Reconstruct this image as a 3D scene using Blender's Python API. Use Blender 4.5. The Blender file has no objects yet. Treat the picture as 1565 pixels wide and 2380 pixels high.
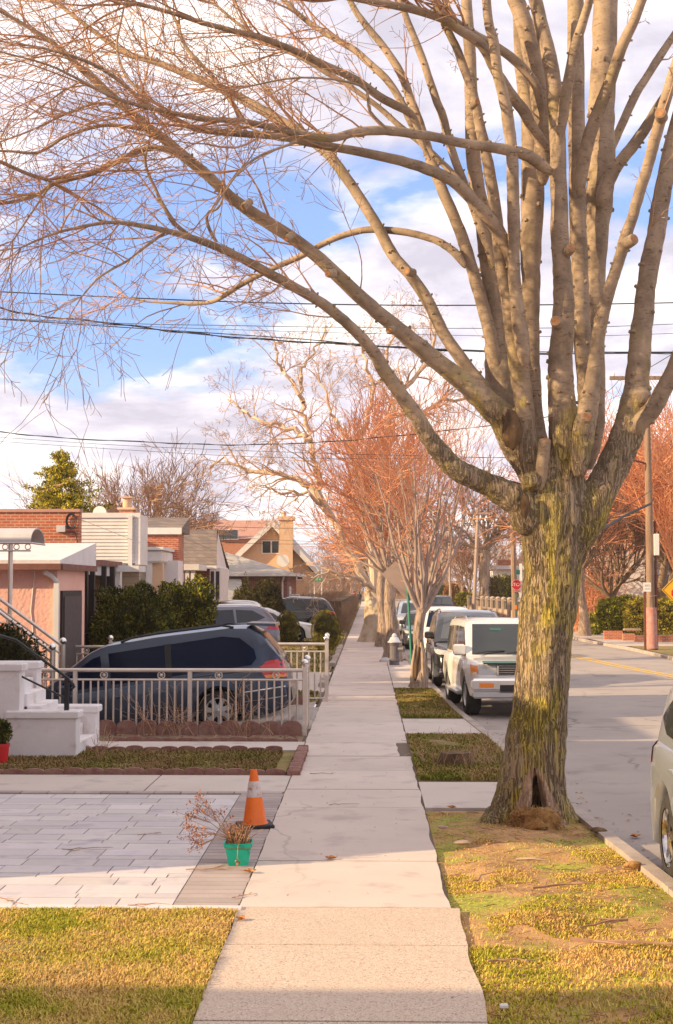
import bpy, math, random
from mathutils import Vector as V, Matrix, Euler
from mathutils.bvhtree import BVHTree
from mathutils import noise as NZ
random.seed(7)
R = random.Random(11)
sc = bpy.context.scene
COL = sc.collection
PI = math.pi
# ------------------------------------------------------------------ camera
FL, CH = 3300.0, 2.36
cam_d = bpy.data.cameras.new('camera'); cam = bpy.data.objects.new('camera', cam_d); COL.objects.link(cam)
cam.location = (0, 0, CH)
cam.rotation_euler = (PI/2 + math.atan(175/FL), 0, math.atan(72.5/FL))
cam_d.sensor_fit = 'VERTICAL'; cam_d.sensor_height = 36; cam_d.lens = 36*FL/2380
cam_d.clip_start = .1; cam_d.clip_end = 3000
sc.camera = cam
CR = cam.rotation_euler.to_matrix()
def ray(px, py): return CR @ V((px-782.5, 1190-py, -FL))
def G(px, py, z=0.06):
    v = ray(px, py); return V((0, 0, CH)) + v*((z-CH)/v.z)
def W(px, py, D):
    v = ray(px, py); return V((0, 0, CH)) + v*(D/v.y)
def pm(D): return FL/D
# ------------------------------------------------------------------ mesh builder
class MB:
    def __init__(s): s.v = []; s.f = []; s.c = []; s.smooth = []
    def add(s, vs, fs, col=None, sm=False):
        o = len(s.v); s.v.extend(vs)
        for f in fs: s.f.append(tuple(i+o for i in f)); s.smooth.append(sm)
        if col is not None: s.c.extend([col]*len(vs))
        return s
    def box(s, x0, x1, y0, y1, z0, z1, col=None, bev=0):
        if bev:
            b = bev
            vs = []
            for z, i in ((z0, b), (z0+b, 0), (z1-b, 0), (z1, b)):
                for X, Y in ((x0+i, y0+i), (x1-i, y0+i), (x1-i, y1-i), (x0+i, y1-i)): vs.append((X, Y, z))
            fs = [(3, 2, 1, 0), (12, 13, 14, 15)]
            for k in range(3):
                for j in range(4): fs.append((k*4+j, k*4+(j+1) % 4, k*4+4+(j+1) % 4, k*4+4+j))
            return s.add(vs, fs, col)
        return s.add([(x0, y0, z0), (x1, y0, z0), (x1, y1, z0), (x0, y1, z0), (x0, y0, z1), (x1, y0, z1), (x1, y1, z1), (x0, y1, z1)],
                     [(3, 2, 1, 0), (4, 5, 6, 7), (0, 1, 5, 4), (1, 2, 6, 5), (2, 3, 7, 6), (3, 0, 4, 7)], col)
    def poly(s, pts, col=None): return s.add([tuple(p) for p in pts], [tuple(range(len(pts)))], col)
    def prism(s, poly, a, b, plane='xz', col=None):
        # extrude a 2-D polygon between a and b along the missing axis
        n = len(poly)
        def P(p, t): return {'xz': (p[0], t, p[1]), 'xy': (p[0], p[1], t), 'yz': (t, p[0], p[1])}[plane]
        vs = [P(p, a) for p in poly]+[P(p, b) for p in poly]
        fs = [tuple(range(n)), tuple(range(2*n-1, n-1, -1))]+[(i, i+n, (i+1) % n+n, (i+1) % n) for i in range(n)]
        return s.add(vs, fs, col)
    def tube(s, pts, rad, n=8, cap=True, col=None, fn=None):
        pts = [V(p) for p in pts]
        if not hasattr(rad, '__len__'): rad = [rad]*len(pts)
        m = len(pts); up = None; vs = []
        for i, p in enumerate(pts):
            t = (pts[min(i+1, m-1)]-pts[max(i-1, 0)])
            if t.length < 1e-9: t = V((0, 0, 1))
            t.normalize()
            if up is None:
                up = V((1, 0, 0)) if abs(t.x) < .9 else V((0, 1, 0))
            up = (up - t*up.dot(t)); up.normalize()
            w = t.cross(up)
            for k in range(n):
                a = 2*PI*k/n
                r = rad[i]
                if fn: r = fn(i, a, r, p)
                q = p+(up*math.cos(a)+w*math.sin(a))*r
                vs.append((q.x, q.y, q.z))
        fs = []
        for i in range(m-1):
            for k in range(n): fs.append((i*n+k, i*n+(k+1) % n, (i+1)*n+(k+1) % n, (i+1)*n+k))
        if cap: fs += [tuple(range(n-1, -1, -1)), tuple(range((m-1)*n, m*n))]
        return s.add(vs, fs, col, True)
    def lathe(s, prof, n=20, c=(0, 0, 0), axis='z', col=None, sm=True, cap=True):
        vs = []
        for r, z in prof:
            for k in range(n):
                a = 2*PI*k/n; x, y = r*math.cos(a), r*math.sin(a)
                q = {'z': (x, y, z), 'y': (x, z, y), 'x': (z, x, y)}[axis]
                vs.append((q[0]+c[0], q[1]+c[1], q[2]+c[2]))
        fs = []
        for i in range(len(prof)-1):
            for k in range(n): fs.append((i*n+k, i*n+(k+1) % n, (i+1)*n+(k+1) % n, (i+1)*n+k))
        if cap and prof[0][0] > 1e-4: fs.append(tuple(range(n-1, -1, -1)))
        if cap and prof[-1][0] > 1e-4: fs.append(tuple(range((len(prof)-1)*n, len(prof)*n)))
        return s.add(vs, fs, col, sm)
    def ball(s, c, r, n=10, m=7, sz=1.0, col=None):
        return s.lathe([(max(1e-5, r*math.sin(PI*i/m)), -r*sz*math.cos(PI*i/m)) for i in range(m+1)], n, c, col=col)
    def xf(s, M):
        s.v = [tuple(M @ V(v)) for v in s.v]; return s
    def build(s, name, mat, parent=None, loc=None, sharp=40):
        me = bpy.data.meshes.new(name)
        me.from_pydata([tuple(v) for v in s.v], [], s.f)
        me.update()
        if any(s.smooth):
            me.polygons.foreach_set('use_smooth', s.smooth)
            try: me.set_sharp_from_angle(angle=math.radians(sharp))
            except Exception: pass
        if s.c and len(s.c) == len(s.v):
            at = me.color_attributes.new('Col', 'FLOAT_COLOR', 'POINT')
            buf = []
            for c in s.c: buf.extend((c[0], c[1], c[2], 1))
            at.data.foreach_set('color', buf)
        if mat:
            for m_ in (mat if isinstance(mat, (list, tuple)) else [mat]): me.materials.append(m_)
        o = bpy.data.objects.new(name, me); COL.objects.link(o)
        if parent: o.parent = parent
        if loc is not None: o.location = loc
        return o
def thing(name, label, cat, loc=(0, 0, 0), rz=0, group=None):
    o = bpy.data.objects.new(name, None); COL.objects.link(o)
    o.location = loc; o.rotation_euler = (0, 0, rz); o.empty_display_size = .2
    o['label'] = label; o['category'] = cat
    if group: o['group'] = group
    return o
def tag(o, label, cat, group=None, kind=None):
    o['label'] = label; o['category'] = cat
    if group: o['group'] = group
    if kind: o['kind'] = kind
    return o
def struct(o, label=None):
    o['kind'] = 'structure'
    if label: o['label'] = label; o['category'] = o.name.split('.')[0].replace('_', ' ')
    return o
def dup(root, loc, rz=None, label=None, scale=None):
    r = root.copy(); COL.objects.link(r); r.location = loc
    if rz is not None: r.rotation_euler = (0, 0, rz)
    if scale: r.scale = scale
    if label: r['label'] = label
    for ch in list(root.children):
        c = ch.copy(); COL.objects.link(c); c.parent = r
        for g in ch.children:
            d = g.copy(); COL.objects.link(d); d.parent = c
    return r
def lerp(a, b, t): return a+(b-a)*t
def pl(tab, x):
    if x <= tab[0][0]: return tab[0][1]
    for (a, b), (c, d) in zip(tab, tab[1:]):
        if x <= c: return b+(d-b)*(x-a)/(c-a) if c > a else d
    return tab[-1][1]
def smooth_path(pts, k=4):
    # Catmull-Rom through points (tuples of any length)
    out = []
    n = len(pts)
    for i in range(n-1):
        p0, p1, p2, p3 = pts[max(i-1, 0)], pts[i], pts[i+1], pts[min(i+2, n-1)]
        for j in range(k):
            t = j/k
            out.append(tuple(.5*((2*b)+(-a+c)*t+(2*a-5*b+4*c-d)*t*t+(-a+3*b-3*c+d)*t**3) for a, b, c, d in zip(p0, p1, p2, p3)))
    out.append(tuple(pts[-1]))
    return out
# ------------------------------------------------------------------ materials
def new_mat(name):
    m = bpy.data.materials.new(name); m.use_nodes = True
    nt = m.node_tree; b = nt.nodes['Principled BSDF']
    return m, nt, b
def N(nt, t, **kw):
    n = nt.nodes.new(t)
    for k, v in kw.items():
        if k.startswith('i_'): n.inputs[k[2:].replace('_', ' ')].default_value = v
        elif isinstance(k, str): setattr(n, k, v)
    return n
def c4(c): return (c[0], c[1], c[2], 1)
def mixc(nt, fac, a, b, mode='MIX'):
    n = nt.nodes.new('ShaderNodeMix'); n.data_type = 'RGBA'; n.blend_type = mode
    for sock, val in ((n.inputs[0], fac), (n.inputs[6], a), (n.inputs[7], b)):
        if hasattr(val, 'links') or isinstance(val, bpy.types.NodeSocket): nt.links.new(val, sock)
        else: sock.default_value = val if not isinstance(val, tuple) else c4(val)
    return n.outputs[2]
def coords(nt, stretch=(1, 1, 1), world=False):
    t = nt.nodes.new('ShaderNodeTexCoord'); mp = nt.nodes.new('ShaderNodeMapping')
    mp.inputs['Scale'].default_value = stretch
    if world:
        g = nt.nodes.new('ShaderNodeNewGeometry'); nt.links.new(g.outputs['Position'], mp.inputs['Vector'])
    else: nt.links.new(t.outputs['Object'], mp.inputs['Vector'])
    return mp.outputs['Vector']
def noise(nt, vec, sc_, det=6, rough=.6, dist=0):
    n = nt.nodes.new('ShaderNodeTexNoise'); n.inputs['Scale'].default_value = sc_
    n.inputs['Detail'].default_value = det; n.inputs['Roughness'].default_value = rough; n.inputs['Distortion'].default_value = dist
    nt.links.new(vec, n.inputs['Vector']); return n.outputs['Fac']
def ramp(nt, fac, stops):
    n = nt.nodes.new('ShaderNodeValToRGB'); e = n.color_ramp.elements
    while len(e) < len(stops): e.new(.5)
    for x, (p, c) in zip(e, stops): x.position = p; x.color = c4(c) if not isinstance(c, (int, float)) else (c, c, c, 1)
    nt.links.new(fac, n.inputs['Fac']); return n.outputs['Color']
def bump(nt, b, h, strength=.5, dist=.01):
    n = nt.nodes.new('ShaderNodeBump'); n.inputs['Strength'].default_value = strength; n.inputs['Distance'].default_value = dist
    nt.links.new(h, n.inputs['Height']); nt.links.new(n.outputs['Normal'], b.inputs['Normal'])
def M(name, c1, c2=None, sc_=4, lo=.35, hi=.65, rough=.8, metal=0, bs=0, bsc=30, bd=.01, stretch=(1, 1, 1), coat=0, c3=None, sc3=20, spec=.5, attr=False, world=False, crack=None):
    m, nt, b = new_mat(name)
    b.inputs['Base Color'].default_value = c4(c1); b.inputs['Roughness'].default_value = rough
    b.inputs['Metallic'].default_value = metal; b.inputs['Coat Weight'].default_value = coat
    b.inputs['Specular IOR Level'].default_value = spec
    v = coords(nt, stretch, world)
    out = None
    if c2:
        f = noise(nt, v, sc_)
        out = mixc(nt, ramp(nt, f, [(lo, 0.), (hi, 1.)]), c1, c2)
        if c3:
            f3 = noise(nt, v, sc3, 3)
            out = mixc(nt, ramp(nt, f3, [(.55, 0.), (.7, 1.)]), out, c3)
    if attr:
        a = nt.nodes.new('ShaderNodeAttribute'); a.attribute_name = 'Col'
        out = mixc(nt, 1.0, a.outputs['Color'], out, 'MULTIPLY') if out is not None else a.outputs['Color']
    if crack:
        nn = nt.nodes.new('ShaderNodeTexNoise'); nn.inputs['Scale'].default_value = crack[0]*3; nn.inputs['Detail'].default_value = 6; nt.links.new(v, nn.inputs['Vector'])
        ma = nt.nodes.new('ShaderNodeVectorMath'); ma.operation = 'MULTIPLY_ADD'; nt.links.new(nn.outputs['Color'], ma.inputs[0]); ma.inputs[1].default_value = (.9/crack[0]*.35,)*3; nt.links.new(v, ma.inputs[2])
        vv = nt.nodes.new('ShaderNodeTexVoronoi'); vv.feature = 'DISTANCE_TO_EDGE'; vv.inputs['Scale'].default_value = crack[0]; nt.links.new(ma.outputs[0], vv.inputs['Vector'])
        cr = ramp(nt, vv.outputs['Distance'], [(crack[1]*.3, 1.), (crack[1], 0.)])
        gate = ramp(nt, noise(nt, v, crack[0]*.8, 2), [(.48, 0.), (.58, crack[2])])
        mm = nt.nodes.new('ShaderNodeMath'); mm.operation = 'MULTIPLY'; nt.links.new(cr, mm.inputs[0]); nt.links.new(gate, mm.inputs[1])
        out = mixc(nt, mm.outputs[0], out, tuple(.35*x for x in c1))
        st_ = ramp(nt, noise(nt, v, 7, 6, .75), [(.62, 0.), (.75, .30)]); out = mixc(nt, st_, out, tuple(.6*x for x in c1))
    if out is not None: nt.links.new(out, b.inputs['Base Color'])
    if bs: bump(nt, b, noise(nt, v, bsc, 5), bs, bd)
    return m
def brick_mat(name, c1, c2, mortar, bw=.2, bh=.067, mort=.01, bs=.4, var=.5):
    m, nt, b = new_mat(name)
    t = nt.nodes.new('ShaderNodeTexCoord'); sx = nt.nodes.new('ShaderNodeSeparateXYZ'); nt.links.new(t.outputs['Object'], sx.inputs[0])
    ad = nt.nodes.new('ShaderNodeMath'); ad.operation = 'ADD'; nt.links.new(sx.outputs[0], ad.inputs[0]); nt.links.new(sx.outputs[1], ad.inputs[1])
    cx = nt.nodes.new('ShaderNodeCombineXYZ'); nt.links.new(ad.outputs[0], cx.inputs[0]); nt.links.new(sx.outputs[2], cx.inputs[1])
    br = nt.nodes.new('ShaderNodeTexBrick'); nt.links.new(cx.outputs[0], br.inputs['Vector'])
    br.inputs['Scale'].default_value = 1; br.inputs['Brick Width'].default_value = bw; br.inputs['Row Height'].default_value = bh
    br.inputs['Mortar Size'].default_value = mort; br.inputs['Mortar Smooth'].default_value = .3
    br.inputs['Color1'].default_value = c4(c1); br.inputs['Color2'].default_value = c4(c2); br.inputs['Mortar'].default_value = c4(mortar)
    f = noise(nt, t.outputs['Object'], 3)
    o = mixc(nt, ramp(nt, f, [(.3, 0.), (.7, var)]), br.outputs['Color'], tuple(x*.55 for x in c1))
    nt.links.new(o, b.inputs['Base Color']); b.inputs['Roughness'].default_value = .85
    inv = nt.nodes.new('ShaderNodeMath'); inv.operation = 'SUBTRACT'; inv.inputs[0].default_value = 1; nt.links.new(br.outputs['Fac'], inv.inputs[1])
    bump(nt, b, inv.outputs[0], bs, .008)
    return m
def glassy(name, c=(.02, .025, .03), rough=.06, sp=.6):
    m, nt, b = new_mat(name)
    b.inputs['Base Color'].default_value = c4(c); b.inputs['Roughness'].default_value = rough
    b.inputs['Specular IOR Level'].default_value = sp; b.inputs['Coat Weight'].default_value = .25*(sp > .3); b.inputs['Coat Roughness'].default_value = .03
    return m
def paint(name, c, metal=.5, rough=.35, fl=.8):
    m, nt, b = new_mat(name)
    v = coords(nt); f = noise(nt, v, 2.5, 4)
    o = mixc(nt, ramp(nt, f, [(.35, 0.), (.75, .22)]), c, tuple(.75*x+.05 for x in c))
    nt.links.new(o, b.inputs['Base Color'])
    b.inputs['Metallic'].default_value = metal; b.inputs['Roughness'].default_value = rough
    b.inputs['Coat Weight'].default_value = fl; b.inputs['Coat Roughness'].default_value = .05
    return m
def bark_mat(name, c_hi, c_lo, moss=None, mossamt=.5, fur=14, st=.22, bs=.9, bd=.03, light=None, zsplit=None, scar=None):
    """furrowed bark: long plates between dark cracks; moss streaks; optional smooth paler bark above zsplit; optional bare scar"""
    m, nt, b = new_mat(name)
    def mth(op, a, b_=None, c_=None):
        n = nt.nodes.new('ShaderNodeMath'); n.operation = op
        for i, q in enumerate((a, b_, c_)):
            if q is None: continue
            if isinstance(q, (int, float)): n.inputs[i].default_value = q
            else: nt.links.new(q, n.inputs[i])
        return n.outputs[0]
    v = coords(nt, (1, 1, st), True)
    nz = nt.nodes.new('ShaderNodeTexNoise'); nz.inputs['Scale'].default_value = fur*.35; nz.inputs['Detail'].default_value = 5; nt.links.new(v, nz.inputs['Vector'])
    sc2 = nt.nodes.new('ShaderNodeVectorMath'); sc2.operation = 'MULTIPLY_ADD'; nt.links.new(nz.outputs['Color'], sc2.inputs[0]); sc2.inputs[1].default_value = (.11, .11, .11); nt.links.new(v, sc2.inputs[2])
    vo = nt.nodes.new('ShaderNodeTexVoronoi'); vo.feature = 'DISTANCE_TO_EDGE'; vo.inputs['Scale'].default_value = fur; nt.links.new(sc2.outputs[0], vo.inputs['Vector'])
    edge = ramp(nt, vo.outputs['Distance'], [(.0, 0.), (.14, 1.)])
    f = noise(nt, v, fur*1.6, 7, .65, .4)
    vl = coords(nt, (1, 1, st*.55), True)
    fr = noise(nt, vl, fur*.75, 9, .62, 1.2)
    rid = ramp(nt, mth('ABSOLUTE', mth('SUBTRACT', fr, .5)), [(.0, 0.), (.05, 1.)])
    h0 = mth('MULTIPLY', mth('MULTIPLY', rid, mth('ADD', mth('MULTIPLY', edge, .35), .65)), mth('ADD', mth('MULTIPLY', f, .9), .35))
    r = ramp(nt, h0, [(.05, 0.), (.5, .7), (.95, 1.)])
    col = mixc(nt, r, c_lo, c_hi)
    big = noise(nt, coords(nt, (1, 1, .6), True), 1.7, 4)
    col = mixc(nt, ramp(nt, big, [(.42, .0), (.7, .55)]), col, tuple(min(1, x*1.45) for x in c_hi), 'MIX')
    col = mixc(nt, mth('MULTIPLY', mth('SUBTRACT', 1, r), .45), col, c_lo)
    v2 = coords(nt, (1, 1, .38), True)
    if moss:
        g = noise(nt, v2, 3.0, 8, .72, .5)
        g2 = ramp(nt, g, [(.60-.14*mossamt, 0.), (.74-.14*mossamt, .8)])
        col = mixc(nt, g2, col, mixc(nt, r, tuple(.3*x for x in moss), moss))
    h = h0
    if zsplit is not None:
        geo = nt.nodes.new('ShaderNodeNewGeometry'); sx = nt.nodes.new('ShaderNodeSeparateXYZ'); nt.links.new(geo.outputs['Position'], sx.inputs[0])
        mr = nt.nodes.new('ShaderNodeMapRange'); mr.inputs['From Min'].default_value = zsplit[0]; mr.inputs['From Max'].default_value = zsplit[1]
        nt.links.new(mth('ADD', sx.outputs[2], mth('MULTIPLY', mth('SUBTRACT', noise(nt, v2, 2.5, 4), .5), 1.6)), mr.inputs['Value'])
        vs = coords(nt, (1, 1, 3.2), True)
        lt = noise(nt, coords(nt, (1, 1, .9), True), 3.2, 7, .7)
        sm = mixc(nt, ramp(nt, lt, [(.36, 0.), (.62, 1.)]), tuple(.52*x for x in light), light)
        if moss:
            g3 = ramp(nt, g, [(.60-.10*mossamt, 0.), (.72, .55)])
            sm = mixc(nt, g3, sm, moss)
        lent = ramp(nt, noise(nt, vs, 13, 5, .7), [(.56, 0.), (.64, .75)])
        sm = mixc(nt, lent, sm, tuple(.35*x for x in light))
        col = mixc(nt, mr.outputs[0], col, sm)
        hm = nt.nodes.new('ShaderNodeMix'); hm.data_type = 'FLOAT'
        nt.links.new(mr.outputs[0], hm.inputs[0]); nt.links.new(h0, hm.inputs[2])
        nt.links.new(mth('MULTIPLY', lt, .25), hm.inputs[3]); h = hm.outputs[0]
    if scar is not None:
        cx_, cz_, cy_, sp_ = scar
        geo2 = nt.nodes.new('ShaderNodeNewGeometry'); s2 = nt.nodes.new('ShaderNodeSeparateXYZ'); nt.links.new(geo2.outputs['Position'], s2.inputs[0])
        jag = mth('MULTIPLY', mth('SUBTRACT', noise(nt, coords(nt, (1, 1, 1), True), 9, 4), .5), .22)
        hgt = mth('ADD', mth('SUBTRACT', cz_, s2.outputs[2]), jag)
        t = mth('DIVIDE', mth('ABSOLUTE', mth('SUBTRACT', s2.outputs[0], mth('ADD', cx_, mth('MULTIPLY', hgt, .05)))), mth('ADD', .03, mth('MULTIPLY', mth('MAXIMUM', hgt, 0), sp_)))
        ins = mth('MULTIPLY', mth('MULTIPLY', mth('GREATER_THAN', hgt, 0), mth('LESS_THAN', s2.outputs[1], cy_)), 1)
        pale = mth('MULTIPLY', mth('LESS_THAN', t, 1), ins)
        cal = mixc(nt, ramp(nt, noise(nt, coords(nt, (1, 1, .5), True), 11, 6, .7), [(.35, 0.), (.65, 1.)]), (.62, .42, .30), (.42, .28, .19))
        col = mixc(nt, pale, col, cal)
        dk = mth('MULTIPLY', mth('LESS_THAN', mth('ADD', t, jag), .27), ins)
        rot_shade = mixc(nt, ramp(nt, noise(nt, coords(nt, (1, 1, .3), True), 26, 5), [(.45, 0.), (.6, 1.)]), (.03, .018, .012), (.22, .12, .06))  # inside of the cavity: rotten wood plus shade painted into the colour
        col = mixc(nt, dk, col, rot_shade)
        h = mth('MULTIPLY', h, mth('SUBTRACT', 1, mth('MULTIPLY', pale, .6)))
    nt.links.new(col, b.inputs['Base Color']); b.inputs['Roughness'].default_value = .9
    b.inputs['Specular IOR Level'].default_value = .25
    bump(nt, b, h, bs, bd)
    return m
# ------------------------------------------------------------------ world, sun
SUN_EL = math.radians(20.5)
sd = V((.925, .33, -math.tan(SUN_EL)*.98)).normalized()
sun_d = bpy.data.lights.new('sun', 'SUN'); sun_d.energy = 5.0; sun_d.angle = math.radians(.55); sun_d.color = (1, .745, .43)
sun = bpy.data.objects.new('sun', sun_d); COL.objects.link(sun); sun.location = (-30, -10, 20)
sun.rotation_euler = sd.to_track_quat('-Z', 'Y').to_euler()
w = bpy.data.worlds.new('World'); sc.world = w; w.use_nodes = True
nt = w.node_tree; bg = nt.nodes['Background']; bg.inputs['Strength'].default_value = .116
sky = nt.nodes.new('ShaderNodeTexSky'); sky.sky_type = 'NISHITA'; sky.sun_disc = False
sky.sun_elevation = SUN_EL; sky.sun_rotation = math.atan2(-sd.x, -sd.y)
sky.air_density = 1.0; sky.dust_density = 1.0; sky.ozone_density = 1.5
tc = nt.nodes.new('ShaderNodeTexCoord'); sx = nt.nodes.new('ShaderNodeSeparateXYZ'); nt.links.new(tc.outputs['Generated'], sx.inputs[0])
def mth(op, a, b_=None):
    n = nt.nodes.new('ShaderNodeMath'); n.operation = op
    for i, q in enumerate((a, b_)):
        if q is None: continue
        if isinstance(q, (int, float)): n.inputs[i].default_value = q
        else: nt.links.new(q, n.inputs[i])
    return n.outputs[0]
den = mth('ADD', mth('MAXIMUM', sx.outputs[2], 0.0), .22)
cb = nt.nodes.new('ShaderNodeCombineXYZ')
nt.links.new(mth('DIVIDE', sx.outputs[0], den), cb.inputs[0]); nt.links.new(mth('DIVIDE', sx.outputs[1], den), cb.inputs[1])
mpn = nt.nodes.new('ShaderNodeMapping'); mpn.inputs['Location'].default_value = (3.1, 1.25, 0.4); nt.links.new(cb.outputs[0], mpn.inputs['Vector'])
cn = noise(nt, mpn.outputs[0], 1.75, 9, .54, .15)
bias = ramp(nt, sx.outputs[2], [(.0, .60), (.08, .60), (.145, .56), (.195, .485), (.25, .48), (.30, .56), (.36, .62)])
cn = mth('ADD', cn, mth('SUBTRACT', bias, .5))
mask = ramp(nt, cn, [(.44, 0.), (.52, 1.)])
mp2 = nt.nodes.new('ShaderNodeMapping'); mp2.inputs['Location'].default_value = (7, 2.3, 1.4); nt.links.new(cb.outputs[0], mp2.inputs['Vector'])
cs = noise(nt, mp2.outputs[0], 3.2, 7, .6, .2)
cloud = ramp(nt, cs, [(.36, (4.2, 3.95, 4.6)), (.48, (5.6, 5.3, 5.9)), (.60, (8.0, 7.4, 7.0))])
skyc = mixc(nt, 1.0, sky.outputs[0], (1.0, 1.08, 1.35), 'MULTIPLY')
skyc2 = mixc(nt, .42, skyc, (2.6, 3.7, 7.0))
hz = ramp(nt, sx.outputs[2], [(.0, .7), (.16, 0.)])
mask2 = mixc(nt, 1.0, mask, hz, 'LIGHTEN')
fin = mixc(nt, mask2, skyc2, cloud)
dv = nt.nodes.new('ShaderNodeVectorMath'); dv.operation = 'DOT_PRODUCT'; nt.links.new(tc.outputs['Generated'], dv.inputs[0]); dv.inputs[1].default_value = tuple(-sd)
glow = mth('POWER', mth('MAXIMUM', dv.outputs['Value'], 0.0), 1.6)  # warm tone added to the unseen sky round the sun, sets ambient fill
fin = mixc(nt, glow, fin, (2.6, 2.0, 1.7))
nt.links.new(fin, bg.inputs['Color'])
sc.view_settings.view_transform = 'Standard'; sc.view_settings.look = 'None'; sc.view_settings.gamma = 1
sc.view_settings.exposure = .68
sc.cycles.max_bounces = 5; sc.cycles.diffuse_bounces = 3; sc.cycles.glossy_bounces = 3; sc.cycles.transparent_max_bounces = 6
sc.cycles.use_denoising = True; sc.cycles.sample_clamp_indirect = 6
# ------------------------------------------------------------------ ground
m_earth = M('earth', (.17, .12, .075), (.25, .17, .10), 1.2, rough=.95, bs=.4, bsc=8)
m_concrete = M('concrete', (.56, .49, .445), (.64, .56, .51), .9, .3, .7, .9, bs=.12, bsc=90, bd=.004, c3=(.48, .41, .38), sc3=2.2, attr=True, world=True, crack=(.16, .004, .5))
def aggregate(name):
    m, nt, b = new_mat(name)
    v = coords(nt, (1, 1, 1), True)
    vo = nt.nodes.new('ShaderNodeTexVoronoi'); vo.inputs['Scale'].default_value = 115; nt.links.new(v, vo.inputs['Vector'])
    s = nt.nodes.new('ShaderNodeSeparateColor'); nt.links.new(vo.outputs['Color'], s.inputs[0])
    c = ramp(nt, s.outputs[0], [(.0, (.28, .22, .20)), (.10, (.42, .29, .22)), (.25, (.60, .47, .37)), (.75, (.62, .50, .40)), (1., (.70, .60, .50))])
    f = noise(nt, v, 1.3)
    c = mixc(nt, ramp(nt, f, [(.4, 0.), (.7, .5)]), c, (.55, .42, .32))
    nt.links.new(c, b.inputs['Base Color']); b.inputs['Roughness'].default_value = .9
    bump(nt, b, vo.outputs['Distance'], .5, .004); return m
m_agg = aggregate('exposed_aggregate')
m_asphalt = M('asphalt', (.33, .28, .255), (.41, .35, .315), .5, .3, .7, .92, bs=.35, bsc=160, bd=.005, c3=(.28, .235, .22), sc3=1.1, world=True, crack=(.28, .010, .6))
m_grassbase = M('turf_soil', (.20, .16, .045), (.32, .22, .09), 2.6, .4, .62, .95, bs=.6, bsc=60, bd=.02, c3=(.23, .23, .04), sc3=5, world=True)
def verge_mat():
    m, nt, b = new_mat('verge_soil'); v = coords(nt, (1, 1, 1), True)
    base = mixc(nt, ramp(nt, noise(nt, v, 3), [(.4, 0.), (.6, 1.)]), (.56, .32, .14), (.38, .21, .085))
    base = mixc(nt, ramp(nt, noise(nt, v, 1.1, 7, .7, .5), [(.48, 0.), (.58, 1.)]), base, mixc(nt, ramp(nt, noise(nt, v, 30, 4), [(.4, 0.), (.6, 1.)]), (.24, .25, .03), (.42, .42, .05)))
    base = mixc(nt, ramp(nt, noise(nt, v, 26, 4, .8), [(.56, 0.), (.66, .8)]), base, (.50, .36, .20))
    nt.links.new(base, b.inputs['Base Color']); b.inputs['Roughness'].default_value = .95
    bump(nt, b, noise(nt, v, 45, 6, .7), .7, .02); return m
m_verge = verge_mat()
m_kerb = M('kerb_stone', (.46, .38, .33), (.34, .28, .25), 3, rough=.9, bs=.3, bsc=50, world=True)
m_border = M('border_paver', (.36, .29, .28), (.44, .37, .345), 2.2, rough=.85, bs=.15, bsc=80, attr=True, world=True)
m_paver = M('pale_paver', (.58, .53, .54), (.68, .62, .61), 1.5, rough=.8, bs=.12, bsc=70, attr=True, world=True, c3=(.50, .46, .49), sc3=3)
m_red = M('red_edging', (.22, .095, .075), (.32, .18, .145), 9, rough=.9, bs=.3, bsc=40)
def ring_ground():
    mb = MB()
    xs = [-400, -60, -20, -9.5, -1.05, 2.6, 12, 30, 80, 400]; ys = [-60, 5, 22.95, 29.2, 60, 120, 300, 900]
    for i in range(len(xs)-1):
        for j in range(len(ys)-1):
            if xs[i] == -9.5 and ys[j] == 22.95: continue
            mb.poly([(xs[i], ys[j], -.03), (xs[i+1], ys[j], -.03), (xs[i+1], ys[j+1], -.03), (xs[i], ys[j+1], -.03)])
    struct(mb.build('ground', m_earth), 'bare brown earth reaching the horizon')
ring_ground()
KERB = [(2.95, -5), (2.75, 5), (2.55, 9), (2.32, 13), (2.12, 17.5), (1.98, 22), (1.74, 27), (1.52, 37), (1.38, 45), (1.27, 49), (1.2, 56), (1.2, 70), (1.25, 110), (1.3, 300)]
def kx(y): return pl([(b, a) for a, b in KERB], y)
FAR = [(11.2, -5), (10.6, 30), (9.95, 46), (9.85, 54), (9.5, 60), (9.4, 64), (9.5, 90), (9.6, 130), (9.9, 174), (9.5, 300)]
def fx(y): return pl([(b, a) for a, b in FAR], y)
ys = [-5+i*1.5 for i in range(0, 60)]+[90+i*10 for i in range(22)]
mb = MB()
for a, b_ in zip(ys, ys[1:]):
    mb.poly([(kx(a), a, -.012), (fx(a), a, -.012), (fx(b_), b_, -.012), (kx(b_), b_, -.012)])
struct(mb.build('road', m_asphalt), 'grey asphalt road with patched surface')
m_yel = M('road_paint', (.75, .47, .06), (.60, .38, .07), 8, rough=.8)
YL = [(9.3, 26), (8.55, 34), (7.6, 41), (7.0, 48), (5.9, 64), (5.4, 90), (5.3, 150)]
for k in (0, 1):
    mb = MB(); pts = smooth_path(YL, 6)
    for (x0, y0), (x1, y1) in zip(pts, pts[1:]):
        o = .26*k
        mb.poly([(x0+o, y0, -.007), (x0+o+.14, y0, -.007), (x1+o+.14, y1, -.007), (x1+o, y1, -.007)])
    struct(mb.build('road_marking', m_yel), 'solid yellow line painted on the road')
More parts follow.
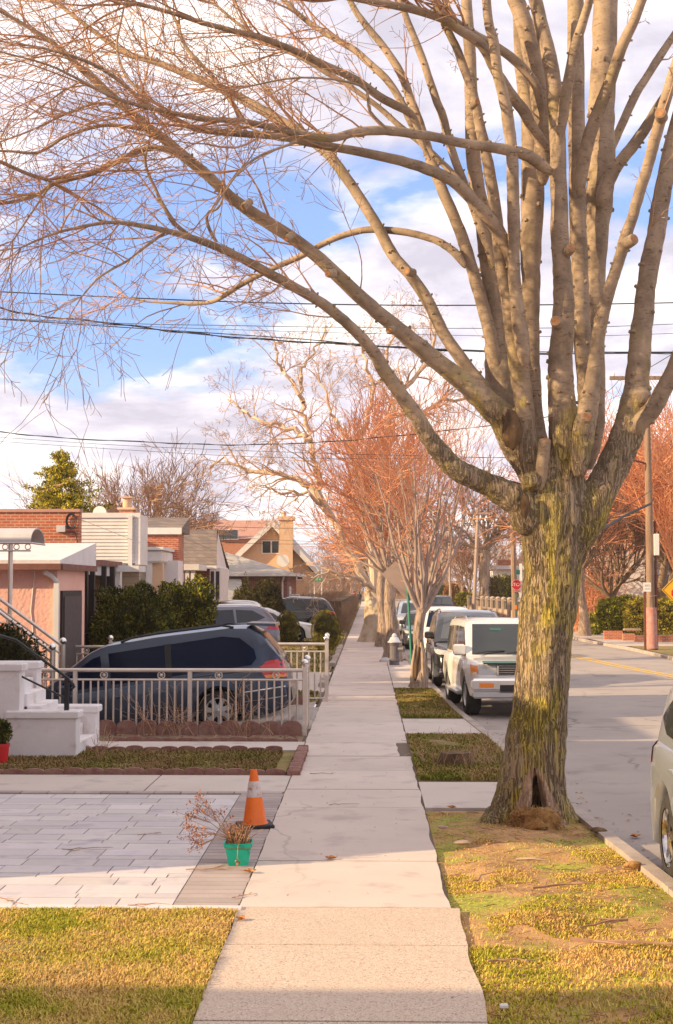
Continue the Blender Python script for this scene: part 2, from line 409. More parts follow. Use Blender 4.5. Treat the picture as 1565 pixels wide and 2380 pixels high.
# kerbs
def kerb(path, side, h, label):
    mb = MB(); w_ = .15*side
    rr = random.Random(5)
    for i, ((x0, y0), (x1, y1)) in enumerate(zip(path, path[1:])):
        n = max(1, int((y1-y0)/1.8))
        for j in range(n):
            a, b_ = j/n, (j+1)/n-.012/max(.1, (y1-y0))
            X0, Y0, X1, Y1 = lerp(x0, x1, a), lerp(y0, y1, a), lerp(x0, x1, b_), lerp(y0, y1, b_)
            z = h+rr.uniform(-.006, .006)
            v_ = [(X0, Y0, -.1), (X0, Y0, z-.02), (X0-w_*.15, Y0, z), (X0-w_, Y0, z), (X0-w_, Y0, -.1), (X1, Y1, -.1), (X1, Y1, z-.02), (X1-w_*.15, Y1, z), (X1-w_, Y1, z), (X1-w_, Y1, -.1)]
            mb.add(v_, [(0, 1, 6, 5), (1, 2, 7, 6), (2, 3, 8, 7), (3, 4, 9, 8), (4, 3, 2, 1, 0), (5, 6, 7, 8, 9)])
    struct(mb.build('kerb', m_kerb), label)
kerb(KERB, 1, .075, 'stone kerb edging the near side of the road')
kerb(FAR, -1, .09, 'stone kerb edging the far side of the road')
Z0 = .06   # top of the near pavement
# the near walk is raised Z0 over the road; keep ground() points consistent
def quadstrip(name, mat, x0f, x1f, y0, y1, z, label, dy=.5, col=None):
    mb = MB(); n = max(1, int((y1-y0)/dy))
    for i in range(n):
        a, b_ = lerp(y0, y1, i/n), lerp(y0, y1, (i+1)/n)
        P = [(x0f(a), a, z), (x1f(a), a, z), (x1f(b_), b_, z), (x0f(b_), b_, z)]
        mb.add(P, [(0, 1, 2, 3)], col)
    return struct(mb.build(name, mat), label)
cst = lambda c: (lambda y: c)
kin = lambda y: kx(y)-.15
# sidewalk flags
XL, XR = -.93, .58
rr = random.Random(3)
mb = MB(); mb2 = MB()
joints = [-1, 1.6, 3.2, 4.8, 6.2, 7.67, 9.28, 10.35, 12.1, 14.15, 15.0, 16.35, 18.0, 19.55, 21.2, 22.8, 24.3, 25.9, 27.5, 29.0]
y = 29.0
while y < 230: y += 1.52; joints.append(y)
for a, b_ in zip(joints, joints[1:]):
    t = rr.uniform(.90, 1.05); tilt = rr.uniform(-.003, .003)
    agg = b_ <= 10.4
    xl = XL-(.0 if not 16 < a < 22 else 0); xr = XR+(.06 if agg else 0)-(.16 if 19 < a < 21 else 0)
    g = .009
    m_ = mb2 if agg else mb
    nb = 14
    P = []
    e0 = [(xr+.03*NZ.noise(V((3, lerp(a, b_, k/8)*1.4, 0)))+.01*NZ.noise(V((9, lerp(a, b_, k/8)*6, 0)))) for k in range(9)]
    right = [(e0[k], lerp(a+g, b_-g, k/8)) for k in range(9)]
    e1 = [(xl+.02*NZ.noise(V((7, lerp(a, b_, 1-k/8)*1.4, 0)))) for k in range(9)][::-1]
    left = [(e1[k], lerp(a+g, b_-g, k/8)) for k in range(8, -1, -1)]
    ring = right+left
    top = [(x, yy, Z0+tilt*(yy-a)) for x, yy in ring]; bot = [(x, yy, Z0-.07) for x, yy in ring]
    n = len(ring)
    m_.add(top+bot, [tuple(range(n))]+[(i, i+n, (i+1) % n+n, (i+1) % n) for i in range(n)], (t*1.03, t*.99, t*.97))
struct(mb.build('sidewalk', m_concrete), 'concrete sidewalk flags running straight away')
struct(mb2.build('sidewalk', m_agg), 'exposed aggregate sidewalk flags at the near end')
mj = M('joint_dirt', (.16, .12, .09), rough=1)
quadstrip('sidewalk_bed', mj, cst(XL-.05), cst(XR+.02), -1, 230, Z0-.02, 'dirt filled joints under the sidewalk flags', 20)
# aprons between walk and kerb (concrete) and verges (soil/grass)
def slab(x0f, x1f, y0, y1, z, label, t=1.0, name='concrete_apron', mat=None, nx=1):
    mb = MB()
    n = 10
    L = [(x0f(lerp(y0, y1, i/n)), lerp(y0, y1, i/n)) for i in range(n+1)]; Rr = [(x1f(lerp(y0, y1, i/n)), lerp(y0, y1, i/n)) for i in range(n, -1, -1)]
    ring = Rr[::-1]+L[::-1]
    top = [(x, y, z) for x, y in ring]; bot = [(x, y, z-.08) for x, y in ring]; k = len(ring)
    mb.add(top+bot, [tuple(range(k))]+[(i, i+k, (i+1) % k+k, (i+1) % k) for i in range(k)], (t, t*.98, t*.97))
    return struct(mb.build(name, mat or m_concrete), label)
XA = lambda y: XR+.02
slab(XA, kin, 15.02, 17.0, Z0-.003, 'concrete apron crossing the verge beyond the big tree', .97)
slab(XA, kin, 22.4, 25.1, Z0-.003, 'concrete apron between the stump and the small tree', .96)
slab(XA, kin, 32.4, 38.2, Z0-.003, 'concrete pavement beside the leaning green post', .98)
slab(XA, kin, 38.25, 44.8, Z0-.003, 'concrete pavement around the fire hydrant', .95)
slab(XA, kin, 46.2, 51.5, Z0-.003, 'pinkish concrete pavement beyond the hydrant', .9)
slab(XA, kin, 66, 71, Z0-.003, 'distant concrete apron by the pale tree', .97)
slab(XA, kin, 80, 86, Z0-.003, 'far concrete apron beside the hedge', 1.0)
def verge(name, y0, y1, label, hump=.05, mat=None):
    mb = MB(); ny = int((y1-y0)/.12) if y1-y0 < 16 else 40; nx = 16
    for j in range(ny+1):
        yy = lerp(y0, y1, j/ny)
        for i in range(nx+1):
            xx = lerp(XR+.0, kx(yy)-.13, i/nx)
            s_ = min(1, 4*min(i/nx, 1-i/nx))*min(1, 5*min(j/ny, 1-j/ny)+.1)
            z = Z0-.035+s_*(hump*(.4+.9*NZ.noise(V((xx*1.3, yy*1.3, 3))))+.015*NZ.noise(V((xx*6, yy*6, 1))))
            mb.v.append((xx, yy, z))
    for j in range(ny):
        for i in range(nx):
            q = j*(nx+1)+i; mb.f.append((q, q+1, q+nx+2, q+nx+1)); mb.smooth.append(True)
    return struct(mb.build(name, mat or m_verge), label)
verge('verge_soil', 3.0, 14.98, 'bare soil and moss under the big tree', .10)
verge('verge_soil', 17.05, 22.38, 'brown soil around the tree stump', .08, m_grassbase)
verge('verge_soil', 25.12, 32.36, 'grassy soil in front of the split trunk tree', .10, m_grassbase)
verge('verge_soil', 51.6, 65.9, 'grassy soil around the pale lumpy tree', .10, m_grassbase)
verge('verge_soil', 71.1, 79.9, 'distant grassy soil strip', .10, m_grassbase)
verge('verge_soil', 86.1, 230, 'far grassy soil strip along the sidewalk', .10, m_grassbase)
# left side: near lawn, paver drive, concrete, bed, path, yard
def patch(name, mat, x0, x1, y0, y1, z, label, hump=.0, nx=30, ny=30, col=None, z0=None):
    mb = MB()
    for j in range(ny+1):
        for i in range(nx+1):
            xx, yy = lerp(x0, x1, i/nx), lerp(y0, y1, j/ny)
            s_ = min(1, 8*min(i/nx, 1-i/nx))*min(1, 8*min(j/ny, 1-j/ny))
            mb.v.append((xx, yy, z+s_*hump*(.5+NZ.noise(V((xx*1.7, yy*1.7, 0)))+.5*NZ.noise(V((xx*7, yy*7, 0))))))
    for j in range(ny):
        for i in range(nx):
            q = j*(nx+1)+i; mb.f.append((q, q+1, q+nx+2, q+nx+1)); mb.smooth.append(True)
    if col: mb.c = [col]*len(mb.v)
    return struct(mb.build(name, mat), label)
YD0, YD1 = 10.25, 16.15
patch('lawn_soil', m_grassbase, -6.5, XL-.01, 3, YD0-.02, Z0-.01, 'soil under the near lawn', .03)
# paver drive
mb = MB(); rr = random.Random(9)
mb.box(-9, XL-.02, YD0, YD1, -.05, Z0-.022, (.75, .6, .45))
BX = -1.42
yy = YD0+.1; row = 0
g = .006
while yy < YD1-.30:
    rh = (.30, .15, .30)[row % 3]
    if yy+rh > YD1-.16: rh = YD1-.16-yy
    x = -7.5-rr.uniform(0, .4)
    while x < BX-.02:
        L = rr.choice((.3, .45, .6, .6))
        x1 = min(x+L, BX)
        if BX-x1 < .12: x1 = BX
        t = rr.uniform(.86, 1.06); bl = rr.uniform(-.02, .03)
        mb.box(x+g, x1-g, yy+g, yy+rh-g, Z0-.03, Z0-.004+rr.uniform(-.0015, .0015), (t, t, t+bl))
        x = x1
    yy += rh; row += 1
struct(mb.build('driveway_paving', m_paver), 'pale lilac grey paving stones of the driveway')
mb = MB()
x = -7.5
while x < XL-.25:
    t = rr.uniform(.85, 1.1); mb.box(x+g, min(x+.30, XL-.03)-g, YD1-.155, YD1-.005, Z0-.03, Z0-.0, (t, t, t)); x += .30
y = YD0+.1
while y < YD1-.2:
    t = rr.uniform(.85, 1.1); mb.box(BX+g, XL-.004-rr.uniform(0, .012), y+g, min(y+.15, YD1-.16)-g, Z0-.03, Z0-.002, (t, t, t)); y += .15
struct(mb.build('driveway_border', m_border), 'dark brown grey border stones round the driveway paving')
mb = MB()
x = -7.5
while x < -1.35:
    t = rr.uniform(1.0, 1.15); mb.box(x+g, x+.6-g, YD0-.0, YD0+.095, Z0-.03, Z0+.012, (t, t, t)); x += .6
struct(mb.build('driveway_edge', m_paver), 'pale edging stones between lawn and driveway')
slabL = []
for a, b_, t in ((-9, -4.9, .95), (-4.88, -2.55, .98), (-2.53, XL-.015, 1.0)):
    mb = MB(); mb.box(a, b_, YD1+.01, 17.55, -.02, Z0-.004, (t, t*.99, t*.98)); struct(mb.build('concrete_drive', m_concrete), ('left' if b_ < -4 else 'middle' if b_ < -2 else 'right')+' slab of the concrete strip beyond the pavers')
patch('garden_soil', m_grassbase, -9, XL-.1, 17.56, 20.2, Z0-.02, 'soil of the scallop edged lawn', .03)
mb = MB(); mb.box(-4.6, XL-.01, 20.25, 21.35, -.02, Z0-.004, (.95, .94, .93)); struct(mb.build('garden_path', m_concrete), 'narrow concrete path leading to the white steps')
patch('fence_bed_soil', m_earth, -4.3, XL-.06, 21.37, 22.9, Z0-.02, 'leaf strewn soil at the foot of the fence', .03)
# sunken drive behind the fence
mb = MB()
mb.add([(-1.05, 22.95, .03), (-1.05, 29.15, .03), (-9.5, 29.15, -1.15), (-9.5, 22.95, -1.15)], [(0, 1, 2, 3)], (.8, .78, .76))
mb.add([(-9.5, 22.95, -1.15), (-1.05, 22.95, .03), (-1.05, 22.95, .0300001), (-9.5, 22.95, .03)], [(0, 1, 2, 3)], (.7, .68, .66))
mb.add([(-9.5, 29.15, -1.15), (-1.05, 29.15, .03), (-1.05, 29.15, .0300001), (-9.5, 29.15, .03)], [(3, 2, 1, 0)], (.7, .68, .66))
mb.add([(-9.5, 22.95, -1.15), (-9.5, 29.15, -1.15), (-9.5, 29.15, .03), (-9.5, 22.95, .03)], [(3, 2, 1, 0)], (.7, .68, .66))
struct(mb.build('sunken_driveway', m_concrete), 'concrete drive sloping down to the garage below street level')
patch('yard_lawn', m_grassbase, -9, XL-.1, 29.2, 31.6, .03, 'grass strip behind the second fence', .02)
slab(cst(-9), cst(XL-.02), 31.65, 39, .04, 'concrete driveway beyond the second fence', .9, name='far_driveway')
patch('yard_lawn', m_grassbase, -9, XL-.12, 39.1, 75, .03, 'lawn with clipped ball shrubs', .05)
patch('far_lawn', m_grassbase, -9, XL-.02, 75.1, 200, .03, 'lawn beside the distant hedge', .05)
patch('asphalt_patch', m_asphalt, -1.35, XL-.0, 23.4, 27.6, Z0-.015, 'rough dark asphalt patch at the drive mouth', .05)
# far side of the road
patch('far_pavement', m_concrete, 9.9, 17, 56, 64, .06, 'concrete drive opening on the far side of the road', 0, 6, 6, (.9, .88, .86))
patch('far_pavement', m_concrete, 9.7, 12.5, 64.1, 260, .055, 'pavement on the far side of the road', 0, 4, 60, (.92, .9, .88))
patch('far_verge', m_grassbase, 10.2, 40, 20, 55.9, .07, 'leaf strewn verge around the utility pole', .12)
patch('far_garden', m_grassbase, 12.6, 60, 64.1, 260, .07, 'gardens on the far side of the road', .15)
# ------------------------------------------------------------------ the big tree
_a = W(1244, 1783, 14.0)
m_bark = bark_mat('old_bark', (.54, .40, .26), (.13, .09, .05), (.70, .55, .06), 1.0, 33, .13, 1.0, .05, light=(.44, .33, .235), zsplit=(2.6, 4.2), scar=(_a.x, _a.z, 14.32, .46))
m_limb = bark_mat('limb_bark', (.44, .32, .23), (.12, .08, .05), (.36, .28, .06), .35, 20, .5, .35, .012, light=(.44, .325, .23), zsplit=(2.0, 2.6))
m_twig = M('twig_bark', (.36, .19, .105), (.50, .33, .21), 3, rough=.8)
m_twig2 = M('young_twig_bark', (.44, .20, .11), (.54, .34, .21), 3, rough=.8)
m_cut = M('cut_wood', (.50, .25, .11), (.30, .13, .06), 30, rough=.8)
m_callus = M('callus_bark', (.50, .36, .27), (.34, .24, .17), 9, rough=.85, bs=.4, bsc=25, bd=.02)
m_rot = M('rotten_wood', (.06, .035, .02), (.20, .12, .06), 12, rough=1, bs=.8, bsc=30, bd=.02, stretch=(1, 1, .3))
m_debris = M('wood_debris', (.50, .28, .10), (.30, .16, .06), 25, rough=1, bs=1, bsc=60, bd=.02)
TD = 14.35
troot = V(W(1235, 1895, TD)); troot.z = Z0
tree = thing('street_tree', 'huge old tree with mossy furrowed trunk, many upright limbs and a split at its foot', 'tree', troot)
def toL(p): return V(p)-troot
TR = [  # py, left, right
 (1960, 1085, 1372), (1925, 1106, 1352), (1890, 1128, 1338), (1850, 1143, 1326), (1800, 1156, 1321), (1740, 1167, 1322), (1650, 1183, 1325), (1560, 1192, 1330), (1480, 1199, 1337),
 (1400, 1206, 1348), (1330, 1212, 1356), (1260, 1207, 1366), (1200, 1203, 1374), (1150, 1204, 1368), (1100, 1212, 1360), (1050, 1228, 1350)]
pts = smooth_path(TR, 5)
path = []; rad = []
for py, l, r in pts:
    c = W((l+r)/2, py, TD); path.append(toL(c)); rad.append((r-l)/2*.91*TD/FL)
# resample along height
mb = MB()
def trunk_fn(i, a, r, p):
    z = p.z
    d = V((0, 0, 0))
    q = V((math.cos(a)*.55, math.sin(a)*.55, z*.55))
    k = 1+.075*NZ.noise(q*2.3)+.035*NZ.noise(q*6)
    # ridges spiralling up
    k += .022*math.sin(a*9+z*1.4+2*NZ.noise(q*2))*(1 if z < 3.4 else .3)
    fl = max(0, 1-z/.75)
    k += fl*fl*.20*math.cos(a*5+1.1)+fl*.05*math.cos(a*8)
    return r*k
dense = []; dr = []
for i in range(len(path)-1):
    L = (path[i+1]-path[i]).length; n = max(1, int(L/.035))
    for j in range(n): dense.append(path[i].lerp(path[i+1], j/n)); dr.append(lerp(rad[i], rad[i+1], j/n))
dense.append(path[-1]); dr.append(rad[-1])
dense = [p for p in dense]
mb.tube(dense, dr, 56, True, None, trunk_fn)
# hollow: pull in the vertices of an inverted V that faces the camera
apex = toL(W(1246, 1788, TD-.3)); 
for i, v in enumerate(mb.v):
    x, y, z = v
    if y < 0 and z < apex.z:
        h = (apex.z-z)
        cx_ = apex.x+.03*h; half = .02+.155*h
        t = abs(x-cx_)/half
        if t < 1:
            k = (1-t*t)**.5*min(1, h*7)
            mb.v[i] = (x, y+.30*k*min(1, .35+h), z)
        elif t < 2.3:
            k = math.sin(PI*(t-1)/1.3)*min(1, h*3); mb.v[i] = (x, y-.045*k, z)
LIMBS = {}
def limb(name, pts, off=(0, 0), tw=1.0, start=.15, base=TD, k=4):
    """pts: (px, py, width px); off: depth offset at root and tip"""
    sp = smooth_path(pts, k); n = len(sp); P = []; Rr = []
    for i, (x, y, w_) in enumerate(sp):
        D = base+lerp(off[0], off[1], (i/(n-1))**1.2)
        P.append(toL(W(x, y, D))); Rr.append(max(.004, w_*(1.05 if name[0] == 'S' else 1.0)/2*D/FL))
    LIMBS[name] = (P, Rr, tw, start); return P, Rr
limb('L1', [(1262, 1200, 110), (1215, 1168, 78), (1162, 1140, 56), (1105, 1113, 48), (1066, 1094, 45), (1022, 1050, 41), (986, 1000, 37), (958, 952, 36), (920, 900, 33), (894, 862, 33), (866, 815, 29), (835, 778, 27), (800, 745, 26), (760, 712, 26), (720, 688, 24), (640, 643, 23), (560, 600, 20), (480, 565, 17), (400, 540, 14), (330, 525, 12), (262, 517, 9), (195, 526, 8), (120, 545, 6), (50, 575, 4)], (-.1, -2.2), 1.3, .5)
limb('L2', [(1240, 1130, 90), (1212, 1050, 76), (1184, 986, 66), (1140, 943, 54), (1087, 896, 46), (1030, 850, 42), (964, 797, 40), (920, 760, 36), (876, 724, 34), (820, 675, 33), (745, 603, 31), (670, 547, 30), (600, 503, 29), (545, 465, 27), (500, 423, 26), (440, 372, 25), (390, 330, 24), (340, 292, 22), (270, 232, 19), (190, 160, 15), (120, 98, 12), (40, 48, 9), (-30, 10, 6)], (.1, -1.6), 1.3, .38)
limb('L3', [(1150, 940, 36), (1127, 908, 36), (1096, 868, 34), (1066, 825, 31), (1030, 772, 29), (991, 693, 29), (951, 636, 27), (912, 590, 27), (870, 512, 26), (830, 450, 25), (790, 392, 25), (757, 352, 25), (712, 318, 25), (666, 289, 25), (590, 245, 23), (520, 208, 21), (442, 176, 18), (364, 145, 16), (291, 122, 14), (210, 66, 11), (130, 5, 8)], (.15, 1.6), 1.4, .5)
limb('L4', [(1196, 640, 34), (1178, 572, 31), (1150, 525, 30), (1115, 484, 29), (1063, 428, 28), (1011, 400, 27), (933, 374, 24), (829, 351, 21), (735, 335, 19), (645, 317, 17), (550, 310, 16), (468, 301, 15), (400, 276, 13), (330, 232, 11), (270, 182, 9), (200, 142, 8), (100, 112, 6), (0, 96, 4)], (-.25, -2.6), 1.6, .4)
limb('L5', [(1285, 404, 30), (1255, 380, 29), (1219, 359, 28), (1167, 346, 26), (1110, 338, 23), (1063, 331, 22), (1010, 318, 22), (959, 311, 22), (895, 303, 23), (829, 307, 21), (770, 321, 19), (702, 312, 17), (640, 298, 16), (572, 283, 14), (520, 279, 13), (468, 276, 12), (390, 260, 11), (312, 242, 10), (255, 222, 8), (190, 188, 7), (110, 150, 5), (0, 120, 4)], (-.35, -3.0), 1.6, .35)
limb('L6', [(1290, 372, 24), (1271, 346, 24), (1240, 300, 26), (1215, 255, 27), (1183, 213, 26), (1150, 160, 25), (1120, 105, 24), (1063, 66, 22), (1032, 44, 21), (959, 22, 19), (890, 8, 17), (800, -8, 14)], (.1, -1.0), .8, .6)
limb('L6b', [(1262, 285, 22), (1248, 205, 22), (1209, 151, 22), (1162, 114, 21), (1110, 84, 20), (1060, 50, 17)], (.0, -.5), .3, .5)
limb('L7', [(1082, 622, 20), (1063, 593, 20), (1040, 574, 18), (1011, 558, 17), (960, 543, 17), (910, 536, 17), (855, 534, 16), (803, 545, 15), (751, 567, 14), (700, 595, 14), (624, 629, 13), (562, 661, 12), (520, 688, 11), (489, 702, 10), (442, 706, 8), (390, 703, 7), (338, 700, 5), (290, 690, 4)], (.3, 1.8), 1.0, .45)
limb('L8', [(990, 352, 18), (959, 270, 19), (920, 245, 20), (881, 224, 20), (829, 186, 19), (770, 158, 18), (728, 138, 17), (690, 120, 16), (650, 104, 15), (600, 85, 14), (546, 73, 13), (468, 52, 12), (400, 30, 10), (320, 8, 9)], (.1, -1.4), 1.5, .3)
limb('L9', [(1000, 372, 16), (959, 291, 18), (933, 236, 18), (897, 182, 18), (860, 148, 17), (829, 120, 16), (790, 96, 15), (751, 74, 14), (700, 38, 12), (650, -10, 10)], (.3, 1.0), 1.2, .4)
limb('L10', [(1120, 470, 16), (1042, 392, 15), (985, 338, 15), (933, 296, 14), (881, 250, 13), (813, 200, 12), (757, 168, 12), (702, 135, 11), (624, 99, 9), (560, 60, 8), (500, 10, 6)], (.4, .6), 1.2, .4)
limb('L11', [(437, 368, 15), (390, 347, 14), (338, 346, 14), (281, 372, 13), (208, 405, 12), (130, 425, 11), (90, 450, 10), (45, 466, 9), (0, 473, 8), (-60, 480, 6)], (-1.1, -1.9), 1.6, .1)
limb('L12', [(364, 312, 12), (330, 300, 11), (291, 294, 10), (234, 292, 9), (156, 316, 8), (110, 345, 7), (78, 356, 7), (30, 352, 6), (-20, 350, 5)], (-1.2, -2.2), 1.6, .1)
limb('L13', [(447, 552, 10), (406, 520, 10), (388, 492, 10), (374, 466, 9), (360, 435, 8), (348, 410, 7), (338, 372, 6), (350, 320, 4)], (-1.5, -1.8), 1.4, .1)
limb('L14', [(388, 537, 7), (333, 577, 7), (300, 604, 6), (260, 626, 6), (225, 650, 5), (190, 690, 4)], (-1.6, -2.2), 1.4, .1)
limb('L15', [(504, 563, 8), (488, 535, 8), (481, 508, 7), (487, 492, 7), (504, 486, 6), (515, 470, 5), (522, 440, 4)], (-1.3, -1.5), .8, .3)
limb('L16', [(567, 279, 10), (525, 218, 11), (494, 177, 10), (432, 109, 9), (411, 52, 8), (380, 0, 7)], (-1.4, -1.0), 1.2, .1)
limb('L17', [(390, 258, 8), (320, 208, 8), (284, 158, 7), (272, 104, 6), (282, 50, 5), (292, 0, 4)], (-1.9, -1.5), 1.2, .1)
limb('L18', [(120, 427, 6), (70, 500, 5), (30, 560, 4)], (-1.7, -2.0), 1.4, .1)
limb('L19', [(300, 255, 8), (230, 240, 7), (160, 262, 6), (80, 300, 5), (0, 330, 4)], (-.5, -1.2), 1.6, .1)
limb('L20', [(0, 375, 9), (60, 402, 9), (110, 418, 8)], (-1.9, -1.7), 1.2, .1)
limb('L21', [(690, 330, 7), (610, 360, 6), (560, 395, 5), (520, 450, 4)], (-1.9, -2.4), 1.2, .1)
limb('L22', [(900, 300, 7), (860, 258, 7), (840, 200, 6), (700, 180, 5), (560, 205, 4)], (-2, -2.4), 1.2, .1)
limb('S1', [(1160, 865, 34), (1140, 780, 30), (1124, 715, 29), (1105, 650, 28), (1085, 583, 27), (1063, 520, 26), (1032, 450, 25), (1012, 400, 24), (996, 354, 23), (975, 285, 21), (952, 225, 20), (933, 172, 19), (892, 109, 17), (840, 45, 15), (813, 0, 13), (795, -30, 12)], (.3, .9), .5, .55)
limb('S1b', [(1150, 620, 24), (1125, 545, 22), (1084, 440, 20), (1058, 372, 19), (1042, 322, 19), (1030, 272, 19), (1011, 222, 18), (980, 130, 17), (949, 52, 15), (925, -10, 14)], (.35, 1.0), .5, .5)
limb('S2', [(1205, 1080, 80), (1190, 1010, 74), (1173, 945, 66), (1162, 870, 60), (1158, 800, 56), (1152, 735, 52), (1145, 670, 46), (1137, 610, 44), (1132, 563, 42), (1122, 500, 38), (1110, 442, 36), (1100, 360, 32), (1096, 260, 30), (1094, 160, 28), (1088, 60, 26), (1084, -20, 24)], (.35, .8), .15, .6)
limb('S3', [(1245, 1150, 60), (1236, 1090, 48), (1228, 1030, 44), (1222, 960, 43), (1212, 890, 44), (1203, 827, 44), (1190, 760, 36), (1180, 695, 31), (1171, 650, 29), (1162, 600, 28), (1157, 530, 27), (1150, 468, 27), (1138, 400, 26), (1126, 338, 25), (1115, 290, 23), (1108, 250, 22), (1096, 205, 21), (1084, 172, 20), (1058, 104, 18), (1032, 52, 17), (1005, -20, 15)], (-.12, -.4), .2, .6)
limb('S4', [(1222, 850, 40), (1211, 780, 36), (1204, 725, 32), (1198, 673, 29), (1194, 600, 28), (1195, 540, 28), (1193, 468, 28), (1191, 364, 27), (1184, 300, 27), (1177, 250, 27), (1166, 205, 25), (1156, 166, 24), (1148, 100, 23), (1136, 50, 21), (1130, -20, 20)], (-.35, -.8), .15, .6)
limb('S5', [(1262, 1100, 60), (1250, 1020, 44), (1243, 960, 38), (1238, 880, 38), (1235, 810, 38), (1234, 739, 39), (1234, 660, 42), (1234, 590, 46), (1236, 520, 50), (1238, 440, 52), (1236, 360, 44), (1230, 280, 38), (1218, 200, 34), (1210, 110, 30), (1205, -20, 28)], (.45, .6), .1, .6)
limb('S6', [(1262, 430, 40), (1264, 360, 42), (1262, 286, 42), (1250, 190, 44), (1236, 120, 42), (1220, 60, 40), (1200, 0, 38), (1192, -30, 37)], (.1, .0), .1, .6)
limb('S7', [(1312, 1130, 90), (1316, 1060, 72), (1314, 1000, 66), (1306, 930, 60), (1303, 860, 56), (1306, 790, 52), (1310, 739, 50), (1310, 680, 46), (1307, 630, 43), (1302, 560, 41), (1300, 468, 39), (1297, 364, 37), (1295, 290, 36), (1290, 225, 36), (1284, 170, 35), (1274, 120, 34), (1256, 50, 32), (1240, -20, 30)], (-.18, -.3), .12, .6)
limb('S7b', [(1298, 345, 28), (1308, 270, 26), (1318, 208, 25), (1339, 104, 23), (1362, 30, 20), (1375, -20, 18)], (-.3, -.7), .3, .6)
limb('S8', [(1352, 1080, 60), (1364, 960, 44), (1362, 880, 40), (1354, 780, 40), (1350, 700, 38), (1348, 620, 38), (1344, 540, 38), (1342, 420, 38), (1341, 312, 38), (1339, 156, 38), (1338, -20, 36)], (.25, .4), .1, .6)
limb('S9', [(1362, 1090, 70), (1374, 980, 60), (1380, 880, 52), (1380, 780, 46), (1384, 690, 42), (1386, 600, 46), (1390, 520, 54), (1394, 450, 62), (1397, 380, 64), (1397, 300, 62), (1400, 200, 58), (1405, 100, 56), (1410, -20, 54)], (.5, .8), .1, .6)
limb('S9b', [(1395, 480, 40), (1406, 440, 34), (1424, 400, 30), (1443, 374, 27), (1475, 335, 26), (1505, 291, 25), (1552, 218, 24), (1600, 150, 22)], (.4, .2), .3, .6)
limb('S9c', [(1398, 400, 20), (1427, 333, 19), (1450, 280, 19), (1479, 218, 19), (1508, 172, 18), (1531, 135, 18), (1565, 84, 16), (1600, 30, 14)], (.8, 1.2), .7, .5)
limb('S10', [(1350, 460, 30), (1352, 400, 30), (1370, 318, 30), (1390, 260, 29), (1411, 208, 28), (1432, 150, 26), (1448, 104, 25), (1475, 45, 23), (1500, -20, 21)], (-.1, -.7), .4, .6)
limb('S11', [(1346, 1110, 60), (1352, 1040, 50), (1364, 970, 46), (1374, 915, 40), (1382, 860, 33), (1388, 805, 31), (1395, 760, 30), (1404, 717, 30), (1418, 670, 27), (1431, 629, 27), (1444, 590, 26), (1453, 555, 26), (1469, 510, 25), (1486, 450, 25), (1500, 406, 25), (1514, 355, 26), (1526, 312, 26), (1545, 240, 26), (1562, 180, 24), (1590, 90, 22)], (-.4, -1.1), .3, .6)
limb('S12', [(1330, 1290, 90), (1352, 1230, 84), (1375, 1180, 72), (1396, 1140, 66), (1431, 1072, 64), (1450, 1030, 64), (1466, 985, 66), (1478, 935, 68), (1482, 893, 56), (1486, 830, 52), (1492, 761, 48), (1499, 700, 45), (1506, 640, 43), (1520, 570, 42), (1530, 520, 41), (1536, 468, 40), (1548, 410, 39), (1560, 350, 38), (1585, 250, 36)], (-.05, .2), .15, .6)
limb('S13', [(1466, 1010, 44), (1492, 978, 42), (1510, 958, 41), (1530, 930, 39), (1548, 895, 37), (1568, 855, 35), (1600, 770, 32)], (-.1, -.3), .2, .7)

# trunk body: the butt of the heavy limbs is fused with the trunk
FUSE = {'L1': 34, 'L2': 26, 'S2': 24, 'S3': 18, 'S5': 12, 'S7': 20, 'S8': 10, 'S9': 12, 'S11': 16, 'S12': 34}
for k_, n_ in FUSE.items():
    P, Rr, *_ = LIMBS[k_]; n_ = min(n_, len(P)-2)
    rr_ = [r*(1.13-.26*(max(0, i-n_+12)/12)) for i, r in enumerate(Rr[:n_])]
    for i_, k_ in enumerate((.35, .5, .62, .74, .84, .93)):
        if i_ < len(rr_)-2: rr_[i_] *= k_
    mb.tube(P[:n_], rr_, 16)
